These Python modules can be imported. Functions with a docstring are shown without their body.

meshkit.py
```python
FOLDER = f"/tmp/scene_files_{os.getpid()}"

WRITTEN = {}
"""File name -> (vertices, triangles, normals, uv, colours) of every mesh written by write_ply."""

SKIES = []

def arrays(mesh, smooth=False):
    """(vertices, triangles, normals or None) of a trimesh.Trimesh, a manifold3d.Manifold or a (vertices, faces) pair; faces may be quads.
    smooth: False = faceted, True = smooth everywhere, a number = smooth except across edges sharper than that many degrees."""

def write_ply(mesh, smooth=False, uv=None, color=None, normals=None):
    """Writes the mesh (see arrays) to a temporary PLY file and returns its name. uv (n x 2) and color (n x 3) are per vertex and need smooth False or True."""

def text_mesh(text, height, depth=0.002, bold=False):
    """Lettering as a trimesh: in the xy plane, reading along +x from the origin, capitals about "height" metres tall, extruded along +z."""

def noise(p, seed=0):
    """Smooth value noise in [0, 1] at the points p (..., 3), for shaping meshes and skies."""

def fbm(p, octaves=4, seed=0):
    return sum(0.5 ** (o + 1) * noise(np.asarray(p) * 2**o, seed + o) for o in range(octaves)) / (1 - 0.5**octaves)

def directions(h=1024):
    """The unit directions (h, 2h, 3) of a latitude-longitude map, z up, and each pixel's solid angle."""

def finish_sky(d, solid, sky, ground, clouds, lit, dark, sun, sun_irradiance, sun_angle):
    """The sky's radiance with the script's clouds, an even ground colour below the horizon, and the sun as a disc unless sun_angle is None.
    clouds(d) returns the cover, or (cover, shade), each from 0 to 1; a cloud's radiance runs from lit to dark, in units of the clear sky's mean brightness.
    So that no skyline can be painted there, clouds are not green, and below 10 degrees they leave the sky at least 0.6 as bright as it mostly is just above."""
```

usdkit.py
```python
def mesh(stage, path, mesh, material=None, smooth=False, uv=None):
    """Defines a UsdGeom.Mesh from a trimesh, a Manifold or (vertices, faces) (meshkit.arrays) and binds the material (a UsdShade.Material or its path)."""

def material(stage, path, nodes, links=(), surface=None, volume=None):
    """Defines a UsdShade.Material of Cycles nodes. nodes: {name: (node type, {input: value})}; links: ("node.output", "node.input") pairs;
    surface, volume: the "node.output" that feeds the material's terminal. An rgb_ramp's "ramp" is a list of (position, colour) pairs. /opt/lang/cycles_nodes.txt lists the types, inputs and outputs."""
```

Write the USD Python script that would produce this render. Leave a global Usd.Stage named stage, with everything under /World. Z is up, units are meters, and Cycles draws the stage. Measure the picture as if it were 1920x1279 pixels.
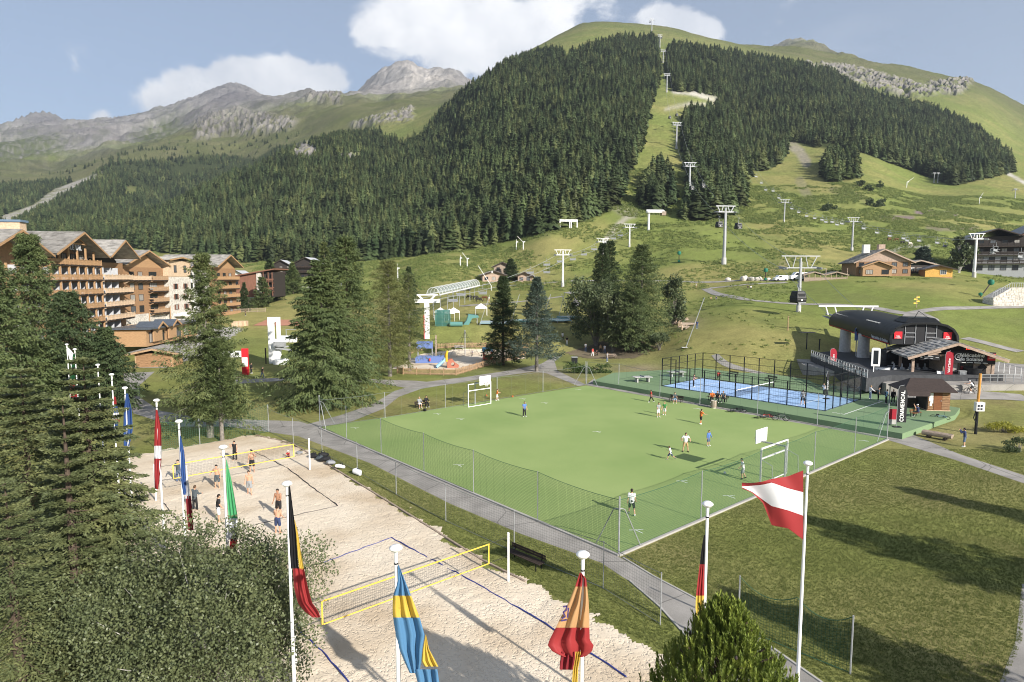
import math, random
import numpy as np, trimesh, manifold3d as mf
import usdkit, meshkit
from pxr import Usd, UsdGeom, UsdLux, UsdShade, Gf, Sdf, Vt
from scipy.interpolate import PchipInterpolator, RegularGridInterpolator
from scipy.ndimage import gaussian_filter
import shapely
from shapely.geometry import Polygon, LineString
from shapely import contains_xy

stage = Usd.Stage.CreateInMemory()
UsdGeom.SetStageUpAxis(stage, 'Z')
UsdGeom.Xform.Define(stage, '/World'); UsdGeom.Scope.Define(stage, '/World/Looks')
rnd = random.Random(7); R = np.random.default_rng(7)

# ---------------------------------------------------------------- camera, sky, sun, exposure
F, CX, CY, HC, PITCH = 1185.0, 960.0, 639.5, 16.0, math.radians(5.71)
cam = UsdGeom.Camera.Define(stage, '/World/camera')
cam.AddTranslateOp().Set(Gf.Vec3d(0, 0, HC)); cam.AddRotateXOp().Set(90 - math.degrees(PITCH))
cam.CreateHorizontalApertureAttr(36.0); cam.CreateVerticalApertureAttr(24.0); cam.CreateFocalLengthAttr(36.0 * F / 1920)
cam.CreateClippingRangeAttr(Gf.Vec2f(0.1, 60000)); cam.CreateExposureAttr(0.72)
SUN_AZ, SUN_EL = math.radians(180 - 40.5), math.radians(26.5)          # azimuth from +y towards +x
sun_dir = np.array([math.sin(SUN_AZ) * math.cos(SUN_EL), math.cos(SUN_AZ) * math.cos(SUN_EL), math.sin(SUN_EL)])
sun = UsdLux.DistantLight.Define(stage, '/World/sun')
sun.CreateIntensityAttr(1.25); sun.CreateAngleAttr(0.53); sun.CreateNormalizeAttr(True); sun.CreateColorAttr(Gf.Vec3f(1.0, 0.945, 0.86))
sun.AddRotateXYZOp().Set(Gf.Vec3f(90 - math.degrees(SUN_EL), 0, -math.degrees(SUN_AZ) + 180))
CP, SP = math.cos(PITCH), math.sin(PITCH)

def ray(px, py):
    a, q = (px - CX) / F, (CY - py) / F
    return np.array([a, CP + q * SP, -SP + q * CP])
def at(px, py, Y):
    d = ray(px, py); return np.array([0, 0, HC]) + d * (Y / d[1])
def pix(p):
    p = np.asarray(p, float) - [0, 0, HC]
    fw, up = p[..., 1] * CP - p[..., 2] * SP, p[..., 1] * SP + p[..., 2] * CP
    fw = np.where(np.abs(fw) < 1e-6, 1e-6, fw)
    return CX + F * p[..., 0] / fw, CY - F * up / fw

def sky():
    n = {'tc': ('texture_coordinate', {}), 'sky': ('sky_texture', dict(sky_type='single_scattering', sun_disc=False, sun_elevation=SUN_EL, sun_rotation=SUN_AZ, altitude=1850.0, air_density=1.0, aerosol_density=1.6, ozone_density=1.0)),
         'ns': ('noise_texture', dict(scale=9.0, detail=10.0, roughness=0.6, distortion=0.4)), 'ns2': ('noise_texture', dict(scale=2.2, detail=8.0, roughness=0.6)), 'bg': ('background_shader', dict(strength=0.077))}
    L = [('tc.generated', 'ns.vector'), ('tc.generated', 'mp.vector'), ('mp.vector', 'ns2.vector')]
    n['mp'] = ('mapping', dict(location=(3, 1, 5), scale=(1.0, 1.0, 4.0)))
    blobs = [(300, 185, 62, 1), (375, 160, 62, 1), (450, 140, 58, 1), (530, 140, 55, 1), (590, 165, 60, 1), (645, 150, 40, .7), (510, 185, 90, 1),
             (700, 60, 55, .75), (760, 40, 75, 1), (850, 40, 85, 1), (940, 45, 90, 1), (1010, 90, 60, 1), (930, 105, 55, .9), (850, 130, 48, .85), (800, 100, 45, .35), (1060, 5, 65, .75), (1150, 10, 50, .7),
             (1240, 45, 42, 1.2), (1290, 50, 44, 1.2), (1330, 62, 34, 1.1), (1500, 5, 55, .62), (1430, 65, 45, .55), (95, 195, 55, .6), (190, 225, 30, .8), (560, 10, 40, .45)]
    prev = None
    for i, (x, y, r, w) in enumerate(blobs):
        d = ray(x, y); d = d / np.linalg.norm(d); k = (r / F) / (1 + ((x - CX) / F) ** 2)
        n[f's{i}'] = ('vector_math', dict(math_type='subtract', vector2=tuple(d)))
        n[f'm{i}'] = ('vector_math', dict(math_type='multiply', vector2=(1 / k, 1 / k, 1.35 / k)))
        n[f'l{i}'] = ('vector_math', dict(math_type='dot_product'))
        n[f'e{i}'] = ('math', dict(math_type='multiply', value2=-1.1)); n[f'x{i}'] = ('math', dict(math_type='exponent')); n[f'w{i}'] = ('math', dict(math_type='multiply', value2=float(w)))
        L += [('tc.generated', f's{i}.vector1'), (f's{i}.vector', f'm{i}.vector1'), (f'm{i}.vector', f'l{i}.vector1'), (f'm{i}.vector', f'l{i}.vector2'), (f'l{i}.value', f'e{i}.value1'), (f'e{i}.value', f'x{i}.value1'), (f'x{i}.value', f'w{i}.value1')]
        if prev:
            n[f'a{i}'] = ('math', dict(math_type='add')); L += [(prev, f'a{i}.value1'), (f'w{i}.value', f'a{i}.value2')]; prev = f'a{i}.value'
        else:
            prev = f'w{i}.value'
    n.update(nb=('math', dict(math_type='multiply_add', value2=3.2, value3=-1.65)), sm=('math', dict(math_type='add')), rmp=('map_range', dict(range_type='smoothstep', from_min=0.40, from_max=0.88, to_min=0, to_max=0.97, clamp=True)),
             wisp=('map_range', dict(range_type='smoothstep', from_min=0.58, from_max=0.88, to_min=0.0, to_max=0.3, clamp=True)), mx=('math', dict(math_type='maximum')),
             ns3=('noise_texture', dict(scale=6.5, detail=6.0, roughness=0.55)), shd=('map_range', dict(range_type='smoothstep', from_min=0.3, from_max=0.72, clamp=True)), cc=('mix_color', dict(a=(6.2, 6.5, 7.1), b=(10.4, 10.3, 10.2))), bl=('mix_color', {}), sep=('separate_xyz', {}))
    L += [('ns.fac', 'nb.value1'), ('nb.value', 'sm.value1'), (prev, 'sm.value2'), ('sm.value', 'rmp.value'), ('ns2.fac', 'wisp.value'), ('rmp.result', 'mx.value1'), ('wisp.result', 'mx.value2'),
          ('tc.generated', 'ns3.vector'), ('ns3.fac', 'shd.value'), ('shd.result', 'cc.fac'), ('mx.value', 'bl.fac'), ('gr.result', 'bl.a'), ('cc.result', 'bl.b'), ('bl.result', 'bg.color')]
    n['gr'] = ('mix_color', dict(fac=0.32, b=(5.1, 5.7, 6.8))); L += [('sky.color', 'gr.a')]
    m = usdkit.material(stage, '/World/Looks/sky_light', n, L, surface='bg.background')
    dome = UsdLux.DomeLight.Define(stage, '/World/sky'); dome.CreateIntensityAttr(1.0)
    UsdShade.MaterialBindingAPI.Apply(dome.GetPrim()).Bind(m)
    dome.GetPrim().SetCustomDataByKey('kind', 'structure')
sky()

# ---------------------------------------------------------------- helpers
_used = {}
def numbered(name, parent='/World'):
    k = (str(parent), name); c = _used.get(k, 0); _used[k] = c + 1
    return name if c == 0 else f'{name}_{c:03d}'
def ppath(parent): return '/World' if parent is None else (parent if isinstance(parent, str) else str(parent.GetPath()))
def tag(o, label=None, cat=None, group=None, kind=None):
    p = o.GetPrim() if hasattr(o, 'GetPrim') else o
    for k, v in (('label', label), ('category', cat), ('group', group), ('kind', kind)):
        if v: p.SetCustomDataByKey(k, v)
    return p
def thing(name, label, cat, loc=(0, 0, 0), rz=0.0, group=None, scale=None):
    x = UsdGeom.Xform.Define(stage, '/World/' + numbered(name))
    x.AddTranslateOp().Set(Gf.Vec3d(*map(float, loc)))
    if rz: x.AddRotateZOp().Set(math.degrees(rz))
    if scale is not None: x.AddScaleOp().Set(Gf.Vec3f(*np.broadcast_to(scale, 3).astype(float).tolist()))
    return tag(x, label, cat, group)
def dup(src, loc, rz=0.0, label=None, group=None, scale=None, cat=None):
    was = src.GetCustomData(); base = src.GetName()
    if base[-4:-3] == '_' and base[-3:].isdigit(): base = base[:-4]
    r = thing(base, label or was.get('label'), cat or was.get('category'), loc, rz, group or was.get('group'), scale)
    r.GetReferences().AddInternalReference(src.GetPath()); r.SetInstanceable(True)
    return r
class MB:
    """collects shapes; build() makes one mesh prim"""
    def __init__(s): s.v, s.f, s.n = [], [], 0
    def add(s, v, f):
        v = np.asarray(v, float); f = np.asarray(f, int)
        if len(f) and f.shape[1] == 4: f = np.vstack([f[:, [0, 1, 2]], f[:, [0, 2, 3]]])
        s.v.append(v); s.f.append(f + s.n); s.n += len(v); return s
    def mesh(s, m, T=None):
        v = np.array(m.vertices)
        if T is not None: v = v @ np.asarray(T)[:3, :3].T + np.asarray(T)[:3, 3]
        return s.add(v, m.faces)
    def box(s, c, size, rz=0.0, Rm=None):
        a, b, h = np.asarray(size, float) / 2
        v = np.array([[x, y, z] for x in (-a, a) for y in (-b, b) for z in (-h, h)])
        if Rm is not None: v = v @ np.asarray(Rm).T
        if rz: cs, sn = math.cos(rz), math.sin(rz); v = v @ np.array([[cs, sn, 0], [-sn, cs, 0], [0, 0, 1]])
        return s.add(v + c, [[0, 1, 3, 2], [4, 6, 7, 5], [0, 4, 5, 1], [2, 3, 7, 6], [0, 2, 6, 4], [1, 5, 7, 3]])
    def bar(s, p, q, w, h=None, up=(0, 0, 1)):
        p, q = np.asarray(p, float), np.asarray(q, float); d = q - p; L = np.linalg.norm(d)
        if L < 1e-9: return s
        d = d / L; u = np.asarray(up, float)
        if abs(d @ u) > 0.98: u = np.array([0, 1.0, 0])
        r = np.cross(d, u); r /= np.linalg.norm(r); u = np.cross(r, d)
        return s.box((p + q) / 2, (w, L, h or w), Rm=np.stack([r, d, u], 1))
    def tube(s, pts, r, n=8, caps=True, closed=False):
        P = np.asarray(pts, float); k = len(P); rr = np.broadcast_to(r, k).astype(float)
        T = np.gradient(P, axis=0) if k > 2 else np.repeat((P[1] - P[0])[None], 2, 0)
        T /= np.maximum(np.linalg.norm(T, axis=1, keepdims=True), 1e-9)
        u = np.array([0, 0, 1.0]) if abs(T[0, 2]) < 0.9 else np.array([1.0, 0, 0])
        V = []
        for i in range(k):
            r_ = np.cross(T[i], u); r_ /= max(np.linalg.norm(r_), 1e-9); u = np.cross(r_, T[i])
            a = np.arange(n) * 2 * np.pi / n
            V.append(P[i] + rr[i] * (np.cos(a)[:, None] * r_ + np.sin(a)[:, None] * u))
        V = np.vstack(V); Fc = []
        for i in range(k - 1):
            for j in range(n):
                a, b = i * n + j, i * n + (j + 1) % n; Fc += [[a, a + n, b + n], [a, b + n, b]]
        if caps:
            V = np.vstack([V, P[0], P[-1]]); c0, c1 = k * n, k * n + 1
            for j in range(n): Fc += [[c0, j, (j + 1) % n], [c1, (k - 1) * n + (j + 1) % n, (k - 1) * n + j]]
        return s.add(V, Fc)
    def lathe(s, prof, c=(0, 0, 0), n=16, sx=1, sy=1):
        prof = np.asarray(prof, float); a = np.arange(n) * 2 * np.pi / n; k = len(prof)
        V = np.concatenate([np.stack([r * np.cos(a) * sx, r * np.sin(a) * sy, np.full(n, z)], 1) for r, z in prof]) + c
        Fc = []
        for i in range(k - 1):
            for j in range(n):
                p, q = i * n + j, i * n + (j + 1) % n; Fc += [[p, q, q + n], [p, q + n, p + n]]
        return s.add(V, Fc)
    def sphere(s, c, r, sub=1):
        m = trimesh.creation.icosphere(sub); return s.add(m.vertices * r + c, m.faces)
    def prism(s, poly, z0, z1, M=None):
        """extruded polygon (list of xy), M maps (x,y,z) rows"""
        if not isinstance(poly, Polygon): poly = Polygon(poly)
        m = trimesh.creation.extrude_polygon(poly, z1 - z0, engine='earcut'); v = np.array(m.vertices); v[:, 2] += z0
        if M is not None: M = np.asarray(M, float); v = v @ M[:3, :3].T + M[:3, 3]
        return s.add(v, m.faces)
    def quad(s, a, b, c, d): return s.add([a, b, c, d], [[0, 1, 2], [0, 2, 3]])
    def build(s, name, mat, parent=None, label=None, smooth=False, kind=None):
        p = ppath(parent); path = p + '/' + numbered(name, p)
        m = usdkit.mesh(stage, path, (np.vstack(s.v), np.vstack(s.f)), mat if not isinstance(mat, str) else M[mat], smooth=smooth)
        pr = m.GetPrim()
        if label: pr.SetCustomDataByKey('label', label)
        if kind: pr.SetCustomDataByKey('kind', kind)
        return pr
    def copy(s):
        b = MB(); b.v, b.f, b.n = list(s.v), list(s.f), s.n; return b
def yz_frame(o, ax, ay, az):
    Mx = np.eye(4); Mx[:3, 0], Mx[:3, 1], Mx[:3, 2], Mx[:3, 3] = ax, ay, az, o; return Mx
M = {}
def mat(name, color, rough=0.7, noise=None, amt=0.25, metal=0.0, bump=0.0, bscale=None, spec=0.3, col2=None, detail=4.0, stretch=None, rndv=0.0):
    n = {'p': ('principled_bsdf', dict(base_color=color, roughness=rough, metallic=metal, specular_ior_level=spec))}; L = []
    src = None
    if noise:
        c2 = col2 or tuple(max(0, c * (1 - amt)) for c in color); c1 = color if col2 else tuple(min(1, c * (1 + amt * .6)) for c in color)
        n['t'] = ('texture_coordinate', {}); n['mp'] = ('mapping', dict(scale=stretch or (1, 1, 1)))
        n['n'] = ('noise_texture', dict(scale=float(noise), detail=detail, roughness=0.6)); n['r'] = ('rgb_ramp', {'ramp': [(0.3, c2), (0.7, c1)]})
        L += [('g.position', 'mp.vector'), ('mp.vector', 'n.vector'), ('n.fac', 'r.fac')]; n['g'] = ('geometry', {}); src = 'r.color'
    if rndv:
        n['oi'] = ('object_info', {}); n['rv'] = ('map_range', dict(to_min=1 - rndv, to_max=1 + rndv)); n['hv'] = ('hsv', dict(color=color))
        L += [('oi.random', 'rv.value'), ('rv.result', 'hv.value')]
        if src: L.append((src, 'hv.color'))
        src = 'hv.color'
    if src: L.append((src, 'p.base_color'))
    if bump:
        n['g'] = ('geometry', {}); n['bn'] = ('noise_texture', dict(scale=float(bscale or (noise or 5) * 4), detail=3.0)); n['b'] = ('bump', dict(strength=bump, distance=0.05))
        L += [('g.position', 'bn.vector'), ('bn.fac', 'b.height'), ('b.normal', 'p.normal')]
    M[name] = usdkit.material(stage, '/World/Looks/' + name, n, L, surface='p.BSDF'); return M[name]
def leafmat(name, dark, light, scale=1.5, trans=0.3, rough=0.6, rv=0.25):
    n = {'g': ('geometry', {}), 'oi': ('object_info', {}), 'n': ('noise_texture', dict(scale=scale, detail=3.0)), 'r': ('rgb_ramp', {'ramp': [(0.3, dark), (0.68, light)]}),
         'rv': ('map_range', dict(to_min=1 - rv, to_max=1 + rv)), 'hv': ('hsv', {}), 'p': ('principled_bsdf', dict(roughness=rough, specular_ior_level=0.25)), 'tr': ('translucent_bsdf', {}), 'mx': ('mix_closure', dict(fac=trans))}
    L = [('g.position', 'n.vector'), ('n.fac', 'r.fac'), ('r.color', 'hv.color'), ('oi.random', 'rv.value'), ('rv.result', 'hv.value'), ('hv.color', 'p.base_color'), ('hv.color', 'tr.color'), ('p.BSDF', 'mx.closure1'), ('tr.BSDF', 'mx.closure2')]
    M[name] = usdkit.material(stage, '/World/Looks/' + name, n, L, surface='mx.closure'); return M[name]

# ---------------------------------------------------------------- terrain
# each column: picture column -> [(distance, picture row or None, height)] read off the photograph
C = {-300: [(110, 0), (200, 8), (400, 20), (700, -430), (1500, -330), (2600, -300), (4300, -272)],
     0: [(115, 0), (180, 4), (400, 12), (650, -450), (1000, -405), (1500, -345), (2600, -285), (4300, -243)],
     90: [(115, 0), (180, 4), (400, 12), (650, -450), (1000, -400), (1500, -345), (2600, -282), (3600, -240), (4300, -212)],
     150: [(115, 0), (180, 4), (400, 12), (650, -448), (1000, -392), (1500, -330), (2600, -275), (4600, -229)],
     225: [(118, 0), (180, 4), (400, 12), (650, -445), (1000, -380), (1500, -300), (2600, -262), (4600, -228)],
     300: [(120, 0), (180, 4), (400, 14), (600, -447), (800, -402), (980, 82), (1250, -396), (1600, -285), (2600, -255), (4800, -208)],
     380: [(122, 0), (185, 4), (400, 18), (600, -440), (850, -362), (1040, 112), (1300, -356), (1650, -282), (2500, -222), (4800, -183)],
     435: [(125, 0), (190, 3.5), (300, 10), (450, 28), (600, -430), (900, -335), (1090, 138), (1350, -330), (1700, -280), (2500, -212), (4800, -163)],
     500: [(125, 0), (190, 3.2), (300, 12), (420, 26), (560, -440), (950, -307), (1130, 170), (1350, -302), (1650, -262), (2450, -200), (4700, -190)],
     590: [(125, 0), (190, 3), (300, 14), (400, 24), (500, -450), (1000, -273), (1170, 210), (1380, -268), (1600, -235), (2300, -196), (3300, -176)],
     650: [(130, 0), (200, 3), (330, 18), (400, -485), (1050, -252), (1200, 242), (1350, -248), (1500, -212), (2300, -185), (3600, -178)],
     700: [(130, 0), (200, 4), (330, 18), (400, -482), (900, -285), (1500, -208), (2200, -190), (4300, -150)],
     760: [(130, 0), (150, 4), (220, 8), (300, 18), (390, -478), (900, -270), (1500, -196), (2000, -186), (4500, -120)],
     820: [(129, 0), (149, 5), (175, 6), (250, 13), (310, 24), (375, -472), (650, -335), (1050, -212), (1500, -195), (2000, -183), (4500, -138)],
     880: [(128, 0), (148, 5), (170, 6), (250, 13), (310, 24), (370, -465), (600, -300), (980, -165), (1300, -168), (2000, -172), (4500, -142)],
     950: [(128, 0), (148, 5), (170, 6), (260, 13.5), (310, 24), (360, -445), (600, -270), (950, -120), (1250, -122), (2500, -150)],
     1035: [(128, 0), (148, 4), (180, 7), (260, 15), (330, -436), (600, -255), (980, -105), (1250, -73), (2200, -100)],
     1110: [(125, 0), (150, 3.5), (190, 9), (260, 17), (350, -412), (600, -235), (1000, -85), (1400, -42), (2200, -75)],
     1220: [(110, 0), (135, 3), (200, 11), (260, 20), (365, -398), (600, -240), (1000, -93), (1400, -48), (2200, -80)],
     1300: [(103, 0), (122, 4), (147, 6.4), (210, 12.8), (250, 21), (350, -408), (600, -245), (1000, -95), (1400, -66), (2200, -95)],
     1410: [(98, 0.2), (115, 4.2), (145, 8.3), (172, 11.0), (208, 15), (245, 21), (370, -402), (700, -258), (1100, -118), (1450, -91), (2200, -105)],
     1490: [(98, 0.3), (113, 3.8), (145, 8.2), (170, 10.9), (205, 15.3), (240, 21), (370, -400), (700, -258), (1100, -122), (1500, -103), (2000, -80), (2600, -95)],
     1600: [(87, 0.4), (93, 1.9), (99, 2.6), (111, 2.7), (121, 4.2), (141, 7.8), (200, 16), (240, 20), (280, -470), (420, -370), (600, -285), (1000, -190), (1250, -152), (1750, -111), (2400, -130)],
     1750: [(76, 0.3), (80, 1.1), (85, 1.8), (100, 2.0), (117, 4.3), (141, 9), (205, 17), (320, -430), (560, -338), (900, -230), (1250, -165), (1700, -138), (2400, -160)],
     1830: [(70, 0.1), (78, 0.9), (84, 1.7), (100, 2.0), (117, 4.3), (145, 9), (208, 16.6), (325, -435), (560, -335), (900, -245), (1250, -180), (1700, -150), (2400, -170)],
     1920: [(56, 0), (74, .6), (80, 1.2), (85, 1.75), (100, 2.0), (113, 3.4), (150, 9.2), (210, 16), (330, -440), (560, -345), (1000, -270), (1700, -196), (2400, -220)],
     2200: [(56, 0), (80, 1), (150, 9), (210, 17), (330, -450), (560, -370), (1000, -310), (1700, -265), (2400, -290)]}
YN = 58.0
ys = np.concatenate([[-160, -120, -80, -50, -20, 0, 6], np.arange(10, YN, 1.0), np.geomspace(YN, 120, 76), np.geomspace(120, 420, 130)[1:], np.geomspace(420, 1900, 200)[1:], np.geomspace(1900, 6200, 130)[1:]])
us = np.concatenate([[-3.2, -2.4, -1.8, -1.4, -1.2], np.linspace(-1.05, -.9, 14), np.linspace(-.89, .89, 860), np.linspace(.9, 1.05, 14), [1.2, 1.4, 1.8, 2.4, 3.2]])
cu, cz = [], []
lY = np.log(np.maximum(ys, 20.0))
for px in sorted(C):
    pts = [(0.0, 30.0, (px - CX) / F), (0.0, 45.0, (px - CX) / F)]
    for Y, q in C[px]:
        if q < 0: w = at(px, -q, Y); pts.append((w[2], Y, w[0] / Y))
        else:
            dz = (q - HC) / Y; qq = (dz * CP + SP) / (CP - dz * SP); pts.append((q, Y, (px - CX) / F / (CP + qq * SP)))
    last = pts[-1]; pts.append((last[0] * 0.86, last[1] * 1.22, last[2])); pts.append((last[0] * 0.5, max(last[1] * 1.9, 6300), last[2]))
    z_, Y_, u_ = map(np.array, zip(*pts))
    Yc = np.clip(ys, 30, Y_[-1]); zn, ze = PchipInterpolator(Y_, z_)(Yc), HC + Yc * PchipInterpolator(np.log(Y_), (z_ - HC) / Y_)(np.log(Yc))
    wn = np.clip((Yc - 260) / 160, 0, 1); cz.append(zn * (1 - wn) + ze * wn)
    cu.append(np.interp(lY, np.log(Y_), u_))
cu, cz = np.array(cu), np.array(cz)
Zg = np.zeros((len(ys), len(us)))
for i in range(len(ys)):
    Zg[i] = PchipInterpolator(cu[:, i], cz[:, i])(np.clip(us, cu[0, i], cu[-1, i]))
Zs = gaussian_filter(Zg, (1.2, 6)); far_w = np.clip((ys[:, None] - 180) / 120, 0, 1); Zg = Zg * (1 - far_w) + Zs * far_w
wid = np.maximum(ys, YN)
Xg = us[None] * wid[:, None]; Yg = np.repeat(ys[:, None], len(us), 1)
P3 = np.stack([Xg, Yg, np.zeros_like(Xg)], -1)
amp = np.clip((Yg - 250) / 300, 0, 1)
Zg = Zg + amp * 7 * (meshkit.fbm(P3 / 90, 4, 3) - .5) * np.clip(Yg / 900, .3, 1.2)
far = np.clip((Yg - 1300) / 900, 0, 1)
def ridged(p, seed): return 1 - np.abs(2 * meshkit.fbm(p, 5, seed) - 1) * 2
Zg = Zg + far * (ridged(P3 / np.array([420, 620, 1]), 11) - .62) * 80 * np.clip(Yg / 3200, .2, 1.15) + far * (ridged(P3 / 110, 5) - .6) * 18
PXg, PYg = pix(np.stack([Xg, Yg, Zg], -1)); PXg = np.where(Yg < 2, -9999, PXg)
def blob(x, y, rx, ry, pw=1.0): return np.exp(-((((PXg - x) / rx) ** 2 + ((PYg - y) / ry) ** 2) ** pw))
def poly(pts, soft=0):
    m = contains_xy(Polygon(pts), PXg.ravel(), PYg.ravel()).reshape(PXg.shape).astype(float)
    return gaussian_filter(m, soft) if soft else m
n1, n2, n3 = meshkit.fbm(P3 / 45, 4, 21), meshkit.fbm(P3 / 9, 4, 22), meshkit.fbm(P3 / np.array([160, 160, 1]), 4, 23)
# cliffs get a broken, steeper face
cliff = np.maximum.reduce([poly([(655, 232), (775, 200), (775, 226), (660, 240)]), poly([(520, 285), (590, 262), (680, 285), (680, 300), (520, 302)]), poly([(365, 225), (440, 205), (560, 225), (545, 245), (365, 262)]),
                           poly([(1510, 118), (1600, 125), (1690, 150), (1740, 162), (1760, 178), (1700, 182), (1610, 160), (1530, 138)]), poly([(1740, 155), (1830, 148), (1800, 178), (1750, 175)]), poly([(570, 180), (640, 175), (640, 196), (575, 190)])])
cliff = gaussian_filter(cliff, 1.5)
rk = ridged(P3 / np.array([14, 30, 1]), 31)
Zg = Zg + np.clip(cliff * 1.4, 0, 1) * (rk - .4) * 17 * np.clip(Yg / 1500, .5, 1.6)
_fl = Polygon([(-60, 20), (-75, 95), (-30, 108), (10, 104), (24, 100.5), (36, 91), (48, 85), (54, 73), (44, 66), (45, 50), (30, 20)])
_fm = gaussian_filter(contains_xy(_fl, Xg.ravel(), Yg.ravel()).reshape(Xg.shape).astype(float), (1.2, 4)); Zg = np.where(_fm > .45, 0, Zg * np.clip(1 - _fm * 2.2, 0, 1)) * (Yg < 130) + Zg * (Yg >= 130)
HZ = RegularGridInterpolator((ys, us), Zg, bounds_error=False, fill_value=None)
def hz(x, y):
    x, y = np.asarray(x, float), np.asarray(y, float)
    return HZ(np.stack([y, np.clip(x / np.maximum(y, YN), -3.2, 3.2)], -1))
def GT(px, py, far=2500.0):
    """where the sight line through a point of the photograph meets the terrain"""
    d = ray(px, py); t = np.geomspace(15, far, 6000); p = np.array([0, 0, HC]) + d * (t / d[1])[:, None]
    dz = p[:, 2] - hz(p[:, 0], p[:, 1]); i = int(np.argmax(dz < 0)) if (dz < 0).any() else len(t) - 1
    if i == 0: return p[0]
    w = dz[i - 1] / (dz[i - 1] - dz[i]); return p[i - 1] * (1 - w) + p[i] * w
def G(px, py, z=0.0):
    d = ray(px, py); return np.array([0, 0, HC]) + d * ((z - HC) / d[2])

c = lambda *v: np.array(v, float)
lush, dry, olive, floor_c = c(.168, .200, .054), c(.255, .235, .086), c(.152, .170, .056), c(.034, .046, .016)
def mixc(a, b, t): t = np.clip(t, 0, 1)[..., None]; return a * (1 - t) + b * t
col = mixc(lush, dry, (n1 - .38) * 3.2) ; col = mixc(col, olive, (n2 - .5) * 2.4)
hill = np.clip((Yg - 330) / 500, 0, 1); col = mixc(col, c(.140, .168, .052), hill * .7 * np.clip(n2 * 1.6, .3, 1))
high = np.clip((Yg - 1000) / 500, 0, 1) * (Yg < 2100); col = mixc(col, mixc(c(.098, .108, .040), c(.130, .128, .060), (n1 - .3) * 2.5), high)
# distant range: scree, rock, high pasture
fr = np.clip((Yg - 1900) / 500, 0, 1)
rock, scree, past = c(.185, .172, .165), c(.265, .248, .235), c(.092, .108, .040)
fc = mixc(mixc(rock, scree, (n3 - .35) * 3), rock * .6, (ridged(P3 / 130, 41) < .2) * .7)
grass_m = np.clip(poly([(-50, 290), (0, 262), (120, 255), (110, 285), (160, 300), (210, 290), (330, 215), (345, 250), (380, 262), (330, 300), (0, 400)], 4) + poly([(400, 250), (560, 230), (640, 180), (700, 185), (860, 160), (860, 230), (400, 330)], 4) + poly([(440, 195), (560, 190), (660, 185), (560, 225)], 5) * .7 + (n1 > .56) * .35 * (PYg > 190), 0, 1)
fc = mixc(fc, past, grass_m * np.clip(.35 + (n2 - .3) * 2.4, 0, 1)); fc = mixc(fc, c(.42, .39, .355), blob(770, 145, 70, 28) * np.clip(n2 * 2 - .3, 0, 1) * 1.1)
fc = mixc(fc, c(.125, .118, .124), blob(430, 180, 50, 16) * .8 + blob(85, 222, 50, 12) * .8)
col = mixc(col, fc, fr)
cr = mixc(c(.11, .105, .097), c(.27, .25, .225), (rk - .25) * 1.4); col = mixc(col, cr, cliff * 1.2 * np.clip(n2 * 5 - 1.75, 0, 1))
strip = poly([(0, 428), (0, 405), (60, 385), (100, 355), (195, 320), (190, 330), (120, 370), (70, 400), (20, 432)], 1); col = mixc(col, c(.33, .31, .275), strip * np.clip(n2 * 3 - .7, 0, 1))
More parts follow.
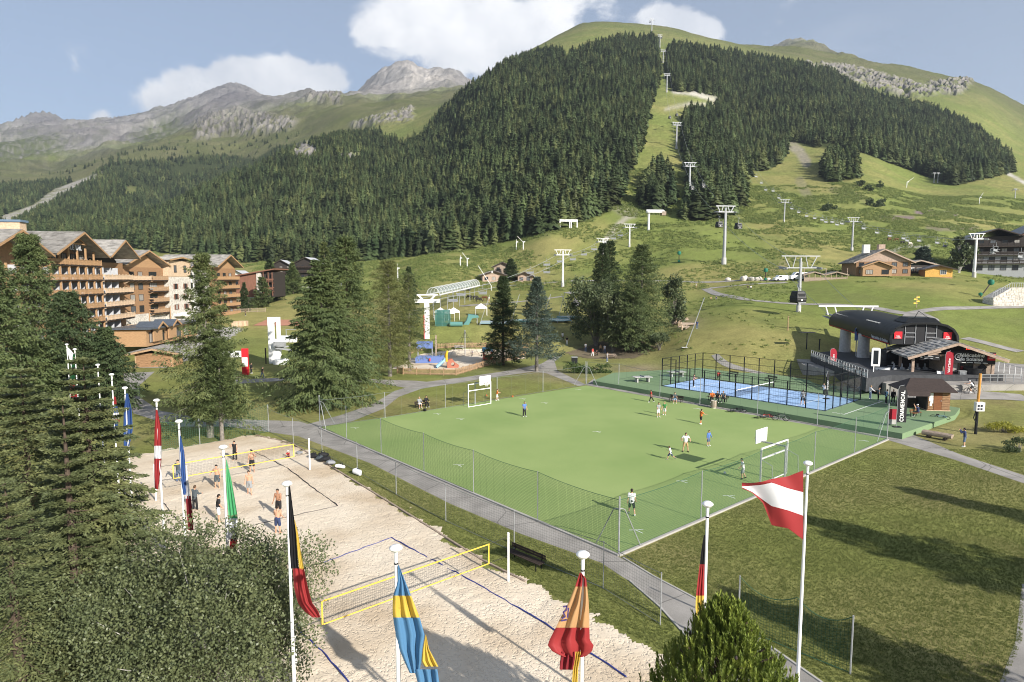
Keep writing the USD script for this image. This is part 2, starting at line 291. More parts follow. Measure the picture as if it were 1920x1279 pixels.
# forest floor shows between the trees
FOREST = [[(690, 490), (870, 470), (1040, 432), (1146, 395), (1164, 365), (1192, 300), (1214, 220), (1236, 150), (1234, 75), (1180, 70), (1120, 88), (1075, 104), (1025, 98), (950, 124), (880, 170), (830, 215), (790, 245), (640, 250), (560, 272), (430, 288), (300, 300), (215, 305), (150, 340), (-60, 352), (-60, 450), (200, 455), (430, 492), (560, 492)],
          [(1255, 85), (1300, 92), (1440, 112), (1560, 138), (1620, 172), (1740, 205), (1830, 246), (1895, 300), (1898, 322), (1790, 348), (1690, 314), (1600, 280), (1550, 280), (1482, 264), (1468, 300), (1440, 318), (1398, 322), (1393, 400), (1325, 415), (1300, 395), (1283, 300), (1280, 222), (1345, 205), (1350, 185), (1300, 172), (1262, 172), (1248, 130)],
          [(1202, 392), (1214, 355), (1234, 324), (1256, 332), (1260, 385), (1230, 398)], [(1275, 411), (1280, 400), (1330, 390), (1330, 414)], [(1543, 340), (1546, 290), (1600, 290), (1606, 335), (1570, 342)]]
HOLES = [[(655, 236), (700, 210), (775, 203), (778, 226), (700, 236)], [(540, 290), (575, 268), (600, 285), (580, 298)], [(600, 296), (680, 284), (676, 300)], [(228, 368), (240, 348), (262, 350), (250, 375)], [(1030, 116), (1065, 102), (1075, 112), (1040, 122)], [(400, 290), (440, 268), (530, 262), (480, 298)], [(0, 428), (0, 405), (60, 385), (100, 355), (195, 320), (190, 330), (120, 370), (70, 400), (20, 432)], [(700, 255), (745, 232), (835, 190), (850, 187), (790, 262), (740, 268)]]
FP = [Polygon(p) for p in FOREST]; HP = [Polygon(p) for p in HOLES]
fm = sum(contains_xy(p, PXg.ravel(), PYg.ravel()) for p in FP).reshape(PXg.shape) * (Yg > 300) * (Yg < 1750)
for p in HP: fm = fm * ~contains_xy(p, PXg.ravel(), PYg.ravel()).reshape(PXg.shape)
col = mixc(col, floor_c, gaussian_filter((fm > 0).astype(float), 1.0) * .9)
# bare tracks, pink willowherb, dry strips on the ski slope
def track(pts, w, colr, k=1.0):
    global col
    col = mixc(col, colr, poly(list(LineString(pts).buffer(w).exterior.coords), .8) * k * np.clip(.4 + n2 * 1.1, 0, 1))
track([(1135, 452), (1150, 430), (1172, 410), (1190, 402)], 4, c(.36, .33, .28)); track([(1150, 385), (1175, 398), (1190, 400)], 9, c(.25, .23, .19), .6)
track([(1262, 172), (1300, 176), (1345, 190)], 3, c(.46, .43, .38)); track([(1290, 168), (1350, 186)], 2, c(.4, .38, .34)); track([(1248, 205), (1290, 195), (1340, 196)], 2, c(.4, .37, .33))
track([(1480, 268), (1500, 285), (1512, 305)], 9, c(.27, .24, .20), .8); track([(1880, 320), (1925, 345)], 3, c(.42, .40, .37)); track([(1660, 475), (1700, 462), (1740, 462)], 2.5, c(.42, .40, .36))
track([(1655, 408), (1710, 408)], 4, c(.20, .145, .16), .9); track([(1720, 398), (1790, 402)], 5, c(.19, .14, .15), .9); track([(1740, 428), (1830, 428)], 5, c(.16, .13, .12), .7); track([(1500, 340), (1520, 380)], 9, c(.21, .19, .13), .6)
track([(860, 452), (960, 430), (1030, 440)], 5, c(.12, .12, .06), .5); track([(1560, 355), (1620, 372)], 6, c(.14, .13, .08), .6); track([(1440, 512), (1475, 495)], 7, c(.27, .23, .13), .7)
col = mixc(col, c(.205, .185, .062), blob(930, 545, 130, 16) * .7 + blob(1440, 512, 60, 12) * .5)
# worn lawn around the courts
lawn = (Yg < 100); col = mixc(col, mixc(c(.195, .208, .062), c(.265, .235, .098), (n2 - .36) * 2.6 + (n1 - .5)), lawn * .8); col = mixc(col, c(.185, .150, .075), lawn * np.clip((meshkit.fbm(P3 / 5, 3, 77) - .64) * 6, 0, 1) * .45)
dirt = blob(1600, 600, 60, 12) * .0 + blob(1010, 700, 90, 14) * .75 + blob(1210, 692, 60, 9) + blob(750, 640, 40, 8) * .4 + blob(1160, 655, 70, 14) * .9 + blob(1290, 605, 30, 12) * .7
col = mixc(col, c(.25, .20, .135), dirt * np.clip(n2 * 2 - .2, 0, 1)); col = np.clip(col * (.86 + .28 * meshkit.noise(P3 / 1.7, 9))[..., None], 0, 1)

def ground_mat(name, sc, bump):
    n = {'a': ('attribute', dict(attribute='tint')), 'g': ('geometry', {}), 'n': ('noise_texture', dict(scale=sc, detail=8.0, roughness=0.65)), 'n2': ('noise_texture', dict(scale=sc * 9, detail=3.0, roughness=0.6)), 'nm': ('math', dict(math_type='multiply_add', value2=0.5)), 'nh': ('math', dict(math_type='multiply', value2=0.5)),
         'mr': ('map_range', dict(from_min=0.3, from_max=0.7, to_min=0.5, to_max=1.5)), 'mu': ('vector_math', dict(math_type='scale')), 'p': ('principled_bsdf', dict(roughness=0.95, specular_ior_level=0.08)), 'b': ('bump', dict(strength=bump, distance=0.3 / sc))}
    L = [('g.position', 'n.vector'), ('g.position', 'n2.vector'), ('n2.fac', 'nh.value1'), ('n.fac', 'nm.value1'), ('nh.value', 'nm.value3'), ('nm.value', 'mr.value'), ('a.vector', 'mu.vector1'), ('mr.result', 'mu.scale'), ('mu.vector', 'p.base_color'), ('nm.value', 'b.height'), ('b.normal', 'p.normal')]
    M[name] = usdkit.material(stage, '/World/Looks/' + name, n, L, surface='p.BSDF')
ground_mat('meadow', 2.2, .9); ground_mat('slope', .35, .8); ground_mat('range', .03, .9)
def tri_sheet(i0, i1, name, m):
    r, k = i1 - i0, len(us); v = np.stack([Xg, Yg, Zg], -1)[i0:i1].reshape(-1, 3)
    a = (np.arange(r - 1)[:, None] * k + np.arange(k - 1)).ravel(); f = np.vstack([np.stack([a, a + 1, a + k + 1], 1), np.stack([a, a + k + 1, a + k], 1)])
    me = usdkit.mesh(stage, '/World/' + numbered(name), (v, f), M[m], smooth=True)
    UsdGeom.PrimvarsAPI(me).CreatePrimvar('tint', Sdf.ValueTypeNames.Color3fArray, 'vertex').Set(Vt.Vec3fArray.FromNumpy(col[i0:i1].reshape(-1, 3).astype(np.float32)))
    tag(me, kind='structure')
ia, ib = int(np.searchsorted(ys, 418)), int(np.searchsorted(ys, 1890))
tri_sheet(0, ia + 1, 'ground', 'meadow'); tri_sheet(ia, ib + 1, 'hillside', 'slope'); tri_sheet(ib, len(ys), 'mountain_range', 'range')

# ---------------------------------------------------------------- forest on the hillside
leafmat('needle_dark', (.030, .050, .021), (.105, .140, .052), .035, .25, rv=.5); leafmat('needle_light', (.050, .072, .028), (.160, .182, .068), .035, .25, rv=.45)
mat('bark', (.085, .062, .045), .9, 6, .4); mat('bark_grey', (.20, .18, .155), .9, 5, .4); mat('bark_birch', (.42, .40, .37), .8, 4, .5)
def conifer_mesh(seed, h=1.0, w=.2, layers=20, per=9, ragged=.35, droop=.35, core=True, base=.06):
    r = np.random.default_rng(seed); b = MB()
    if core: b.lathe([(w * .5, base), (w * .42, .4), (w * .2, .75), (.004, .97)], n=6)
    for i in range(layers):
        t = (i + r.uniform(-.3, .3)) / layers; z = base + (1 - base) * np.clip(t, 0, 1); rad = 1.3 * w * (1 - np.clip(t, 0, 1) ** 1.5) ** .85 * (1 + ragged * r.uniform(-1, .6)) + .012
        for k in range(per):
            a = r.uniform(0, 6.283); L = rad * r.uniform(.7, 1.15); s = L * r.uniform(.28, .5) + .006
            d, q = np.array([math.cos(a), math.sin(a), 0]), np.array([-math.sin(a), math.cos(a), 0]); p0 = d * L * .12 + [0, 0, z + L * .12]
            m1, tip = d * L * .6 + [0, 0, z - L * droop * .25], d * L + [0, 0, z - L * droop * r.uniform(.5, 1.4)]
            tw = r.uniform(-.5, .5) * s
            b.add([p0, m1 + q * s + [0, 0, tw], tip, m1 - q * s - [0, 0, tw], m1 + [0, 0, s * .35]], [[0, 1, 4], [1, 2, 4], [2, 3, 4], [3, 0, 4]])
    b.add([[-.012, 0, .9], [.012, 0, .9], [0, 0, 1.02], [0, .012, .9]], [[0, 1, 2], [1, 3, 2], [3, 0, 2]])
    return b.v and (np.vstack(b.v) * h, np.vstack(b.f))
UsdGeom.Scope.Define(stage, '/World/Looks')
FT = []
for k, (w, ly, pr, dr) in enumerate([(.16, 21, 11, .5), (.19, 19, 11, .35), (.145, 22, 10, .6), (.22, 16, 11, .1), (.175, 20, 11, .45), (.2, 16, 10, .2)]):
    FT.append(conifer_mesh(100 + k, 1, w, ly, pr, .35, dr))
def sample_forest():
    out = []
    def add(n, y0, y1):
        y = np.sqrt(R.uniform(y0 ** 2, y1 ** 2, n)); u = R.uniform(-.86, .86, n); x = u * y; z = hz(x, y); px, py = pix(np.stack([x, y, z], -1)); ok = np.zeros(n, bool)
        for p in FP: ok |= contains_xy(p, px, py)
        for p in HP: ok &= ~contains_xy(p, px, py)
        nn = meshkit.fbm(np.stack([x / 70, y / 70, x * 0], -1), 3, 5)
        thin = (px < 560) & (py < 330)
        ok &= ~(thin & (nn < .47)); ok &= (nn > .25)
        ok |= (~ok) & thin & (R.uniform(0, 1, n) < .03) & (y > 900)
        out.append(np.stack([x, y, z, px, py], 1)[ok])
    add(42000, 330, 640); add(60000, 640, 1020); add(60000, 1020, 1750)
    a = np.vstack(out)
    # keep a spacing that grows a little with the distance
    cell = {}; keep = []
    for i, (x, y) in enumerate(a[:, :2]):
        s = 3.3 if y < 640 else (3.8 if y < 1020 else 4.9); kx, ky = int(x // s), int(y // s)
        if any((kx + i_, ky + j_) in cell and (cell[(kx + i_, ky + j_)][0] - x) ** 2 + (cell[(kx + i_, ky + j_)][1] - y) ** 2 < s * s for i_ in (-1, 0, 1) for j_ in (-1, 0, 1)): continue
        cell[(kx, ky)] = (x, y); keep.append(i)
    return a[keep]
ft = sample_forest()
hgt = np.where(ft[:, 1] < 640, 16.0, 14.0) * R.uniform(.62, 1.22, len(ft)); hgt *= np.where((ft[:, 3] < 700) & (ft[:, 4] < 330), .72, 1.0)
yaw, kind = R.uniform(0, 6.283, len(ft)), R.integers(0, len(FT), len(ft)); fat = R.uniform(.85, 1.3, len(ft))
big = set(np.argsort(-hgt / ft[:, 1])[:290].tolist())
rest = np.array([i for i in range(len(ft)) if i not in big])
pi = UsdGeom.PointInstancer.Define(stage, '/World/forest'); protos = []
for k, (v, f) in enumerate(FT):
    p = usdkit.mesh(stage, f'/World/forest/conifer_{k:03d}', (v, f), M['needle_light' if k in (1, 5) else 'needle_dark']); protos.append(p.GetPath())
pi.CreatePrototypesRel().SetTargets(protos)
def fill_pi(pi, pos, yaw, sc, idx):
    q = np.zeros((len(pos), 4), np.float32); q[:, 2] = np.sin(yaw / 2); q[:, 3] = np.cos(yaw / 2)   # x y z w order for FromNumpy
    pi.CreatePositionsAttr(Vt.Vec3fArray.FromNumpy(pos.astype(np.float32))); pi.CreateOrientationsAttr(Vt.QuathArray([Gf.Quath(float(a[3]), float(a[0]), float(a[1]), float(a[2])) for a in q]))
    pi.CreateScalesAttr(Vt.Vec3fArray.FromNumpy(sc.astype(np.float32))); pi.CreateProtoIndicesAttr(Vt.IntArray.FromNumpy(idx.astype(np.int32)))
fill_pi(pi, ft[rest, :3] - [0, 0, .3], yaw[rest], np.stack([hgt * fat, hgt * fat, hgt], 1)[rest], kind[rest])
tag(pi, 'dense dark conifer forest covering the mountain slopes', 'forest', kind='stuff')
srcs = {}
for i in sorted(big):
    x, y, z, px, py = ft[i]; k = int(kind[i]); sc = (hgt[i] * fat[i], hgt[i] * fat[i], hgt[i])
    lab = 'dark conifer at the lower edge of the forest above the meadow' if px < 1170 else 'dark conifer in the stand beside the gondola pylons and slope'
    grp = 'conifers along the forest edge' if px < 1170 else 'conifers on the ski slope stands'
    if k not in srcs:
        t = thing('forest_conifer', lab, 'tree', (x, y, z - .3), yaw[i], grp, sc); srcs[k] = t
        usdkit.mesh(stage, ppath(t) + '/crown', FT[k], M['needle_light' if k in (1, 5) else 'needle_dark']); MB().tube([(0, 0, -.03), (0, 0, .35), (0, 0, .9)], [.016, .012, .003], 6).build('trunk', 'bark', t)
    else: dup(srcs[k], (x, y, z - .3), yaw[i], lab, grp, sc)
print('forest trees', len(ft))
# ---------------------------------------------------------------- ground surfaces
def speckle(name, c1, c2, sc, bump=.3, big=None, rough=.92, cracks=False):
    n = {'g': ('geometry', {}), 'n': ('noise_texture', dict(scale=sc, detail=6.0, roughness=0.7)), 'b2': ('noise_texture', dict(scale=big or sc / 25, detail=4.0)), 'ad': ('math', dict(math_type='multiply_add', value2=0.5)), 'h': ('math', dict(math_type='multiply', value2=0.5)),
         'r': ('rgb_ramp', {'ramp': [(.36, c1), (.62, c2)]}), 'p': ('principled_bsdf', dict(roughness=rough, specular_ior_level=.12)), 'b': ('bump', dict(strength=bump, distance=.02))}
    L = [('g.position', 'n.vector'), ('g.position', 'b2.vector'), ('n.fac', 'ad.value1'), ('b2.fac', 'h.value1'), ('h.value', 'ad.value3'), ('ad.value', 'r.fac'), ('r.color', 'p.base_color'), ('n.fac', 'b.height'), ('b.normal', 'p.normal')]
    if cracks:
        n.update(dn=('noise_texture', dict(scale=1.1, detail=4.0)), dv=('mix_vector', dict(fac=.12)), vo=('voronoi_texture', dict(feature='distance_to_edge', scale=.22)), cr=('map_range', dict(from_min=.002, from_max=.007, to_min=.5, to_max=1.0, clamp=True)), st=('noise_texture', dict(scale=.5, detail=5.0)), sr=('map_range', dict(from_min=.35, from_max=.6, to_min=.82, to_max=1.08, clamp=True)), m1=('math', dict(math_type='multiply')), ms=('vector_math', dict(math_type='scale')))
        L.remove(('r.color', 'p.base_color')); L += [('g.position', 'dn.vector'), ('g.position', 'dv.a'), ('dn.color', 'dv.b'), ('dv.result', 'vo.vector'), ('vo.distance', 'cr.value'), ('g.position', 'st.vector'), ('st.fac', 'sr.value'), ('cr.result', 'm1.value1'), ('sr.result', 'm1.value2'), ('r.color', 'ms.vector1'), ('m1.value', 'ms.scale'), ('ms.vector', 'p.base_color')]
    M[name] = usdkit.material(stage, '/World/Looks/' + name, n, L, surface='p.BSDF')
speckle('asphalt', (.25, .235, .215), (.335, .315, .29), 14, .5, .35, cracks=True)
speckle('concrete', (.30, .29, .27), (.42, .40, .37), 6, .3, .3)
speckle('turf_green', (.205, .288, .096), (.280, .350, .132), 30, .25, .12)
speckle('court_green', (.15, .225, .12), (.185, .26, .145), 12, .2, .15)
speckle('court_blue', (.29, .43, .66), (.33, .48, .71), 20, .1, .2)
n = {'g': ('geometry', {}), 'n': ('noise_texture', dict(scale=6.5, detail=2.0, roughness=0.5, distortion=.5)), 'n2': ('noise_texture', dict(scale=.16, detail=5.0)), 'n3': ('noise_texture', dict(scale=22.0, detail=3.0)), 'pk': ('map_range', dict(range_type='smoothstep', from_min=.30, from_max=.52, clamp=True)), 'h3': ('math', dict(math_type='multiply_add', value2=.16)),
     'r': ('rgb_ramp', {'ramp': [(.35, (.52, .415, .295)), (.52, (.66, .565, .44)), (.75, (.70, .615, .50))]}), 'p': ('principled_bsdf', dict(roughness=.95, specular_ior_level=.05)), 'b': ('bump', dict(strength=.6, distance=.05))}
M['sand'] = usdkit.material(stage, '/World/Looks/sand', n, [('g.position', 'n.vector'), ('g.position', 'n2.vector'), ('g.position', 'n3.vector'), ('n.fac', 'pk.value'), ('n3.fac', 'h3.value1'), ('pk.result', 'h3.value3'), ('n2.fac', 'r.fac'), ('r.color', 'p.base_color'), ('h3.value', 'b.height'), ('b.normal', 'p.normal')], surface='p.BSDF')
speckle('clay', (.36, .17, .11), (.44, .22, .15), 5, .2)
speckle('soil', (.10, .08, .05), (.22, .18, .12), 4, .5)
speckle('gravel', (.20, .19, .17), (.34, .32, .29), 5, .8)
mat('white_paint', (.80, .80, .78), .5); mat('white_metal', (.74, .74, .73), .4, 3, .1); mat('galv', (.36, .37, .38), .5, 8, .2, metal=.3); mat('grey_metal', (.32, .33, .34), .5, 6, .15)
mat('black_metal', (.012, .013, .015), .45); mat('black', (.018, .018, .02), .7); mat('rope_blue', (.035, .05, .22), .7); mat('rope_dark', (.03, .03, .035), .8); mat('yellow_tape', (.74, .50, .07), .6); mat('net_green', (.035, .10, .055), .8); mat('net_grey', (.16, .18, .16), .8); mat('net_dark', (.03, .03, .028), .8)
mat('wood_dark', (.045, .032, .025), .7, 6, .3); mat('wood_brown', (.19, .085, .035), .65, 5, .35, stretch=(1, 1, 4)); mat('wood_honey', (.40, .245, .13), .65, 3, .35, stretch=(1, 1, 5)); mat('wood_grey', (.33, .26, .20), .8, 4, .35, stretch=(1, 1, 4)); mat('wood_pale', (.55, .41, .28), .75, 3, .25); mat('red', (.50, .025, .03), .5); mat('red_dark', (.33, .015, .03), .6)
mat('stone_pale', (.55, .51, .45), .85, 2.2, .45, bump=.4, bscale=5); mat('slate', (.205, .195, .18), .85, 1.1, .5, bump=.3, rndv=.35); mat('slate_light', (.34, .32, .29), .85, .8, .45, bump=.3, rndv=.3); mat('roof_metal', (.12, .14, .17), .35, 2, .2, metal=.4)

def sheet(name, pts, z, m, label=None, parent=None):
    P = [tuple(G(px, py, z)[:2]) for px, py in pts]; b = MB(); t = trimesh.creation.triangulate_polygon(Polygon(P).buffer(0), engine='earcut')
    b.add(np.column_stack([t[0], np.full(len(t[0]), z)]), t[1]); p = b.build(name, m, parent)
    if parent is None: tag(p, label, kind='structure')
    return P
def ribbon(name, pts, w, m, off=.05, closed=False, step=.8, parent=None, kind='structure'):
    """a path laid on the terrain along picture points"""
    P = np.array([GT(*q)[:2] for q in pts]); L = LineString(P); n = max(4, int(L.length / step)); q = np.array([L.interpolate(t, normalized=True).coords[0] for t in np.linspace(0, 1, n)])
    q = gaussian_filter(q, (2.0 / max(step, .5), 0), mode='nearest'); d = np.gradient(q, axis=0); d /= np.linalg.norm(d, axis=1, keepdims=True); s = np.stack([-d[:, 1], d[:, 0]], 1)
    ww = np.interp(np.linspace(0, 1, n), np.linspace(0, 1, np.size(w)), np.atleast_1d(w)) / 2; ks = np.linspace(-1, 1, 6); V = (q[:, None] + s[:, None] * ks[None, :, None] * ww[:, None, None]).reshape(-1, 2)
    z = hz(V[:, 0], V[:, 1]) + off; V = np.column_stack([V, z]); f = [[i * 6 + j, i * 6 + j + 1, i * 6 + j + 7, i * 6 + j + 6] for i in range(n - 1) for j in range(5)]
    p = MB().add(V, f).build(name, m, parent, smooth=True)
    if parent is None: tag(p, kind=kind)
    return q
sheet('sports_turf', [(602, 801), (1160, 1041), (1664, 823), (1100, 723)], .022, 'turf_green')
# tarmac path beside the turf, one sheet of several joined pieces at ground level
sheet('path', [(428, 800), (440, 786), (560, 790), (598, 801), (700, 845), (1160, 1044), (1225, 1080), (1310, 1125), (1420, 1195), (1540, 1279), (1620, 1340), (1400, 1345), (1330, 1250), (1283, 1190), (1238, 1140), (1180, 1090), (1127, 1055), (977, 1001), (843, 944), (693, 868), (560, 818)], .010, 'asphalt')
sheet('path', [(560, 800), (640, 778), (700, 757), (740, 733), (800, 716), (880, 706), (960, 694), (1015, 682), (1046, 664), (1052, 650), (1075, 640), (1068, 655), (1040, 678), (1045, 695), (1100, 722), (1085, 724), (1025, 700), (1000, 697), (900, 711), (790, 729), (748, 744), (720, 766), (660, 790), (600, 801)], .014, 'asphalt')
sheet('path', [(560, 707), (640, 709), (780, 714), (800, 716), (760, 727), (700, 717), (560, 712), (440, 720), (440, 712)], .018, 'asphalt')
sheet('path', [(230, 700), (290, 697), (262, 722), (262, 745), (300, 770), (380, 785), (442, 786), (430, 800), (330, 800), (250, 775), (236, 730)], .017, 'asphalt')
sheet('path', [(1098, 722), (1112, 711), (1400, 755), (1690, 806), (1800, 852), (1925, 893), (1925, 908), (1790, 862), (1668, 826)], .015, 'asphalt')
sheet('path', [(1916, 1095), (1905, 1200), (1850, 1345), (1925, 1345), (2100, 1345), (2100, 1090)], .012, 'asphalt')
for a in [[(1322, 541), (1345, 552), (1400, 563), (1470, 569), (1560, 571), (1640, 577), (1700, 590), (1720, 585), (1790, 578), (1880, 576), (1960, 575)], [(1712, 585), (1728, 600), (1735, 612)], [(1325, 541), (1390, 535), (1480, 530)], [(1800, 632), (1850, 644), (1925, 662)], [(1060, 548), (1100, 553), (1085, 560), (1078, 575)], [(860, 575), (960, 567), (1060, 555)], [(900, 533), (1060, 527), (1200, 527), (1480, 527)]]:
    ribbon('path', a, [2.6, 2.6] if a[0][0] != 1712 else [3, 7, 4], 'asphalt', .07)
ribbon('path', [(1660, 722), (1700, 745), (1780, 742), (1850, 741), (1940, 748)], [4.0, 3.2], 'asphalt', .06)
# concrete kerb along the turf
for k, (a, b_) in enumerate([((1160, 1043), (1665, 825)), ((598, 803), (1160, 1043))]):
    pa, pb = G(*a), G(*b_); MB().bar(pa + [0, 0, .05], pb + [0, 0, .05], .18, .13).build('kerb', 'concrete'); tag(stage.GetPrimAtPath('/World/kerb' + ('' if k == 0 else '_001')), kind='structure')
b = MB(); ed = [G(*q) for q in [(1168, 1046), (1225, 1081), (1310, 1126), (1420, 1196), (1540, 1280), (1600, 1322)]]
for a_, c_ in zip(ed, ed[1:]): b.bar(a_ + [0, 0, .02], c_ + [0, 0, .02], .1, .07)
ed = [G(*q) for q in [(1180, 1089), (1238, 1139), (1283, 1189), (1330, 1249)]]
for a_, c_ in zip(ed, ed[1:]): b.bar(a_ + [0, 0, .02], c_ + [0, 0, .02], .1, .07)
tag(b.build('path_edging', 'concrete'), kind='structure')
# sand: a real relief of dents and footprints
SP_ = [G(*q)[:2] for q in [(236, 861), (300, 846), (480, 817), (548, 833), (640, 888), (760, 962), (900, 1050), (1010, 1105), (1245, 1225), (1330, 1285)]] + [(8.5, 19.5), (6.0, 12.0), (-8.0, 12.0)]
sp = Polygon(SP_); x0, y0, x1, y1 = sp.bounds; st = .155
gx, gy = np.meshgrid(np.arange(x0, x1, st), np.arange(y0, y1, st)); p = np.stack([gx, gy, 0 * gx], -1)
q = p + (np.stack([meshkit.noise(p * 2.2, 3), meshkit.noise(p * 2.2, 4), 0 * gx], -1) - .5) * .5
sz = .06 + .014 * (meshkit.fbm(p / .5, 2, 8) - .5) * 2 - .05 * np.clip(meshkit.noise(q / .33, 15) - .58, 0, 1) * 2 + .03 * (meshkit.fbm(p / 3.5, 2, 9) - .5) * 2
sz = np.maximum(sz, .008); ns_ = gx.shape[1]; a = (np.arange(gx.shape[0] - 1)[:, None] * ns_ + np.arange(ns_ - 1)).ravel()
f = np.vstack([np.stack([a, a + 1, a + ns_ + 1], 1), np.stack([a, a + ns_ + 1, a + ns_], 1)]); V = np.stack([gx, gy, sz], -1).reshape(-1, 3); ce = V[f].mean(1)
ce = ce + (np.stack([meshkit.noise(ce / .7, 51), meshkit.noise(ce / .7, 52), ce[:, 2] * 0], -1) - .5) * 1.1 + (np.stack([meshkit.noise(ce / .22, 53), meshkit.noise(ce / .22, 54), ce[:, 2] * 0], -1) - .5) * .35; f = f[contains_xy(sp, ce[:, 0], ce[:, 1])]; u_, inv = np.unique(f, return_inverse=True)
tag(usdkit.mesh(stage, '/World/sand_court', (V[u_], inv.reshape(-1, 3)), M['sand'], smooth=True), kind='structure')
b = MB(); ed = [G(*q) for q in [(480, 817), (548, 833), (640, 888), (760, 962), (900, 1050), (985, 1093)]]
for a_, c_ in zip(ed, ed[1:]): b.bar(np.array(a_) + [0, 0, .05], np.array(c_) + [0, 0, .05], .12, .14)
tag(b.build('sand_edging', 'wood_grey'), kind='structure')
# padel platform
PZ = .6
pp = [G(px, py, PZ)[:2] for px, py in [(1150, 699), (1240, 694), (1345, 688), (1480, 706), (1640, 735), (1700, 748), (1800, 765), (1791, 778), (1692, 813), (1112, 714)]]
MB().prism(pp, -.3, PZ).build('sports_platform', 'court_green'); tag(stage.GetPrimAtPath('/World/sports_platform'), kind='structure')
PW, PN, PE, PS_ = G(1241, 724, PZ), G(1330, 707, PZ), G(1625, 750, PZ), G(1547, 771, PZ)
e1 = (PS_ - PW) / np.linalg.norm(PS_ - PW); PL = np.linalg.norm(PS_ - PW); e2 = np.array([-e1[1], e1[0], 0.]); PWd = 10.4
pc = lambda s, t, z=0: PW + e1 * s + e2 * t + [0, 0, z]
MB().quad(pc(0, 0, .006), pc(PL, 0, .006), pc(PL, PWd, .006), pc(0, PWd, .006)).build('padel_floor', 'court_blue'); tag(stage.GetPrimAtPath('/World/padel_floor'), kind='structure')
def line_strip(b, p, q, w, up=.004):
    p, q = np.asarray(p, float), np.asarray(q, float); d = (q - p) / np.linalg.norm(q - p); n = np.array([-d[1], d[0], 0]) * w / 2; o = np.array([0, 0, up]); b.quad(p - n + o, q - n + o, q + n + o, p + n + o)
b = MB()
for s in (PL * .16, PL * .84): line_strip(b, pc(s, 0.1, .006), pc(s, PWd - .1, .006), .09)
line_strip(b, pc(PL * .16, PWd / 2, .006), pc(PL * .84, PWd / 2, .006), .09)
a_, c_, d_ = G(1583, 777, PZ), G(1655, 752, PZ), G(1560, 773, PZ); line_strip(b, a_, c_, .1); line_strip(b, a_, d_, .1)
tag(b.build('court_line', 'white_paint'), kind='structure')
b = MB()                                                              # short white marks on the turf
for px, py in [(1240 / 3 + 560, 203 / 3 + 680), (757 / 3 + 560, 287 / 3 + 680), (887 / 3 + 560, 317 / 3 + 680), (1363 / 3 + 560, 226 / 3 + 680), (1653 / 3 + 560, 387 / 3 + 680), (870 / 3 + 560, 575 / 3 + 680), (292 / 3 + 560, 366 / 3 + 680), (1555 / 3 + 560, 150 / 3 + 680), (1268, 902), (1355, 930), (1610, 826), (1180, 994), (1300, 766)]:
    o = G(px, py, .022); line_strip(b, o, o + [.9, .05, 0], .07); line_strip(b, o + [.4, 0, 0], o + [.75, -.5, 0], .07)
tag(b.build('turf_marking', 'white_paint'), kind='structure')
# red court, plaza, playground sand
def drape(name, pts, m, off=.06, n=26):
    P = Polygon([tuple(GT(*q)[:2]) for q in pts]); x0, y0, x1, y1 = P.bounds; gx, gy = np.meshgrid(np.linspace(x0, x1, n), np.linspace(y0, y1, n)); z = hz(gx, gy) + off
    k = n; a = (np.arange(n - 1)[:, None] * k + np.arange(n - 1)).ravel(); f = np.vstack([np.stack([a, a + 1, a + k + 1], 1), np.stack([a, a + k + 1, a + k], 1)]); V = np.stack([gx, gy, z], -1).reshape(-1, 3); ce = V[f].mean(1)
    f = f[contains_xy(P, ce[:, 0], ce[:, 1])]; u_, inv = np.unique(f, return_inverse=True); tag(usdkit.mesh(stage, '/World/' + numbered(name), (V[u_], inv.reshape(-1, 3)), M[m], smooth=True), kind='structure')
drape('red_court', [(474, 611), (500, 600), (575, 600), (572, 611)], 'clay', .1)
drape('playground_sand', [(735, 692), (790, 664), (860, 655), (960, 655), (985, 672), (930, 680), (870, 694)], 'sand', .05)
drape('forecourt', [(245, 690), (330, 625), (365, 620), (440, 612), (455, 618), (390, 660), (310, 690)], 'concrete', .05)
drape('gravel_patch', [(1060, 662), (1130, 640), (1200, 640), (1235, 650), (1190, 672), (1100, 672)], 'soil', .05)
ribbon('stream_bed', [(1338, 662), (1348, 676), (1372, 690), (1420, 700), (1470, 706)], [1.2, 1.6, 1.0], 'gravel', .05)
pz = 2.2; plz = [G(px, py, pz)[:2] for px, py in [(1640, 712), (1662, 719), (1790, 722), (1960, 720)]] + [(90, 92), (66, 118), (50, 112), (46.5, 100)]
MB().prism(plz, .2, pz).build('plaza', 'asphalt'); tag(stage.GetPrimAtPath('/World/plaza'), kind='structure')

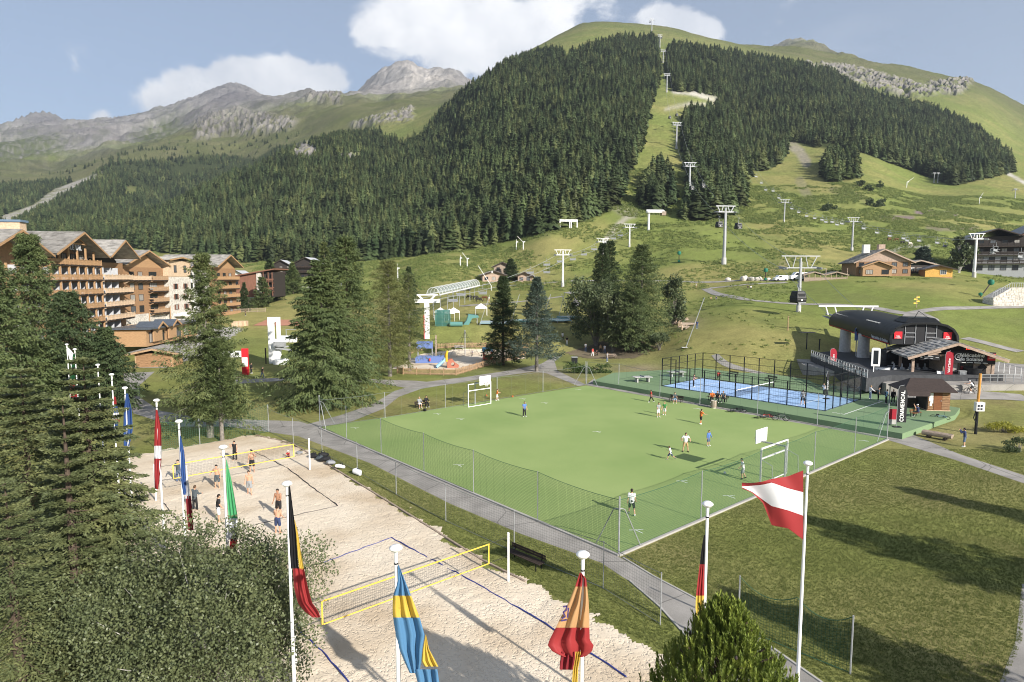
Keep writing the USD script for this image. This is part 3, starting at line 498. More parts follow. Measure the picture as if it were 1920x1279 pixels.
# ---------------------------------------------------------------- nets, fences, goals
def net_strands(b, tops, bots, dx, dz, w, n_sag=0):
    """ribbon strands between two polylines of equal length (lists of points): dx along, dz upwards"""
    T, B = np.asarray(tops, float), np.asarray(bots, float); s = np.r_[0, np.cumsum(np.linalg.norm(np.diff(B, axis=0), axis=1))]; L = s[-1]
    ss = np.linspace(0, L, max(2, int(L / dx))); f = lambda A, x: np.stack([np.interp(x, s, A[:, k]) for k in range(3)], 1)
    t_, b_ = f(T, ss), f(B, ss); d = np.gradient(b_, axis=0); d /= np.maximum(np.linalg.norm(d, axis=1, keepdims=True), 1e-9); V = np.stack([b_ - d * w / 2, b_ + d * w / 2, t_ + d * w / 2, t_ - d * w / 2], 1).reshape(-1, 3)
    b.add(V, np.arange(len(V)).reshape(-1, 4)); H = np.linalg.norm(T - B, axis=1).max(); sg = np.linspace(0, L, max(len(B), int(L / 1.2) + 2)); tt, bb = f(T, sg), f(B, sg)
    for k in np.linspace(0, 1, max(2, int(H / dz))):
        c_ = bb * (1 - k) + tt * k; V = np.stack([c_[:-1], c_[1:], c_[1:] + [0, 0, w], c_[:-1] + [0, 0, w]], 1).reshape(-1, 3); b.add(V, np.arange(len(V)).reshape(-1, 4))
def sag_fence(name, label, bases, h, net_m, sag, dx=.1, dz=.1, w=.02, post_m='galv', group=None, rp=.035, cable=True, hn=None, posts=None):
    B = [np.asarray(p, float) for p in bases]; t = thing(name, label, 'fence', B[0], 0, group); o = B[0]
    for p in (posts or B):
        q = p - o; MB().tube([q - [0, 0, .1], q + [0, 0, h]], rp, 6).build('post', post_m, t)
    tops, bots = [], []
    for p, q in zip(B, B[1:]):
        for k in np.linspace(0, 1, 9)[:-1]:
            r = p + (q - p) * k - o; bots.append(r + [0, 0, .04]); tops.append(r + [0, 0, (hn or h) - .05 - sag * 4 * k * (1 - k)])
    r = B[-1] - o; bots.append(r + [0, 0, .04]); tops.append(r + [0, 0, (hn or h) - .05]); b = MB(); net_strands(b, tops, bots, dx, dz, w); b.build('net', net_m, t)
    if cable: MB().tube(tops, .018, 4).build('top_cable', net_m, t); MB().tube(np.array(bots) + [0, 0, .02], .02, 4).build('bottom_cable', net_m, t)
    return t
FW = [(600, 801), (650, 823), (715, 852), (795, 886), (888, 926), (1008, 976), (1160, 1041)]
sag_fence('ball_net', 'tall green sagging ball net along the turf edge beside the tarmac path', [G(*p) for p in FW], 3.35, 'net_green', .14, .1, .1, .0105)
FE = [(1160, 1041), (1314, 975), (1425, 927), (1526, 883), (1602, 850), (1663, 823)]
sag_fence('ball_net', 'tall green sagging ball net along the turf edge beside the right-hand lawn', [G(*p) for p in FE], 3.35, 'net_green', .14, .1, .1, .0105)
sag_fence('court_fence', 'row of slim grey posts with wire between turf and the padel court', [G(*p) for p in [(1098, 722), (1160, 728), (1237, 747), (1312, 760), (1420, 778), (1532, 798), (1663, 823)]], 3.6, 'net_grey', .1, 2.2, 1.6, .012, 'grey_metal')
sag_fence('court_fence', 'row of slim grey posts along the far side of turf near the curving path', [G(*p) for p in [(600, 801), (722, 784), (835, 765), (932, 749), (1018, 735), (1098, 722)]], 3.0, 'net_grey', .1, 2.2, 1.4, .012, 'grey_metal')
sag_fence('wire_fence', 'light wire mesh fence with grey posts between the sand court and the tarmac path', [G(*p) for p in [(504, 810), (550, 832), (604, 848), (670, 885), (743, 928), (836, 978), (964, 1036), (1131, 1104), (1238, 1172)]], 2.55, 'net_grey', .08, .16, .14, .008, rp=.028)
sag_fence('back_net', 'dark green ball net behind the far end of the sand court', [G(*p) for p in [(300, 848), (375, 834), (504, 810)]], 2.9, 'net_green', .3, .18, .18, .016)
sag_fence('safety_net', 'loose green rope net sagging between two posts on the lawn by the white flagpole', [G(1384, 1177), G(1490, 1222), G(1594, 1264)], 2.5, 'net_green', .5, .14, .14, .012, posts=[G(1384, 1177), G(1594, 1264)])
for i, (px, py, dx1, dx2) in enumerate([(1160, 1041, (-42, -20), (33, -12)), (600, 801, (14, 8), (32, -7)), (1663, 823, (-14, 4), (-42, -18)), (1100, 722, (-14, 0), (16, 2))]):
    o = G(px, py); t = thing('corner_brace', ['galvanised corner brace frame at the near corner of the turf', 'dark corner brace frame at the left corner of the turf', 'galvanised corner brace frame at the right corner of the turf', 'galvanised corner brace frame at the far corner of the turf'][i], 'brace', o)
    MB().tube([(0, 0, 0), (0, 0, 3.5)], .05, 8).build('post', 'galv', t)
    for dp in (dx1, dx2):
        q = G(px + dp[0], py + dp[1]) - o; n_ = np.linalg.norm(q); q = q / n_ * 1.9; MB().tube([q, q * .25 + [0, 0, 2.6], q * .12 + [0, 0, 2.75], (0, 0, 2.75)], .03, 6).build('strut', 'galv', t)
def volley_net(label, a, b_):
    a, b_ = np.asarray(a, float), np.asarray(b_, float); t = thing('volleyball_net', label, 'net', (a + b_) / 2, 0, None); o = (a + b_) / 2; d = (b_ - a) / np.linalg.norm(b_ - a); L = np.linalg.norm(b_ - a)
    for p, nm in ((a, 'post'), (b_, 'post')): MB().tube([p - o - [0, 0, .1], p - o + [0, 0, 2.72]], .065, 10).build(nm, 'white_paint', t)
    e = lambda s, z: d * (s - L / 2) + [0, 0, z]
    s0, s1 = 1.3, L - 1.2
    for z0, z1 in ((2.42, 2.48), (1.40, 1.45)): MB().box(e(L / 2, (z0 + z1) / 2), (s1 - s0, .02, z1 - z0), math.atan2(d[1], d[0])).build('tape', 'yellow_tape', t)
    for s in (s0, s1): MB().box(e(s, 1.94), (.07, .022, 1.02), math.atan2(d[1], d[0])).build('side_band', 'yellow_tape', t)
    m = MB(); net_strands(m, [e(s0, 2.4), e(s1, 2.4)], [e(s0, 1.48), e(s1, 1.48)], .1, .1, .006); m.build('mesh', 'net_dark', t)
    for s, q in ((s0, 0), (s1, L)):
        for z in (2.45, 1.43): MB().tube([e(s, z), e(q, z + .05)], .012, 4).build('rope', 'rope_dark', t)
va, vb = G(953, 1092), G(581, 882); vd = np.array([-8.8, -7.4, 0]); vd = vd / np.linalg.norm(vd) * 11.4
volley_net('yellow-taped volleyball net on the near empty half of the sand court', va, va + vd); volley_net('yellow-taped volleyball net on the far sand court among the players', vb, vb + vd)
def rope(label, pts, m, r=.035):
    P = np.array([G(*p) for p in pts]); L = LineString(P[:, :2]); n = int(L.length / .5) + 2; q = np.array([L.interpolate(k, normalized=True).coords[0] for k in np.linspace(0, 1, n)]); q[1:-1] += R.normal(0, .025, q[1:-1].shape)
    z = .075 + .02 * R.normal(size=n); t = MB().tube(np.column_stack([q, z]), r, 5).build('line_rope', m); tag(t, label, 'rope')
rope('blue boundary rope on the near sand court, running towards the bench and bottom edge', [(734, 1010), (934, 1119), (1060, 1197), (1174, 1272)], 'rope_blue')
rope('faint blue end rope of the near sand court, left of the swedish-coloured flag', [(606, 1057), (734, 1010)], 'rope_blue', .022)
rope('blue boundary rope of the near sand court below the black, yellow and red flag', [(553, 1170), (567, 1190), (605, 1225), (653, 1279), (680, 1310)], 'rope_blue')
rope('dark boundary rope on the far sand court, right of the shirtless players', [(470, 845), (540, 880), (633, 950)], 'rope_dark')
rope('thin end rope of the far sand court, in front of the shirtless pair', [(444, 995), (520, 976), (633, 950)], 'rope_dark', .018)
rope('dark boundary rope on the far sand court, by the red and white flag', [(307, 945), (330, 975), (348, 992)], 'rope_dark')
def goal(label, a, b_, inward):
    """sports goal frame with a basketball board above it"""
    a, b_ = np.asarray(a, float), np.asarray(b_, float); o = (a + b_) / 2; t = thing('goal_frame', label, 'goal', o); a, b_ = a - o, b_ - o; n = np.asarray(inward, float); d = (b_ - a) / np.linalg.norm(b_ - a); rz = math.atan2(d[1], d[0])
    for p in (a, b_): MB().box(p + [0, 0, 1.45], (.1, .1, 2.9), rz).build('upright', 'white_metal', t)
    MB().bar(a + [0, 0, 2.05], b_ + [0, 0, 2.05], .1).build('crossbar', 'white_metal', t); MB().bar(a + [0, 0, 2.85], b_ + [0, 0, 2.85], .1).build('top_bar', 'white_metal', t); MB().bar(a + [0, 0, .05], b_ + [0, 0, .05], .06).build('ground_bar', 'white_paint', t)
    MB().bar([0, 0, 2.85] - n * .9, [0, 0, 2.85] + n * 1.1, .1).build('arm', 'galv', t); MB().bar(-n * .9, [0, 0, 2.85] - n * .9, .12).build('rear_post', 'galv', t)
    for p in (a, b_): MB().tube([p + [0, 0, 2.0] * np.array([1, 1, 1]) - n * .05, p - n * .9 + [0, 0, 1.7], p - n * 1.0 + [0, 0, 0]], .025, 6).build('net_hoop', 'galv', t)
    bd = MB().box([0, 0, 3.35] + n * 1.15, (1.8, .06, 1.1), rz).build('backboard', 'white_paint', t); q = MB()
    for s, z, w_, h_ in ((0, 3.45, .62, .05), (0, 3.0, .62, .05), (-.3, 3.22, .05, .5), (.3, 3.22, .05, .5)): q.box(d * s + [0, 0, z] + n * 1.19, (w_, .02, h_), rz)
    q.build('board_square', 'black', bd); k = np.arange(13) * 2 * np.pi / 12; c_ = n * 1.45 + [0, 0, 3.05]; ring = c_ + np.cos(k)[:, None] * d * .23 + np.sin(k)[:, None] * n * .23
    rg = MB().tube(ring, .018, 5, False).build('hoop', 'red', t); q = MB()
    for r_ in ring[:-1]: q.bar(r_, c_ + (r_ - c_) * .55 - [0, 0, .42], .012)
    q.build('hoop_net', 'white_paint', rg)
g1, g2 = (G(878, 764), G(920, 757)), (G(1425, 909), G(1474, 888)); cen = G(1130, 850); inn = lambda g: (lambda v: v / np.linalg.norm(v))(np.cross((g[1] - g[0]), [0, 0, 1.])) 
def inward(g): v = inn(g); return v if v @ (cen - (g[0] + g[1]) / 2) > 0 else -v
goal('white goal frame with basketball board at the far end, near the bench pair', *g1, inward(g1)); goal('grey goal frame with basketball board at the right end of the turf, by the goalkeeper', *g2, inward(g2))
# padel cage
glass = usdkit.material(stage, '/World/Looks/pane_glass', {'t': ('transparent_bsdf', dict(color=(.96, .98, .97))), 'g': ('glossy_bsdf', dict(roughness=.02)), 'f': ('fresnel', dict(IOR=1.45)), 'm': ('mix_closure', {})}, [('f.fac', 'm.fac'), ('t.BSDF', 'm.closure1'), ('g.BSDF', 'm.closure2')], surface='m.closure'); M['glass'] = glass
t = thing('padel_cage', 'black padel court cage of posts, mesh and glass around the blue floor', 'cage', pc(0, 0)); o = pc(0, 0)
def cage_post(s, tt, h): MB().box(pc(s, tt, h / 2) - o, (.1, .1, h), math.atan2(e1[1], e1[0])).build('post', 'black_metal', t)
side_s = np.linspace(0, PL, 11)
for tt in (0, PWd):
    for i, s in enumerate(side_s): cage_post(s, tt, 4 if i in (0, 1, 9, 10) or tt > 0 else 3)
    for z in (.06, 1.0, 2.0, 3.0): MB().bar(pc(0, tt, z) - o, pc(PL, tt, z) - o, .05).build('rail', 'black_metal', t)
    if tt: MB().bar(pc(0, tt, 4) - o, pc(PL, tt, 4) - o, .05).build('rail', 'black_metal', t)
    for s0, s1 in ((0, side_s[1]), (side_s[9], PL)):
        MB().bar(pc(s0, tt, 4) - o, pc(s1, tt, 4) - o, .05).build('rail', 'black_metal', t); MB().quad(*[pc(s, tt, z) - o for s, z in ((s0 + .1, .1), (s1 - .1, .1), (s1 - .1, 2.95), (s0 + .1, 2.95))]).build('glass_pane', 'glass', t)
    m = MB(); net_strands(m, [pc(side_s[1], tt, 3) - o, pc(side_s[9], tt, 3) - o], [pc(side_s[1], tt, .1) - o, pc(side_s[9], tt, .1) - o], .3, .3, .012); m.build('mesh_panel', 'black_metal', t)
for s in (0, PL):
    for tt in np.linspace(0, PWd, 6)[1:-1]: cage_post(s, tt, 4)
    for z in (.06, 3.0, 4.0): MB().bar(pc(s, 0, z) - o, pc(s, PWd, z) - o, .05).build('rail', 'black_metal', t)
    for a_, c_ in zip(np.linspace(0, PWd, 6)[:-1], np.linspace(0, PWd, 6)[1:]): MB().quad(*[pc(s, q, z) - o for q, z in ((a_ + .06, .1), (c_ - .06, .1), (c_ - .06, 2.95), (a_ + .06, 2.95))]).build('glass_pane', 'glass', t)
    m = MB(); net_strands(m, [pc(s, 0, 4) - o, pc(s, PWd, 4) - o], [pc(s, 0, 3) - o, pc(s, PWd, 3) - o], .3, .3, .012); m.build('mesh_panel', 'black_metal', t)
t = thing('padel_net', 'low dark net with white tape across the blue padel floor', 'net', pc(PL / 2, PWd / 2)); o = pc(PL / 2, PWd / 2)
for q in (0.15, PWd - .15): MB().tube([pc(PL / 2, q) - o, pc(PL / 2, q, 1.0) - o], .05, 8).build('post', 'black_metal', t)
MB().bar(pc(PL / 2, .15, .9) - o, pc(PL / 2, PWd - .15, .9) - o, .03, .09).build('tape', 'white_paint', t); m = MB(); net_strands(m, [pc(PL / 2, .15, .86) - o, pc(PL / 2, PWd - .15, .86) - o], [pc(PL / 2, .15, .05) - o, pc(PL / 2, PWd - .15, .05) - o], .07, .07, .012); m.build('mesh', 'net_dark', t)
# ---------------------------------------------------------------- trees near at hand
def leafmat2(name, dark, light, scale, trans=.3, rough=.6, tip=None):
    n = {'g': ('geometry', {}), 'n': ('noise_texture', dict(scale=scale, detail=3.0)), 'ad': ('math', dict(math_type='multiply_add', value2=.45)), 'h': ('math', dict(math_type='multiply', value2=.55)), 'r': ('rgb_ramp', {'ramp': [(.25, dark), (.75, light)] if tip is None else [(.25, dark), (.62, light), (.85, tip)]}),
         'p': ('principled_bsdf', dict(roughness=rough, specular_ior_level=.3)), 'tr': ('translucent_bsdf', {}), 'mx': ('mix_closure', dict(fac=trans))}
    L = [('g.position', 'n.vector'), ('g.random_per_island', 'ad.value1'), ('n.fac', 'h.value1'), ('h.value', 'ad.value3'), ('ad.value', 'r.fac'), ('r.color', 'p.base_color'), ('r.color', 'tr.color'), ('p.BSDF', 'mx.closure1'), ('tr.BSDF', 'mx.closure2')]
    M[name] = usdkit.material(stage, '/World/Looks/' + name, n, L, surface='mx.closure')
for a in (('needle_spruce', (.10, .12, .05), (.30, .30, .115), .8, .1, .6, (.40, .335, .125)), ('needle_blue', (.07, .10, .075), (.20, .235, .18), .8, .1), ('needle_larch', (.10, .125, .045), (.30, .32, .115), .5, .2), ('needle_mid', (.085, .115, .042), (.265, .30, .10), .5, .15), ('needle_yellow', (.14, .15, .05), (.36, .35, .125), .5, .3), ('needle_deep', (.05, .075, .03), (.15, .185, .065), .6, .12),
          ('leaf_birch', (.095, .115, .052), (.31, .325, .15), .9, .14, .45), ('leaf_mid', (.08, .105, .047), (.235, .26, .125), .5, .15, .5), ('needle_pine', (.17, .22, .042), (.44, .47, .085), 2.0, .2, .5, (.56, .52, .11)), ('leaf_bush', (.06, .10, .03), (.18, .23, .07), 2, .3), ('flower_yellow', (.25, .25, .03), (.55, .48, .05), 2, .2), ('grass_blade', (.155, .18, .052), (.34, .335, .125), .9, .3)): leafmat2(*a)
def blades(P, D, N, L, W):
    """narrow diamonds: base P, direction D, side N, length L, width W -> vertices, faces"""
    L, W = np.asarray(L)[:, None], np.asarray(W)[:, None]; m = P + D * L * .45
    V = np.stack([P, m + N * W / 2, P + D * L, m - N * W / 2], 1).reshape(-1, 3); k = np.arange(len(P))[:, None] * 4
    return V, np.vstack([k + [0, 1, 2], k + [0, 2, 3]])
def unit(v): return v / np.maximum(np.linalg.norm(v, axis=-1, keepdims=True), 1e-9)
def conifer(name, label, base, H, Rb, m, seed, nb=260, twigs=9, per=5, droop=.25, shape=1.0, bottom=.08, blade=.16, width=.055, rag=.3, up=.0, hang=.0, bark='bark', group=None, lean=0.0, trunk_r=None, sparse=0.0, whorl=0, jit=.38, tj=.16, scale_min=.06, top_power=1.0):
    """a trunk with whorled boughs; every bough carries side twigs covered in needle sprays"""
    r = np.random.default_rng(seed); t = thing(name, label, 'tree', base, 0, group); tr = trunk_r or H * .014 + .05
    MB().tube([(0, 0, -.3), (lean * .15, 0, H * .4), (lean * .5, 0, H * .75), (lean, 0, H * .985)], [tr * 1.15, tr * .8, tr * .4, .015], 9).build('trunk', bark, t)
    iz = np.arange(nb) if not whorl else (np.arange(nb) // whorl) * whorl + whorl * .5; z = bottom + (1 - bottom) * (iz + r.uniform(-.5, .5, nb) * (.22 * whorl if whorl else 1)) / nb; z = np.clip(z, bottom, .985) ** (1.0 / top_power); a = np.arange(nb) * 2.39996 + r.normal(0, .5, nb); q = (1 - z) / (1 - bottom)
    L = Rb * (q ** shape) * (1 - rag * r.uniform(0, 1, nb) ** 1.5) + Rb * scale_min
    lump = meshkit.noise(np.stack([np.cos(a) * 1.3 + 9, np.sin(a) * 1.3 + 9, z * H / 2.2], -1), seed % 50); L *= .5 + .92 * lump
    if sparse: L *= np.where(r.uniform(0, 1, nb) < sparse, .35, 1)
    d = np.stack([np.cos(a), np.sin(a), 0 * a], 1); side = np.stack([-np.sin(a), np.cos(a), 0 * a], 1); br = MB(); VV, FF, n0 = [], [], 0
    S = np.linspace(.12, 1, twigs); o = np.stack([lean * z ** 2, 0 * z, z * H], 1); slope0 = up + .35 * (z - .35)
    def along(s): return o + d * (L * s)[:, None] + np.array([0, 0, 1.]) * (L * (slope0 * s - droop * s ** 2 * (1.1 - .6 * z) + .10 * s ** 4))[:, None]
    for s in S:
        p0 = along(s); dz = unit(along(min(s + .05, 1.05)) - along(s - .05)); tl = L * (1.12 - s) * .55 + .06 * Rb * .4 + .05
        for sg in (-1, 1, 0):
            if sg == 0 and s < .8: continue
            td = unit(dz * (.75 if sg else 1) + side * sg * r.uniform(.5, 1.1, nb)[:, None] + np.stack([0 * z, 0 * z, r.normal(-hang, tj, nb)], 1)); ll = tl * r.uniform(.55, 1.15, nb)
            for k in range(per):
                w = (k + r.uniform(0, 1, nb)) / per; pp = p0 + td * (ll * w)[:, None] + r.normal(0, .03 * jit * Rb, (nb, 3)); pp[:, 2] -= hang * (ll * w) ** 2 * .5
                bd = unit(td * .8 + r.normal(0, jit, (nb, 3)) + np.array([0, 0, -hang * .7 + up * .3])); nn = unit(np.cross(bd, np.array([0, 0, 1.]) + r.normal(0, .5, (nb, 3))))
                V, F_ = blades(pp, bd, nn, blade * r.uniform(.7, 1.5, nb) * (.55 + .45 * q), width * r.uniform(.7, 1.4, nb)); VV.append(V); FF.append(F_ + n0); n0 += len(V)
    usdkit.mesh(stage, ppath(t) + '/crown', (np.vstack(VV), np.vstack(FF)), M[m])
    ii = r.choice(nb, min(nb, 70), replace=False)
    for i in ii: br.add(*(lambda w0: (np.array([o[i] + [0, 0, w0], o[i] - side[i] * w0, o[i] + side[i] * w0, along(.75)[i]]), [[0, 1, 3], [1, 2, 3], [2, 0, 3]]))(tr * .22))
    br.build('bough', bark, t, kind='stuff'); return t
def broadleaf(name, label, base, center, rad, m, seed, n=9000, blade=.1, width=.06, lumps=14, bark='bark_grey', group=None, trunk_h=None):
    """limbs that fork into lumps of leaves with gaps between them"""
    r = np.random.default_rng(seed); t = thing(name, label, 'tree' if trunk_h else 'shrub', base, 0, group); c_ = np.asarray(center, float); rad = np.asarray(rad, float)
    lc = unit(r.normal(0, 1, (lumps, 3))) * r.uniform(.35, .85, (lumps, 1)) ** .7 * rad + c_; lc[:, 2] = np.maximum(lc[:, 2], c_[2] - rad[2] * .8); lr = r.uniform(.24, .42, lumps)
    w = MB(); tr = (.02 * c_[2] + .05) * (.45 if lumps > 40 else 1)
    for k in range(lumps):
        mid = c_ * .5 * np.array([1, 1, .9]) + (lc[k] - c_) * .3; w.tube([(r.normal(0, tr), r.normal(0, tr), -.2), mid, mid + (lc[k] - mid) * .6, lc[k]], [tr * (1.2 if k == 0 else .7), tr * .55, tr * .3, .01], 6)
    w.build('trunk' if trunk_h else 'stem', bark, t)
    k = r.integers(0, lumps, n); u = unit(r.normal(0, 1, (n, 3))); rr = r.uniform(0, 1, n) ** .45; P = lc[k] + u * (rr * lr[k])[:, None] * rad * 1.05
    g = meshkit.noise(P / (rad.mean() * .16) + 20, seed % 31); P = P[g > .36]; n = len(P); D = unit(r.normal(0, 1, (n, 3)) + [0, 0, -.25]); N = unit(np.cross(D, r.normal(0, 1, (n, 3))))
    V, F_ = blades(P, D, N, blade * r.uniform(.6, 1.4, n), width * r.uniform(.7, 1.3, n)); usdkit.mesh(stage, ppath(t) + '/crown', (V, F_), M[m]); return t
def place(px, py, Y):                                                  # foot of a tree below a picture point, at distance Y
    p = at(px, py, Y); return np.array([p[0], Y, float(hz(p[0], Y)[0])])
def top_h(px, py, Y): p = at(px, py, Y); return p[2] - float(hz(p[0], Y)[0])
def T(px, py, Y, fn, name, label, Rb, m, seed, **k): return conifer(name, label, place(px, py, Y), top_h(px, py, Y), Rb, m, seed, **k)
T(155, 668, 26.5, 0, 'spruce_tree', 'tall brown-tipped spruce in the left foreground, its top between the flagpoles', 3.6, 'needle_spruce', 1, nb=270, twigs=15, per=9, jit=.2, tj=.05, blade=.17, width=.075, droop=.42, shape=.8, rag=.3, up=.05, whorl=10, hang=.12)
T(38, 690, 33, 0, 'spruce_tree', 'broad yellowish spruce at the left edge behind the foreground spruce', 4.0, 'needle_spruce', 2, whorl=10, nb=230, twigs=12, per=7, jit=.2, tj=.05, blade=.22, width=.09, droop=.4, shape=.75)
T(116, 742, 24.5, 0, 'spruce_tree', 'small pointed spruce leader just left of the tall foreground spruce', 2.4, 'needle_spruce', 3, whorl=8, nb=168, twigs=11, per=7, jit=.2, tj=.05, blade=.16, width=.05, droop=.2, shape=.9)
T(8, 900, 22, 0, 'spruce_tree', 'low green spruce at the bottom left corner of the picture', 2.9, 'needle_spruce', 31, whorl=9, nb=180, twigs=11, per=7, jit=.2, tj=.05, blade=.16, width=.05, droop=.35, shape=.8)
T(50, 437, 84, 0, 'larch_tree', 'tallest grey-green larch on the left, in front of the timber hotel', 8.6, 'needle_mid', 4, nb=330, twigs=9, per=5, blade=.5, width=.13, droop=.35, shape=.95, hang=.35, rag=.4)
T(128, 545, 78, 0, 'larch_tree', 'dense drooping larch right of the tallest left-hand larch', 6.2, 'needle_deep', 5, nb=280, twigs=8, per=5, blade=.45, width=.13, droop=.4, shape=.7, hang=.35)
T(196, 612, 76, 0, 'larch_tree', 'low larch at the right end of the left-hand tree mass', 4.0, 'needle_deep', 6, nb=200, twigs=8, per=5, blade=.4, width=.12, droop=.4, shape=.7, hang=.35)
T(-25, 480, 70, 0, 'larch_tree', 'larch cut by the left edge of the picture beside the hotel', 7, 'needle_mid', 7, nb=260, twigs=8, per=5, blade=.5, width=.14, droop=.35, shape=.8, hang=.3)
T(56, 640, 74, 0, 'larch_tree', 'dark low larch in front of the left-hand tree mass, behind the flagpoles', 6.0, 'needle_mid', 8, nb=240, twigs=8, per=5, blade=.42, width=.13, droop=.35, shape=.6, hang=.3)
T(378, 472, 62.5, 0, 'larch_tree', 'slender sparse larch in front of the stone tower, beside the sand court', 5.3, 'needle_larch', 9, nb=270, twigs=9, per=6, blade=.38, width=.09, droop=.3, shape=.8, hang=.3, rag=.5, bark='bark_grey', bottom=.13, sparse=.3)
T(408, 640, 61, 0, 'pine_tree', 'bushy blue-green stone pine below the slender larch by the court', 2.3, 'needle_mid', 10, nb=200, twigs=7, per=6, blade=.3, width=.08, droop=.0, shape=.45, up=.4, bottom=.18, bark='bark_grey', rag=.35)
T(600, 485, 77.5, 0, 'spruce_tree', 'big drooping green spruce by the curving path, left of the playground', 6.6, 'needle_mid', 11, whorl=8, nb=280, twigs=12, per=7, jit=.24, tj=.08, blade=.42, width=.13, droop=.42, shape=.78, hang=.3, rag=.3, bottom=.10, bark='bark_grey')
T(648, 442, 88, 0, 'larch_tree', 'tall larch rising behind the big drooping spruce by the path', 6.4, 'needle_mid', 12, nb=300, twigs=8, per=5, blade=.45, width=.12, droop=.3, shape=.75, hang=.3, rag=.45, bottom=.12)
T(607, 452, 96, 0, 'larch_tree', 'thin brownish larch top behind the big drooping spruce', 3.4, 'needle_larch', 13, nb=150, twigs=7, per=5, blade=.4, width=.09, droop=.3, shape=.8, hang=.2, rag=.5, bottom=.3)
T(727, 487, 102, 0, 'larch_tree', 'light yellow-green larch with two pale trunks beside the playground fence', 6.6, 'needle_yellow', 14, nb=300, twigs=8, per=5, blade=.4, width=.08, droop=.25, shape=.6, hang=.3, rag=.5, bottom=.14, sparse=.2, bark='bark_grey')
T(765, 512, 108, 0, 'pine_tree', 'thin half-bare grey pine between the yellow larch and the white lift pylon', 6.4, 'needle_larch', 15, nb=170, twigs=7, per=5, blade=.4, width=.09, droop=.2, shape=.6, hang=.1, rag=.7, bottom=.22, sparse=.4, bark='bark_grey')
T(767, 500, 150, 0, 'spruce_tree', 'narrow dark spruce behind the playground trees near the lift', 3.2, 'needle_deep', 16, nb=120, twigs=6, per=4, blade=.6, width=.16, droop=.3)
T(943, 518, 115.5, 0, 'spruce_tree', 'dark narrow spruce, left of the pair beside the playground', 4.2, 'needle_deep', 17, nb=300, twigs=8, per=5, blade=.42, width=.13, droop=.3, shape=.8, rag=.3, bottom=.1)
T(1007, 520, 107.5, 0, 'spruce_tree', 'blue-grey spruce with bare lower trunk, right of the pair by the path', 4.6, 'needle_blue', 18, nb=280, twigs=8, per=5, blade=.38, width=.11, droop=.15, shape=.9, up=.1, bottom=.15, bark='bark_grey')
T(1130, 456, 152, 0, 'spruce_tree', 'dark spruce top at the back left of the picnic grove', 5.0, 'needle_deep', 19, nb=220, twigs=7, per=4, blade=.6, width=.18, droop=.3, shape=.8)
T(1144, 452, 158, 0, 'spruce_tree', 'brownish spruce top at the back of the picnic grove', 5.0, 'needle_deep', 20, nb=200, twigs=7, per=4, blade=.6, width=.18, droop=.3, shape=.8)
T(1205, 458, 134, 0, 'larch_tree', 'tall grey-green larch in the middle of the picnic grove', 8.0, 'needle_mid', 21, nb=340, twigs=8, per=5, blade=.5, width=.13, droop=.3, shape=.75, hang=.25, rag=.45, bottom=.12, bark='bark_grey')
T(1188, 530, 128, 0, 'larch_tree', 'dense green larch at the front of the picnic grove', 5.2, 'needle_mid', 22, nb=260, twigs=8, per=5, blade=.45, width=.13, droop=.35, shape=.55, hang=.3, bottom=.14, bark='bark_grey')
def B(px, py, Y, name, label, ctr_z, rad, m, seed, **k):
    p = place(px, py, Y); return broadleaf(name, label, p, (0, 0, ctr_z), rad, m, seed, **k)
B(1118, 640, 137, 'broadleaf_tree', 'round grey-leaved broadleaf tree at the left of the picnic grove', 8.6, (6.2, 5.0, 7.2), 'leaf_mid', 41, n=12000, blade=.55, width=.3, trunk_h=3)
B(1150, 640, 130, 'broadleaf_tree', 'dark broadleaf tree in the picnic grove above the people', 7.0, (4.2, 4, 5.8), 'leaf_birch', 42, n=7000, blade=.55, width=.3, trunk_h=3)
B(1176, 655, 129, 'broadleaf_tree', 'low rounded broadleaf tree at the front of the picnic grove, beside the larch', 5.4, (4.2, 3.6, 4.4), 'leaf_mid', 57, n=6500, blade=.45, width=.26, trunk_h=3)
B(1264, 600, 146, 'broadleaf_tree', 'silvery broadleaf tree at the right of the picnic grove', 6.4, (3.5, 3.3, 6.0), 'leaf_mid', 43, n=6000, blade=.5, width=.28, trunk_h=3)
B(1236, 630, 124, 'broadleaf_shrub', 'small round green shrub right of the picnic grove trunks', 2.0, (2.3, 2.2, 1.9), 'leaf_mid', 44, n=3000, blade=.3, width=.18, lumps=9)
B(1105, 698, 106, 'broadleaf_shrub', 'low spreading green bush on the grass above the turf corner', 1.0, (4.4, 1.8, 1.2), 'leaf_bush', 45, n=3500, blade=.3, width=.14, lumps=12)
B(1886, 806, 64, 'flowering_bush', 'low bright yellow flowering bush at the right edge', .6, (2.4, 1.0, .75), 'flower_yellow', 46, n=2600, blade=.16, width=.08, lumps=12)
B(1912, 850, 57, 'broadleaf_shrub', 'low dark bush at the right edge below the yellow bush', .6, (1.6, 1.1, .7), 'needle_deep', 47, n=1500, blade=.2, width=.08, lumps=8)
B(1798, 515, 212, 'broadleaf_tree', 'grey-green birch beside the dark hotel and its slanted lift pylon', 6.5, (4.4, 4, 5.2), 'leaf_mid', 48, n=3500, blade=.9, width=.5, trunk_h=3, bark='bark_birch')
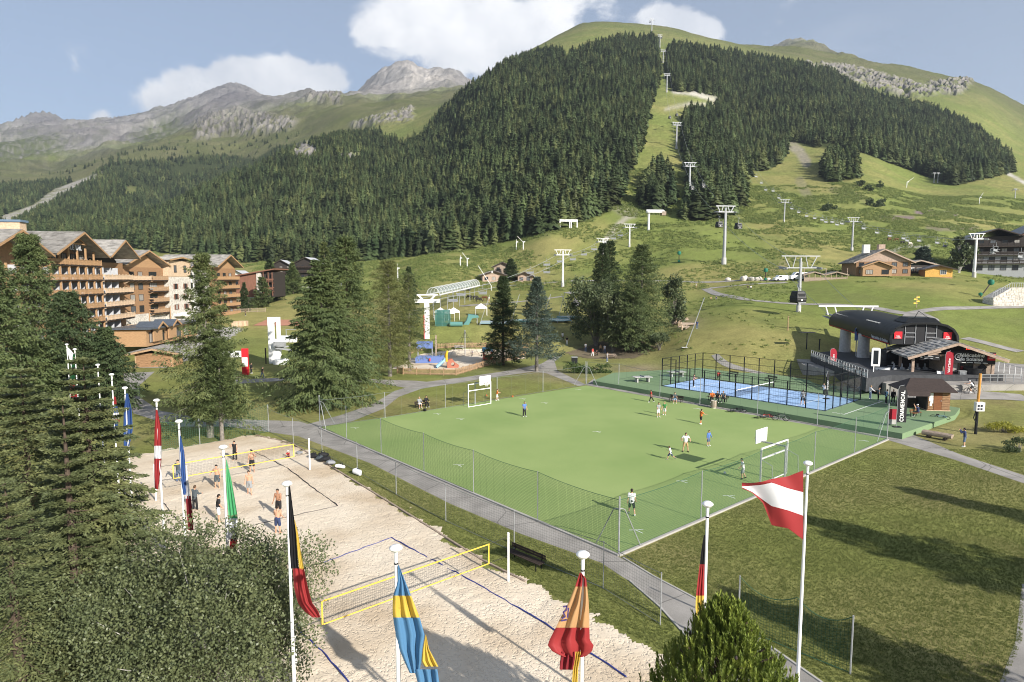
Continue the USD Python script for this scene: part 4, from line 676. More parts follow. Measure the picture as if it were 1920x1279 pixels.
# birch crown seen from above, bottom left
pb = place(395, 1100, 22.5); broadleaf('birch_tree', 'big grey-green birch crown in the foreground between the flagpoles', pb, (-.3, 0, 3.5), (4.6, 3.6, 3.5), 'leaf_birch', 50, n=115000, blade=.10, width=.075, lumps=64, bark='bark_birch', trunk_h=3)
B(1732, 488, 232, 'spruce_tree', 'x', 1, (1, 1, 1), 'needle_blue', 51, n=10) if False else T(1732, 464, 226, 0, 'spruce_tree', 'round dark blue spruce behind the slope restaurant', 3.6, 'needle_blue', 51, nb=140, twigs=6, per=4, blade=.8, width=.25, droop=.2, shape=.6)
T(958, 486, 268, 0, 'spruce_tree', 'small dark spruce behind the grey chalets below the chairlift', 3.4, 'needle_deep', 52, nb=120, twigs=6, per=4, blade=.9, width=.25, droop=.2, shape=.6)
T(505, 487, 245, 0, 'spruce_tree', 'dark spruce right of the brown timber building', 5, 'needle_deep', 53, nb=160, twigs=6, per=4, blade=.9, width=.25)
T(548, 494, 262, 0, 'spruce_tree', 'spruce in front of the far black chalets', 5, 'needle_mid', 54, nb=160, twigs=6, per=4, blade=.9, width=.25)
T(490, 520, 225, 0, 'spruce_tree', 'small green conifer against the brown timber building', 3.2, 'needle_mid', 55, nb=110, twigs=6, per=4, blade=.7, width=.22, shape=.5)
T(457, 530, 215, 0, 'spruce_tree', 'tiny dark conifer below the brown timber building', 2.0, 'needle_deep', 56, nb=90, twigs=6, per=4, blade=.6, width=.2)
for k, (px, py, Y) in enumerate([(1612, 350, 430), (1628, 358, 420), (1648, 352, 430), (1630, 385, 385), (1645, 388, 380), (1655, 386, 382), (1545, 395, 372), (1560, 393, 375)]):
    q = GT(px, py); broadleaf('slope_shrub', 'dark shrub in the loose cluster on the slope below the tree clump', q, (0, 0, 1.8), (3.2, 2.6, 2.6), 'needle_deep', 60 + k, n=500, blade=1.1, width=.6, lumps=7, group='shrubs on the ski slope')
# trees just outside the frame whose shadows fall on the right-hand lawn
for k, (x, y, h, rb) in enumerate([(39.5, 17.5, 15.2, 6.2), (47.5, 26, 13.6, 3.2), (28, 11, 13, 3.4), (23, 7.5, 10, 3)]):
    t = conifer('lawn_spruce', 'tall spruce beyond the right edge that shades the lawn', (x, y, 0), h, rb, 'needle_deep', 80 + k, nb=190, twigs=6, per=5, rag=.5, shape=.75, blade=.5, width=.2, droop=.25, group='spruces beyond the right edge')
# mountain pine at the bottom right: upright shoots with tufts of long needles and dark cones
def mountain_pine():
    r = np.random.default_rng(5); base = np.array([5.5, 15.5, 0]); H = 7.62; t = thing('mountain_pine', 'bright green mountain pine with dark cones at the bottom right', 'tree', base)
    MB().tube([(0, 0, -.2), (0, 0, 4), (0, 0, H * .97)], [.2, .13, .03], 9).build('trunk', 'bark', t)
    n = 1700; z = r.uniform(.42, 1, n) ** .8; a = r.uniform(0, 6.283, n); q = (1 - z) / .58; R_ = (.24 + 2.75 * np.clip(q, 0, 1) ** .75) * r.uniform(.45, 1.05, n); lump = meshkit.noise(np.stack([np.cos(a) * 2 + 5, np.sin(a) * 2 + 5, z * 7], -1), 4); R_ *= .75 + .45 * lump
    tip = np.stack([R_ * np.cos(a), R_ * np.sin(a), z * H - R_ * .12], 1); out = np.stack([np.cos(a), np.sin(a), 0 * a], 1); up = unit(out * r.uniform(.05, .6, n)[:, None] * np.clip(q + .2, 0, 1)[:, None] + [0, 0, 1.0] + r.normal(0, .12, (n, 3))); ln = r.uniform(.32, .68, n)
    VV, FF, n0 = [], [], 0
    for k in range(58):
        s = r.uniform(0, 1, n); P = tip + up * (ln * (s - .6))[:, None]; rd = unit(np.cross(up, r.normal(0, 1, (n, 3)))); D = unit(rd * (.8 - .55 * s)[:, None] + up * .8); V, F_ = blades(P, D, unit(np.cross(D, up)), .12 * r.uniform(.7, 1.2, n), np.full(n, .03)); VV.append(V); FF.append(F_ + n0); n0 += len(V)
    usdkit.mesh(stage, ppath(t) + '/crown', (np.vstack(VV), np.vstack(FF)), M['needle_pine']); b = MB()
    for i in range(0, n, 14): b.bar([0, 0, max(tip[i, 2] - R_[i] * .6 - .2, 1)], tip[i], .03)
    b.build('bough', 'bark', t, kind='stuff')
    for i in r.choice(n, 60, replace=False):
        b = MB(); c_ = tip[i] + out[i] * .06 + up[i] * .02; b.lathe([(.004, -.05), (.03, -.03), (.036, 0), (.026, .035), (.004, .06)], c_, 7); b.build('cone', 'cone_dark', t)
mat('cone_dark', (.055, .04, .04), .8); mountain_pine()
# grass tufts over the near lawns
def tufts():
    r = np.random.default_rng(12); proto = MB()
    for k in range(7):
        a = r.uniform(0, 6.28); h = r.uniform(.05, .10); p = np.array([math.cos(a), math.sin(a), 0]) * r.uniform(0, .06); d = np.array([r.normal(0, .03), r.normal(0, .03), h]); s = np.array([-math.sin(a), math.cos(a), 0]) * .012; proto.add([p - s, p + s, p + d], [[0, 1, 2]])
    pi = UsdGeom.PointInstancer.Define(stage, '/World/lawn_grass'); pr = usdkit.mesh(stage, '/World/lawn_grass/tuft', (np.vstack(proto.v), np.vstack(proto.f)), M['grass_blade']); pi.CreatePrototypesRel().SetTargets([pr.GetPath()])
    n = 330000; y = r.uniform(14, 58, n); x = r.uniform(-1, 1, n) * y * .86; block = [sp.buffer(.1)] + [Polygon([G(*q)[:2] for q in pts]).buffer(.15) for pts in ([(602, 801), (1160, 1045), (1664, 826), (1100, 723)], [(428, 800), (440, 786), (560, 790), (598, 801), (700, 845), (1160, 1044), (1225, 1080), (1310, 1125), (1420, 1195), (1540, 1279), (1620, 1340), (1400, 1345), (1330, 1250), (1283, 1190), (1238, 1140), (1180, 1090), (1127, 1055), (977, 1001), (843, 944), (693, 868), (560, 818)], [(1700, 823), (1800, 852), (1925, 893), (1925, 908), (1790, 862), (1668, 826)], [(1925, 1090), (1925, 1200), (1870, 1345), (2100, 1345), (2100, 1090)])]
    ok = np.ones(n, bool)
    for p in block: ok &= ~contains_xy(p, x, y)
    x, y = x[ok], y[ok]; n = len(x); sc = r.uniform(.45, .95, n)
    fill_pi(pi, np.stack([x, y, hz(x, y)], 1), r.uniform(0, 6.28, n), np.stack([sc, sc, sc], 1), np.zeros(n, int)); tag(pi, 'short grass growing on the lawns around the courts', 'grass', kind='stuff'); print('tufts', n)
tufts()
def tussocks():
    r = np.random.default_rng(14); protos = []; pi = UsdGeom.PointInstancer.Define(stage, '/World/meadow_grass')
    for j in range(3):
        b = MB()
        for k in range(16):
            a = r.uniform(0, 6.28); h = r.uniform(.25, .6); p = np.array([math.cos(a), math.sin(a), 0]) * r.uniform(0, .55); s_ = np.array([-math.sin(a), math.cos(a), 0]) * .09; b.add([p - s_, p + s_, p + [r.normal(0, .15), r.normal(0, .15), h]], [[0, 1, 2]])
        protos.append(usdkit.mesh(stage, f'/World/meadow_grass/tussock_{j:03d}', (np.vstack(b.v), np.vstack(b.f)), M[('meadow_blade', 'meadow_blade', 'herb_blade')[j]]).GetPath())
    pi.CreatePrototypesRel().SetTargets(protos); n = 90000; y = np.sqrt(r.uniform(105 ** 2, 470 ** 2, n)); u = r.uniform(-.5, .86, n); x = u * y; z = hz(x, y); px, py = pix(np.stack([x, y, z], -1)); nn = meshkit.fbm(np.stack([x / 14, y / 14, 0 * x], -1), 4, 6)
    ok = (nn > .44) & (r.uniform(0, 1, n) < np.clip((y - 90) / 120, .15, 1)); ok &= ~((px < 640) & (py > 540)) & ~((px > 1500) & (py > 530)) & ~((px > 700) & (px < 1260) & (py > 545)) & (px > 420)
    x, y, z = x[ok], y[ok], z[ok]; n = len(x); sc = r.uniform(.5, 1.3, n) * np.clip(y / 260, .6, 1.5); fill_pi(pi, np.stack([x, y, z], 1), r.uniform(0, 6.28, n), np.stack([sc * 1.5, sc * 1.5, sc], 1), r.integers(0, 3, n)); tag(pi, 'rough grass and herbs growing on the ski slope meadows', 'grass', kind='stuff'); print('tussocks', n)
leafmat2('meadow_blade', (.20, .24, .07), (.36, .36, .13), .08, .4); leafmat2('herb_blade', (.14, .19, .055), (.27, .30, .10), .08, .4); tussocks()
# ---------------------------------------------------------------- flagpoles and flags
def flat(name, col, rough=.6): M[name] = usdkit.material(stage, '/World/Looks/' + name, {'p': ('principled_bsdf', dict(base_color=col, roughness=rough, specular_ior_level=.2)), 't': ('translucent_bsdf', dict(color=col)), 'm': ('mix_closure', dict(fac=.3))}, [('p.BSDF', 'm.closure1'), ('t.BSDF', 'm.closure2')], surface='m.closure')
for k, v in dict(cloth_black=(.02, .02, .022), cloth_yellow=(.66, .46, .08), cloth_red=(.35, .04, .042), cloth_blue=(.10, .24, .42), cloth_navy=(.05, .11, .31), cloth_white=(.74, .74, .76), cloth_green=(.10, .42, .18), cloth_darkgreen=(.02, .10, .04), cloth_orange=(.56, .33, .16), cloth_maroon=(.26, .03, .04), cloth_purple=(.10, .07, .22)).items(): flat(k, v)
PH = 9.0
def pole(pxt, pyt, label):
    Y = (HC - PH) * F / (pyt - 521) * 1.0
    for _ in range(6): p = at(pxt, pyt, Y); Y *= (HC - PH) / max(HC - p[2], .1)
    p = at(pxt, pyt, Y); t = thing('flagpole', label, 'flagpole', (p[0], Y, 0))
    MB().tube([(0, 0, -.1), (0, 0, 3), (0, 0, PH - .25)], [.075, .062, .045], 12).build('shaft', 'white_paint', t, smooth=40)
    MB().lathe([(.0, PH + .03), (.10, PH + .025), (.165, PH - .025), (.175, PH - .06), (.12, PH - .13), (.05, PH - .15), (.05, PH - .34), (.0, PH - .34)], n=20).build('cap', 'white_paint', t, smooth=40)
    MB().lathe([(.05, PH - .45), (.058, PH - .45), (.058, PH - .49), (.05, PH - .49)], n=12).build('collar', 'black_metal', t)
    MB().tube([(.07, 0, 1.1), (.065, -.01, 5), (.05, 0, PH - .4)], .006, 4).build('halyard', 'rope_dark', t); MB().lathe([(.0, .04), (.16, .04), (.16, -.1), (.0, -.1)], n=12).build('base_collar', 'galv', t)
    return Y
poles = {}
for k, (px, py, lab) in enumerate([(742, 1024, 'white flagpole at the bottom centre carrying the blue and yellow flag'), (538, 904, 'white flagpole right of the birch carrying the black, yellow and red flag'), (418, 836, 'white flagpole carrying the hanging green, white and red flag'), (335, 788, 'white flagpole carrying the hanging blue, white and red flag'), (293, 749, 'white flagpole carrying the hanging red flag with a white band'), (234, 726, 'white flagpole carrying the plain blue flag'), (209, 701, 'white flagpole carrying the red, white and blue crossed flag'), (183, 683, 'white flagpole mostly hidden in the foreground spruce'), (140, 654, 'white flagpole carrying the dark green and red flag'), (125, 645, 'white flagpole carrying the small white flag, farthest left'), (1093, 1036, 'white flagpole carrying the red and orange flag with an emblem'), (1327, 942, 'white flagpole above the mountain pine carrying the black, red and gold flag'), (1515, 866, 'white flagpole on the right carrying the streaming red and white flag')]): poles[px] = pole(px, py, lab)
def cloth(t, name, m, Y, rows, seed, fold=.10, nt=14, waves=2.6, parent_loc=(0, 0, 0)):
    """rows: (py, left px, right px); folds run down the cloth"""
    rows = np.array(rows, float); n = max(8, int((rows[-1, 0] - rows[0, 0]) / 5)); py = np.linspace(rows[0, 0], rows[-1, 0], n); l, r_ = np.interp(py, rows[:, 0], rows[:, 1]), np.interp(py, rows[:, 0], rows[:, 2]); tt = np.linspace(0, 1, nt); V = []
    for i in range(n):
        for k in tt:
            px = l[i] + (r_[i] - l[i]) * k; w = (r_[i] - l[i]) * Y / F; dep = fold * min(1, w / .5) * math.sin(waves * 6.283 * k + seed + .9 * i / n) * (.4 + .6 * k) + .05 * math.sin(5 * i / n + seed * 2 + 4 * k) * min(1, w)
            q = at(px, py[i], Y + dep - .07); V.append(q - np.asarray(parent_loc))
    a = (np.arange(n - 1)[:, None] * nt + np.arange(nt - 1)).ravel(); f = np.stack([a, a + 1, a + nt + 1, a + nt], 1); MB().add(V, f).build(name, m, t, smooth=True)
def flag(label, pole_px, parts, seed, fold=.10, waves=2.6):
    Y = poles[pole_px]; o = at(pole_px, parts[0][1][0][0], Y); t = thing('flag', label, 'flag', o)
    for m, rows in parts: cloth(t, 'stripe', m, Y, rows, seed, fold, parent_loc=o, waves=waves)
flag('limp black, yellow and red flag beside the birch crown', 538, [('cloth_black', [(904, 541, 543), (960, 541.5, 550), (1000, 542, 555), (1060, 545, 559), (1066, 546, 561)]), ('cloth_yellow', [(975, 552, 553), (1000, 555, 559), (1040, 558, 565), (1068, 561, 570)]), ('cloth_red', [(1066, 549, 570), (1100, 551, 577), (1130, 558, 585), (1146, 570, 597), (1158, 586, 601)])], 1)
flag('blue flag with yellow cross hanging at the bottom centre', 742, [('cloth_blue', [(1060, 746, 748), (1090, 746, 760), (1117, 737, 771)]), ('cloth_yellow', [(1117, 737, 771), (1140, 736, 780), (1158, 737, 787)]), ('cloth_blue', [(1158, 737, 787), (1190, 742, 796), (1216, 748, 792), (1240, 758, 790), (1262, 768, 786)]), ('cloth_yellow', [(1190, 798, 799), (1216, 793, 804), (1240, 790, 817), (1250, 796, 822)]), ('cloth_blue', [(1255, 776, 820), (1275, 782, 823), (1300, 786, 826)])], 2, .13)
flag('red and orange flag with an emblem hanging above the sand', 1093, [('cloth_red', [(1074, 1087, 1090), (1085, 1083, 1099), (1100, 1078, 1101)]), ('cloth_orange', [(1100, 1078, 1101), (1130, 1066, 1104), (1160, 1050, 1105), (1177, 1042, 1105)]), ('cloth_red', [(1177, 1042, 1105), (1200, 1030, 1106), (1210, 1027, 1113), (1222, 1036, 1110), (1232, 1056, 1096)]), ('cloth_maroon', [(1222, 1052, 1080), (1240, 1050, 1079), (1256, 1049, 1077)]), ('cloth_yellow', [(1222, 1078, 1090), (1255, 1074, 1084), (1285, 1072, 1083)])], 3, .14)
fe = stage.GetPrimAtPath('/World/flag_002'); fo = at(1093, 1074, poles[1093]); b = MB()
for a_, c_ in [((1056, 1138), (1063, 1136)), ((1063, 1136), (1062, 1144)), ((1062, 1144), (1056, 1148)), ((1056, 1148), (1060, 1156)), ((1060, 1156), (1053, 1160)), ((1066, 1140), (1064, 1158)), ((1052, 1164), (1063, 1162))]: b.bar(at(*a_, poles[1093] - .26) - fo, at(*c_, poles[1093] - .26) - fo, .035, .02, up=(0, 1, 0))
b.build('emblem', 'cloth_purple', fe)
flag('black, red and gold flag hanging straight above the mountain pine', 1327, [('cloth_black', [(1003, 1320, 1322), (1030, 1315, 1322), (1058, 1312, 1321)]), ('cloth_red', [(1058, 1312, 1321), (1090, 1308, 1320), (1117, 1305, 1320)]), ('cloth_yellow', [(1117, 1305, 1320), (1140, 1304, 1319), (1155, 1306, 1317)])], 4, .08)
flag('limp green, white and red flag in front of the sand players', 418, [('cloth_green', [(862, 424, 425), (900, 424, 434), (940, 426, 441), (972, 429, 446)]), ('cloth_white', [(972, 424, 446), (1000, 423, 445), (1012, 424, 445)]), ('cloth_red', [(1010, 432, 445), (1030, 430, 443), (1050, 432, 441)])], 5, .12)
b = MB(); r_ = np.random.default_rng(3); fo = at(418, 862, poles[418]); fe = stage.GetPrimAtPath('/World/flag_004')
for k in range(40):
    q = at(r_.uniform(434, 444), r_.uniform(990, 1014), poles[418] - .32) - fo; b.box(q, (.05, .01, .05))
b.build('print', 'black', fe)
flag('limp blue, white and red flag in front of the far sand court', 335, [('cloth_navy', [(817, 337, 339), (850, 337, 346), (880, 337, 348), (905, 340, 349), (928, 344, 350)]), ('cloth_white', [(872, 348, 350), (900, 348, 353), (925, 349, 357), (935, 346, 357)]), ('cloth_maroon', [(930, 348, 358), (960, 350, 361), (994, 353, 363)])], 6, .09)
flag('hanging red flag with a white band at the sand corner', 293, [('cloth_red', [(768, 292, 295), (800, 290, 302), (836, 289, 303)]), ('cloth_white', [(836, 289, 303), (850, 289, 303), (860, 289, 303)]), ('cloth_red', [(860, 289, 303), (890, 289, 300), (917, 290, 297)])], 7, .09)
flag('plain blue flag drooping beside the grass by the spruce', 234, [('cloth_navy', [(738, 236, 240), (770, 232, 247), (805, 231, 249), (822, 231, 246), (836, 232, 242)])], 8, .14)
flag('red, white and blue crossed flag half hidden by the spruce', 209, [('cloth_red', [(744, 213, 217), (758, 214, 219)]), ('cloth_navy', [(762, 213, 220), (774, 214, 222)]), ('cloth_white', [(774, 212, 223), (786, 211, 224)]), ('cloth_red', [(786, 210, 224), (792, 210, 225)]), ('cloth_navy', [(792, 212, 222), (802, 212, 221)]), ('cloth_white', [(802, 210, 222), (812, 209, 221)]), ('cloth_red', [(812, 208, 219), (817, 209, 216)])], 9, .12)
flag('dark green and red flag hanging among the left trees', 140, [('cloth_darkgreen', [(664, 137, 141), (690, 134, 141), (721, 131, 140)]), ('cloth_red', [(721, 131, 140), (740, 132, 146), (757, 133, 143)])], 10, .12)
flag('small white flag on the farthest left pole', 125, [('cloth_white', [(652, 126, 128), (662, 127, 138), (675, 131, 139), (692, 134, 136)])], 11, .1)
# the streaming flag: built in columns from hoist to fly
def stream():
    Y = poles[1515]; C_ = np.array([(1506, 882, 923, 967, 1012), (1478, 893, 916, 957, 991), (1447, 898, 905, 949, 985), (1430, 903, 909, 937, 942), (1410, 906, 911, 922, 924), (1392, 905, 912, 914, 916)], float); o = at(1506, 882, Y); t = thing('flag', 'red, white and red flag streaming left from the right-hand pole', 'flag', o)
    n = 30; px = np.linspace(1506, 1391, n); g = [np.interp(px, C_[::-1, 0], C_[::-1, k]) for k in range(1, 5)]
    for j, m in enumerate(('cloth_red', 'cloth_white', 'cloth_red')):
        V = []; nt = 8
        for i in range(n):
            for k in np.linspace(0, 1, nt): s = i / (n - 1); V.append(at(px[i], g[j][i] * (1 - k) + g[j + 1][i] * k, Y + .16 * math.sin(7 * s + 1.3 * (j + k)) * min(1, s * 3) - .25 * s) - o)
        a = (np.arange(n - 1)[:, None] * nt + np.arange(nt - 1)).ravel(); MB().add(V, np.stack([a, a + 1, a + nt + 1, a + nt], 1)).build('stripe', m, t, smooth=True)
stream()

# ---------------------------------------------------------------- people
mat('skin', (.50, .29, .19), .55); mat('skin_tan', (.36, .19, .115), .5); mat('hair_dark', (.018, .013, .010), .6); mat('hair_brown', (.07, .04, .022), .6); mat('hair_fair', (.26, .17, .08), .6)
for k, v in dict(w_black=(.016, .016, .018), w_white=(.72, .72, .72), w_grey=(.25, .26, .27), w_navy=(.03, .045, .11), w_red=(.45, .04, .035), w_orange=(.58, .15, .03), w_green=(.07, .26, .08), w_blue=(.09, .17, .42), w_tan=(.42, .28, .14), w_slate=(.07, .085, .095), w_denim=(.10, .14, .22), w_pink=(.6, .36, .33), w_lightblue=(.25, .42, .55), eye_dark=(.02, .015, .012), lip=(.35, .12, .1)).items(): mat(k, v, .75)
def sph(p, r, n=10): return mf.Manifold.sphere(float(r), n).translate([float(x) for x in p])
def chain(pts, radii, n=10):
    s = [sph(p, r, n) for p, r in zip(pts, radii)]; return [mf.Manifold.batch_hull([a, b]) for a, b in zip(s, s[1:])]
def fuse(parts, k=2):
    m = mf.Manifold.batch_boolean(parts, mf.OpType.Add).to_mesh(); t = trimesh.Trimesh(m.vert_properties[:, :3], m.tri_verts, process=True)
    if k: t = trimesh.smoothing.filter_taubin(t, iterations=k)
    return t
def rotx(v, a): c_, s_ = math.cos(a), math.sin(a); return np.array([v[0], v[1] * c_ - v[2] * s_, v[1] * s_ + v[2] * c_])
def figure(t, h=1.75, legs=((4, 6, 5), (4, 6, 5)), arms=((8, 8, 15), (8, 8, 15)), lean=4, turn=0, pelvis=None, top='w_white', top_kind='tee', low='w_black', low_kind='shorts', skin='skin', hair='hair_dark', shoes='w_white', hat=None, pack=None, belly=0, socks=None, glasses=False, face=True):
    """local frame: faces +y; legs = (swing forward, knee bend, spread), arms = (swing forward, spread, elbow bend) in degrees"""
    D = math.radians; pz = pelvis if pelvis is not None else 1.0; k = h / 1.75; P0 = np.array([0, 0, .93 * pz])
    ln = D(lean); ax = lambda x, y, z: P0 + rotx(np.array([x, y, z]), -ln)
    neck, headc, chest, waist = ax(0, .0, .56), ax(0, .035, .71), ax(0, .01, .38), ax(0, 0, .16)
    J = {}
    for s, (sw, kn, sp), (asw, asp, el) in ((-1, *[legs[0]], *[arms[0]]), (1, *[legs[1]], *[arms[1]])):
        hip = P0 + [s * .09, 0, -.02]; d = rotx(np.array([s * math.sin(D(sp)), 0, -math.cos(D(sp))]), D(sw)); knee = hip + d * .43; d2 = rotx(np.array([s * math.sin(D(sp)) * .6, 0, -1.]), D(sw - kn)); d2 /= np.linalg.norm(d2); ank = knee + d2 * .42
        fd = rotx(np.array([s * .2, 1, -.12]), D(min(0, (sw - kn) * .6))); fd /= np.linalg.norm(fd); sh = ax(s * .185, 0, .50); da = rotx(np.array([s * math.sin(D(asp)), 0, -math.cos(D(asp))]), D(asw)); elb = sh + da * .29; db = rotx(np.array([s * math.sin(D(asp)) * (1 - el / 70.), 0, -math.cos(D(asp))]), D(asw + el)); db /= np.linalg.norm(db); wr = elb + db * .25
        J[s] = dict(hip=hip, knee=knee, ank=ank, fd=fd, sh=sh, elb=elb, wr=wr, db=db)
    low_z = min(min((J[s]['ank'] - [0, 0, .075])[2], (J[s]['ank'] + J[s]['fd'] * .15 - [0, 0, .06])[2]) for s in J); off = np.array([0, 0, -low_z]) if pelvis is None else np.zeros(3)
    A = lambda p: (p + off) * k
    def limb(keys, rad, s, n=10): return chain([A(J[s][q]) for q in keys], [r * k for r in rad], n)
    sk = chain([A(waist - [0, 0, .1]), A(waist), A(chest)], [.115 * k, .11 * k, .125 * k]); body = sk
    for s in (-1, 1):
        body += chain([A(P0 + [s * .06, -.01, 0]), A(ax(s * .055, 0, .2)), A(ax(s * .09, .01, .38)), A(J[s]['sh'] - [s * .03, 0, .02])], [.105 * k, .095 * k, .098 * k, .07 * k])
        body += limb(('hip', 'knee', 'ank'), (.088, .055, .038), s) + [mf.Manifold.batch_hull([sph(A(J[s]['knee'] * .65 + J[s]['ank'] * .35 - [0, .015, 0]), .058 * k), sph(A(J[s]['ank']), .04 * k)])]
        body += limb(('sh', 'elb', 'wr'), (.058, .042, .028), s)
        w, d = J[s]['wr'], J[s]['db']; sd = np.cross(d, [0, 0, 1.]); sd = sd / np.linalg.norm(sd) if np.linalg.norm(sd) > .1 else np.array([0, 1., 0]); nrm = np.cross(sd, d)
        body.append(mf.Manifold.batch_hull([sph(A(w), .026 * k, 8), sph(A(w + d * .085 + sd * .03), .015 * k, 8), sph(A(w + d * .085 - sd * .03), .015 * k, 8)]))
        for q, fl in zip((-.033, -.011, .011, .033), (.062, .075, .08, .065)): f0 = w + d * .085 + sd * q; body += chain([A(f0), A(f0 + d * fl * .55 + nrm * .01 * s), A(f0 + d * fl * .9 + nrm * .035 * s)], [.0105 * k, .0095 * k, .008 * k], 6)
        body += chain([A(w + d * .03 + sd * .025), A(w + d * .06 + sd * .055), A(w + d * .095 + sd * .058)], [.013 * k, .012 * k, .010 * k], 6)
        body += chain([A(J[s]['ank'] - J[s]['fd'] * .05 - [0, 0, .035]), A(J[s]['ank'] + J[s]['fd'] * .10 - [0, 0, .045]), A(J[s]['ank'] + J[s]['fd'] * .16 - [0, 0, .052])], [.036 * k, .036 * k, .024 * k]); body.append(mf.Manifold.batch_hull([sph(A(J[s]['ank']), .038 * k), sph(A(J[s]['ank'] - [0, 0, .04]), .034 * k)]))
    T_ = D(turn); fw = np.array([-math.sin(T_), math.cos(T_), 0]); rt = np.array([math.cos(T_), math.sin(T_), 0]); hd = lambda x, y, z: A(headc + rt * x + fw * y + [0, 0, z])
    body += chain([A(neck - [0, 0, .06]), A(neck + [0, 0, .06])], [.062 * k, .05 * k]); body += [mf.Manifold.batch_hull([sph(hd(0, -.012, .035), .088 * k, 12), sph(hd(0, .03, .02), .07 * k, 12), sph(hd(0, .045, -.075), .042 * k, 10)]), mf.Manifold.batch_hull([sph(hd(0, .095, .012), .010 * k, 6), sph(hd(0, .112, -.022), .014 * k, 6), sph(hd(0, .085, -.03), .016 * k, 6)])]
    for s in (-1, 1): body.append(mf.Manifold.batch_hull([sph(hd(s * .085, -.005, .018), .014 * k, 6), sph(hd(s * .08, .0, -.03), .011 * k, 6)]))
    def put(m, name, mt, sm=True): usdkit.mesh(stage, ppath(t) + '/' + numbered(name, ppath(t)), m, M[mt], smooth=sm)
    put(fuse(body), 'body', skin)
    if face:
        for s in (-1, 1): put(fuse([sph(hd(s * .033, .083, .022), .0135 * k, 8)], 0), 'eye', 'eye_dark')
        put(fuse(chain([hd(-.022, .082, -.062), hd(.022, .082, -.062)], [.009 * k] * 2, 6), 0), 'mouth', 'lip')
    hr = [mf.Manifold.batch_hull([sph(hd(0, -.02, .055), .096 * k, 12), sph(hd(0, -.045, .0), .085 * k, 12), sph(hd(0, .035, .085), .052 * k, 10)])]
    if hair.endswith('+'): hr.append(mf.Manifold.batch_hull([sph(hd(0, -.06, 0), .07 * k), sph(hd(0, -.07, -.17), .05 * k)])); hair = hair[:-1]
    put(fuse(hr), 'hair', hair)
    if hat: put(fuse([mf.Manifold.batch_hull([sph(hd(0, -.01, .07), .102 * k, 12), sph(hd(0, -.02, .11), .07 * k, 12)]), mf.Manifold.batch_hull([sph(hd(-.05, .1, .06), .012 * k, 6), sph(hd(.05, .1, .06), .012 * k, 6), sph(hd(0, .16, .05), .012 * k, 6)])]), 'cap', hat)
    if glasses: put(fuse([mf.Manifold.batch_hull([sph(hd(-.05, .085, .024), .018 * k, 6), sph(hd(.05, .085, .024), .018 * k, 6)])], 0), 'sunglasses', 'black')
    if top:
        g = .014 * k; c_ = chain([A(P0 + [0, 0, -.06]), A(waist), A(chest), A(ax(0, 0, .47))], [.128 * k + g * .3, .122 * k, .137 * k, .105 * k])
        for s in (-1, 1):
            c_ += chain([A(P0 + [s * .065, -.01, -.04]), A(ax(s * .06, 0, .2)), A(ax(s * .092, .01, .38)), A(J[s]['sh'] - [s * .02, 0, .01])], [.108 * k + g, .1 * k + g, .1 * k + g, .068 * k + g * .7])
            e = J[s]['sh'] * .4 + J[s]['elb'] * .6
            if top_kind == 'tee': c_ += chain([A(J[s]['sh']), A(e)], [.064 * k + g, .058 * k + g])
            elif top_kind == 'long': c_ += chain([A(J[s]['sh']), A(J[s]['elb']), A(J[s]['wr'])], [.062 * k + g, .046 * k + g, .034 * k + g])
        put(fuse(c_), {'tee': 'shirt', 'long': 'jacket', 'tank': 'vest'}[top_kind], top)
    if low:
        g = .016 * k; c_ = chain([A(P0 + [0, 0, .06]), A(P0 - [0, 0, .05])], [.118 * k + g, .118 * k + g])
        for s in (-1, 1):
            c_ += chain([A(P0 + [s * .06, -.01, .03]), A(J[s]['hip'])], [.1 * k + g, .092 * k + g]); e = J[s]['hip'] * .12 + J[s]['knee'] * .88
            if low_kind == 'shorts': c_ += chain([A(J[s]['hip']), A(e)], [.092 * k + g, .078 * k + g])
            else: c_ += chain([A(J[s]['hip']), A(J[s]['knee']), A(J[s]['ank'] + [0, 0, .02])], [.092 * k + g, .062 * k + g, .05 * k + g])
        put(fuse(c_), 'shorts' if low_kind == 'shorts' else 'trousers', low)
    if socks:
        for s in (-1, 1): put(fuse(chain([A(J[s]['knee'] * .75 + J[s]['ank'] * .25), A(J[s]['ank'])], [.062 * k, .05 * k])), 'sock', socks)
    if shoes:
        for s in (-1, 1): an, fd = J[s]['ank'], J[s]['fd']; put(fuse([mf.Manifold.batch_hull([sph(A(an - fd * .055 - [0, 0, .036]), .044 * k), sph(A(an - [0, 0, .005]), .046 * k), sph(A(an + fd * .12 - [0, 0, .046]), .042 * k), sph(A(an + fd * .17 - [0, 0, .054]), .030 * k)])], 0), 'shoe', shoes)
    if pack: put(fuse([mf.Manifold.batch_hull([sph(A(ax(sx * .09, -.2, z)), .07 * k) for sx in (-1, 1) for z in (.14, .46)])], 1), 'backpack', pack)
    return {s: {q: A(J[s][q]) for q in ('wr', 'ank', 'knee', 'elb')} for s in J}
PEOPLE = {}
def person(label, px, py, face, hpx=None, h=1.75, z=None, **kw):
    p = G(px, py, z or 0) if z is not None else GT(px, py)
    t = thing('person', label, 'person', p, math.radians(-face)); kw.setdefault('face', False) if p[1] > 60 else None; J = figure(t, h=h, **kw); PEOPLE[label] = (p, J); return t
hips = ((-10, 40, 70), (-10, 40, 70)); fold_ = ((35, 18, 85), (35, 18, 85)); S0 = .03
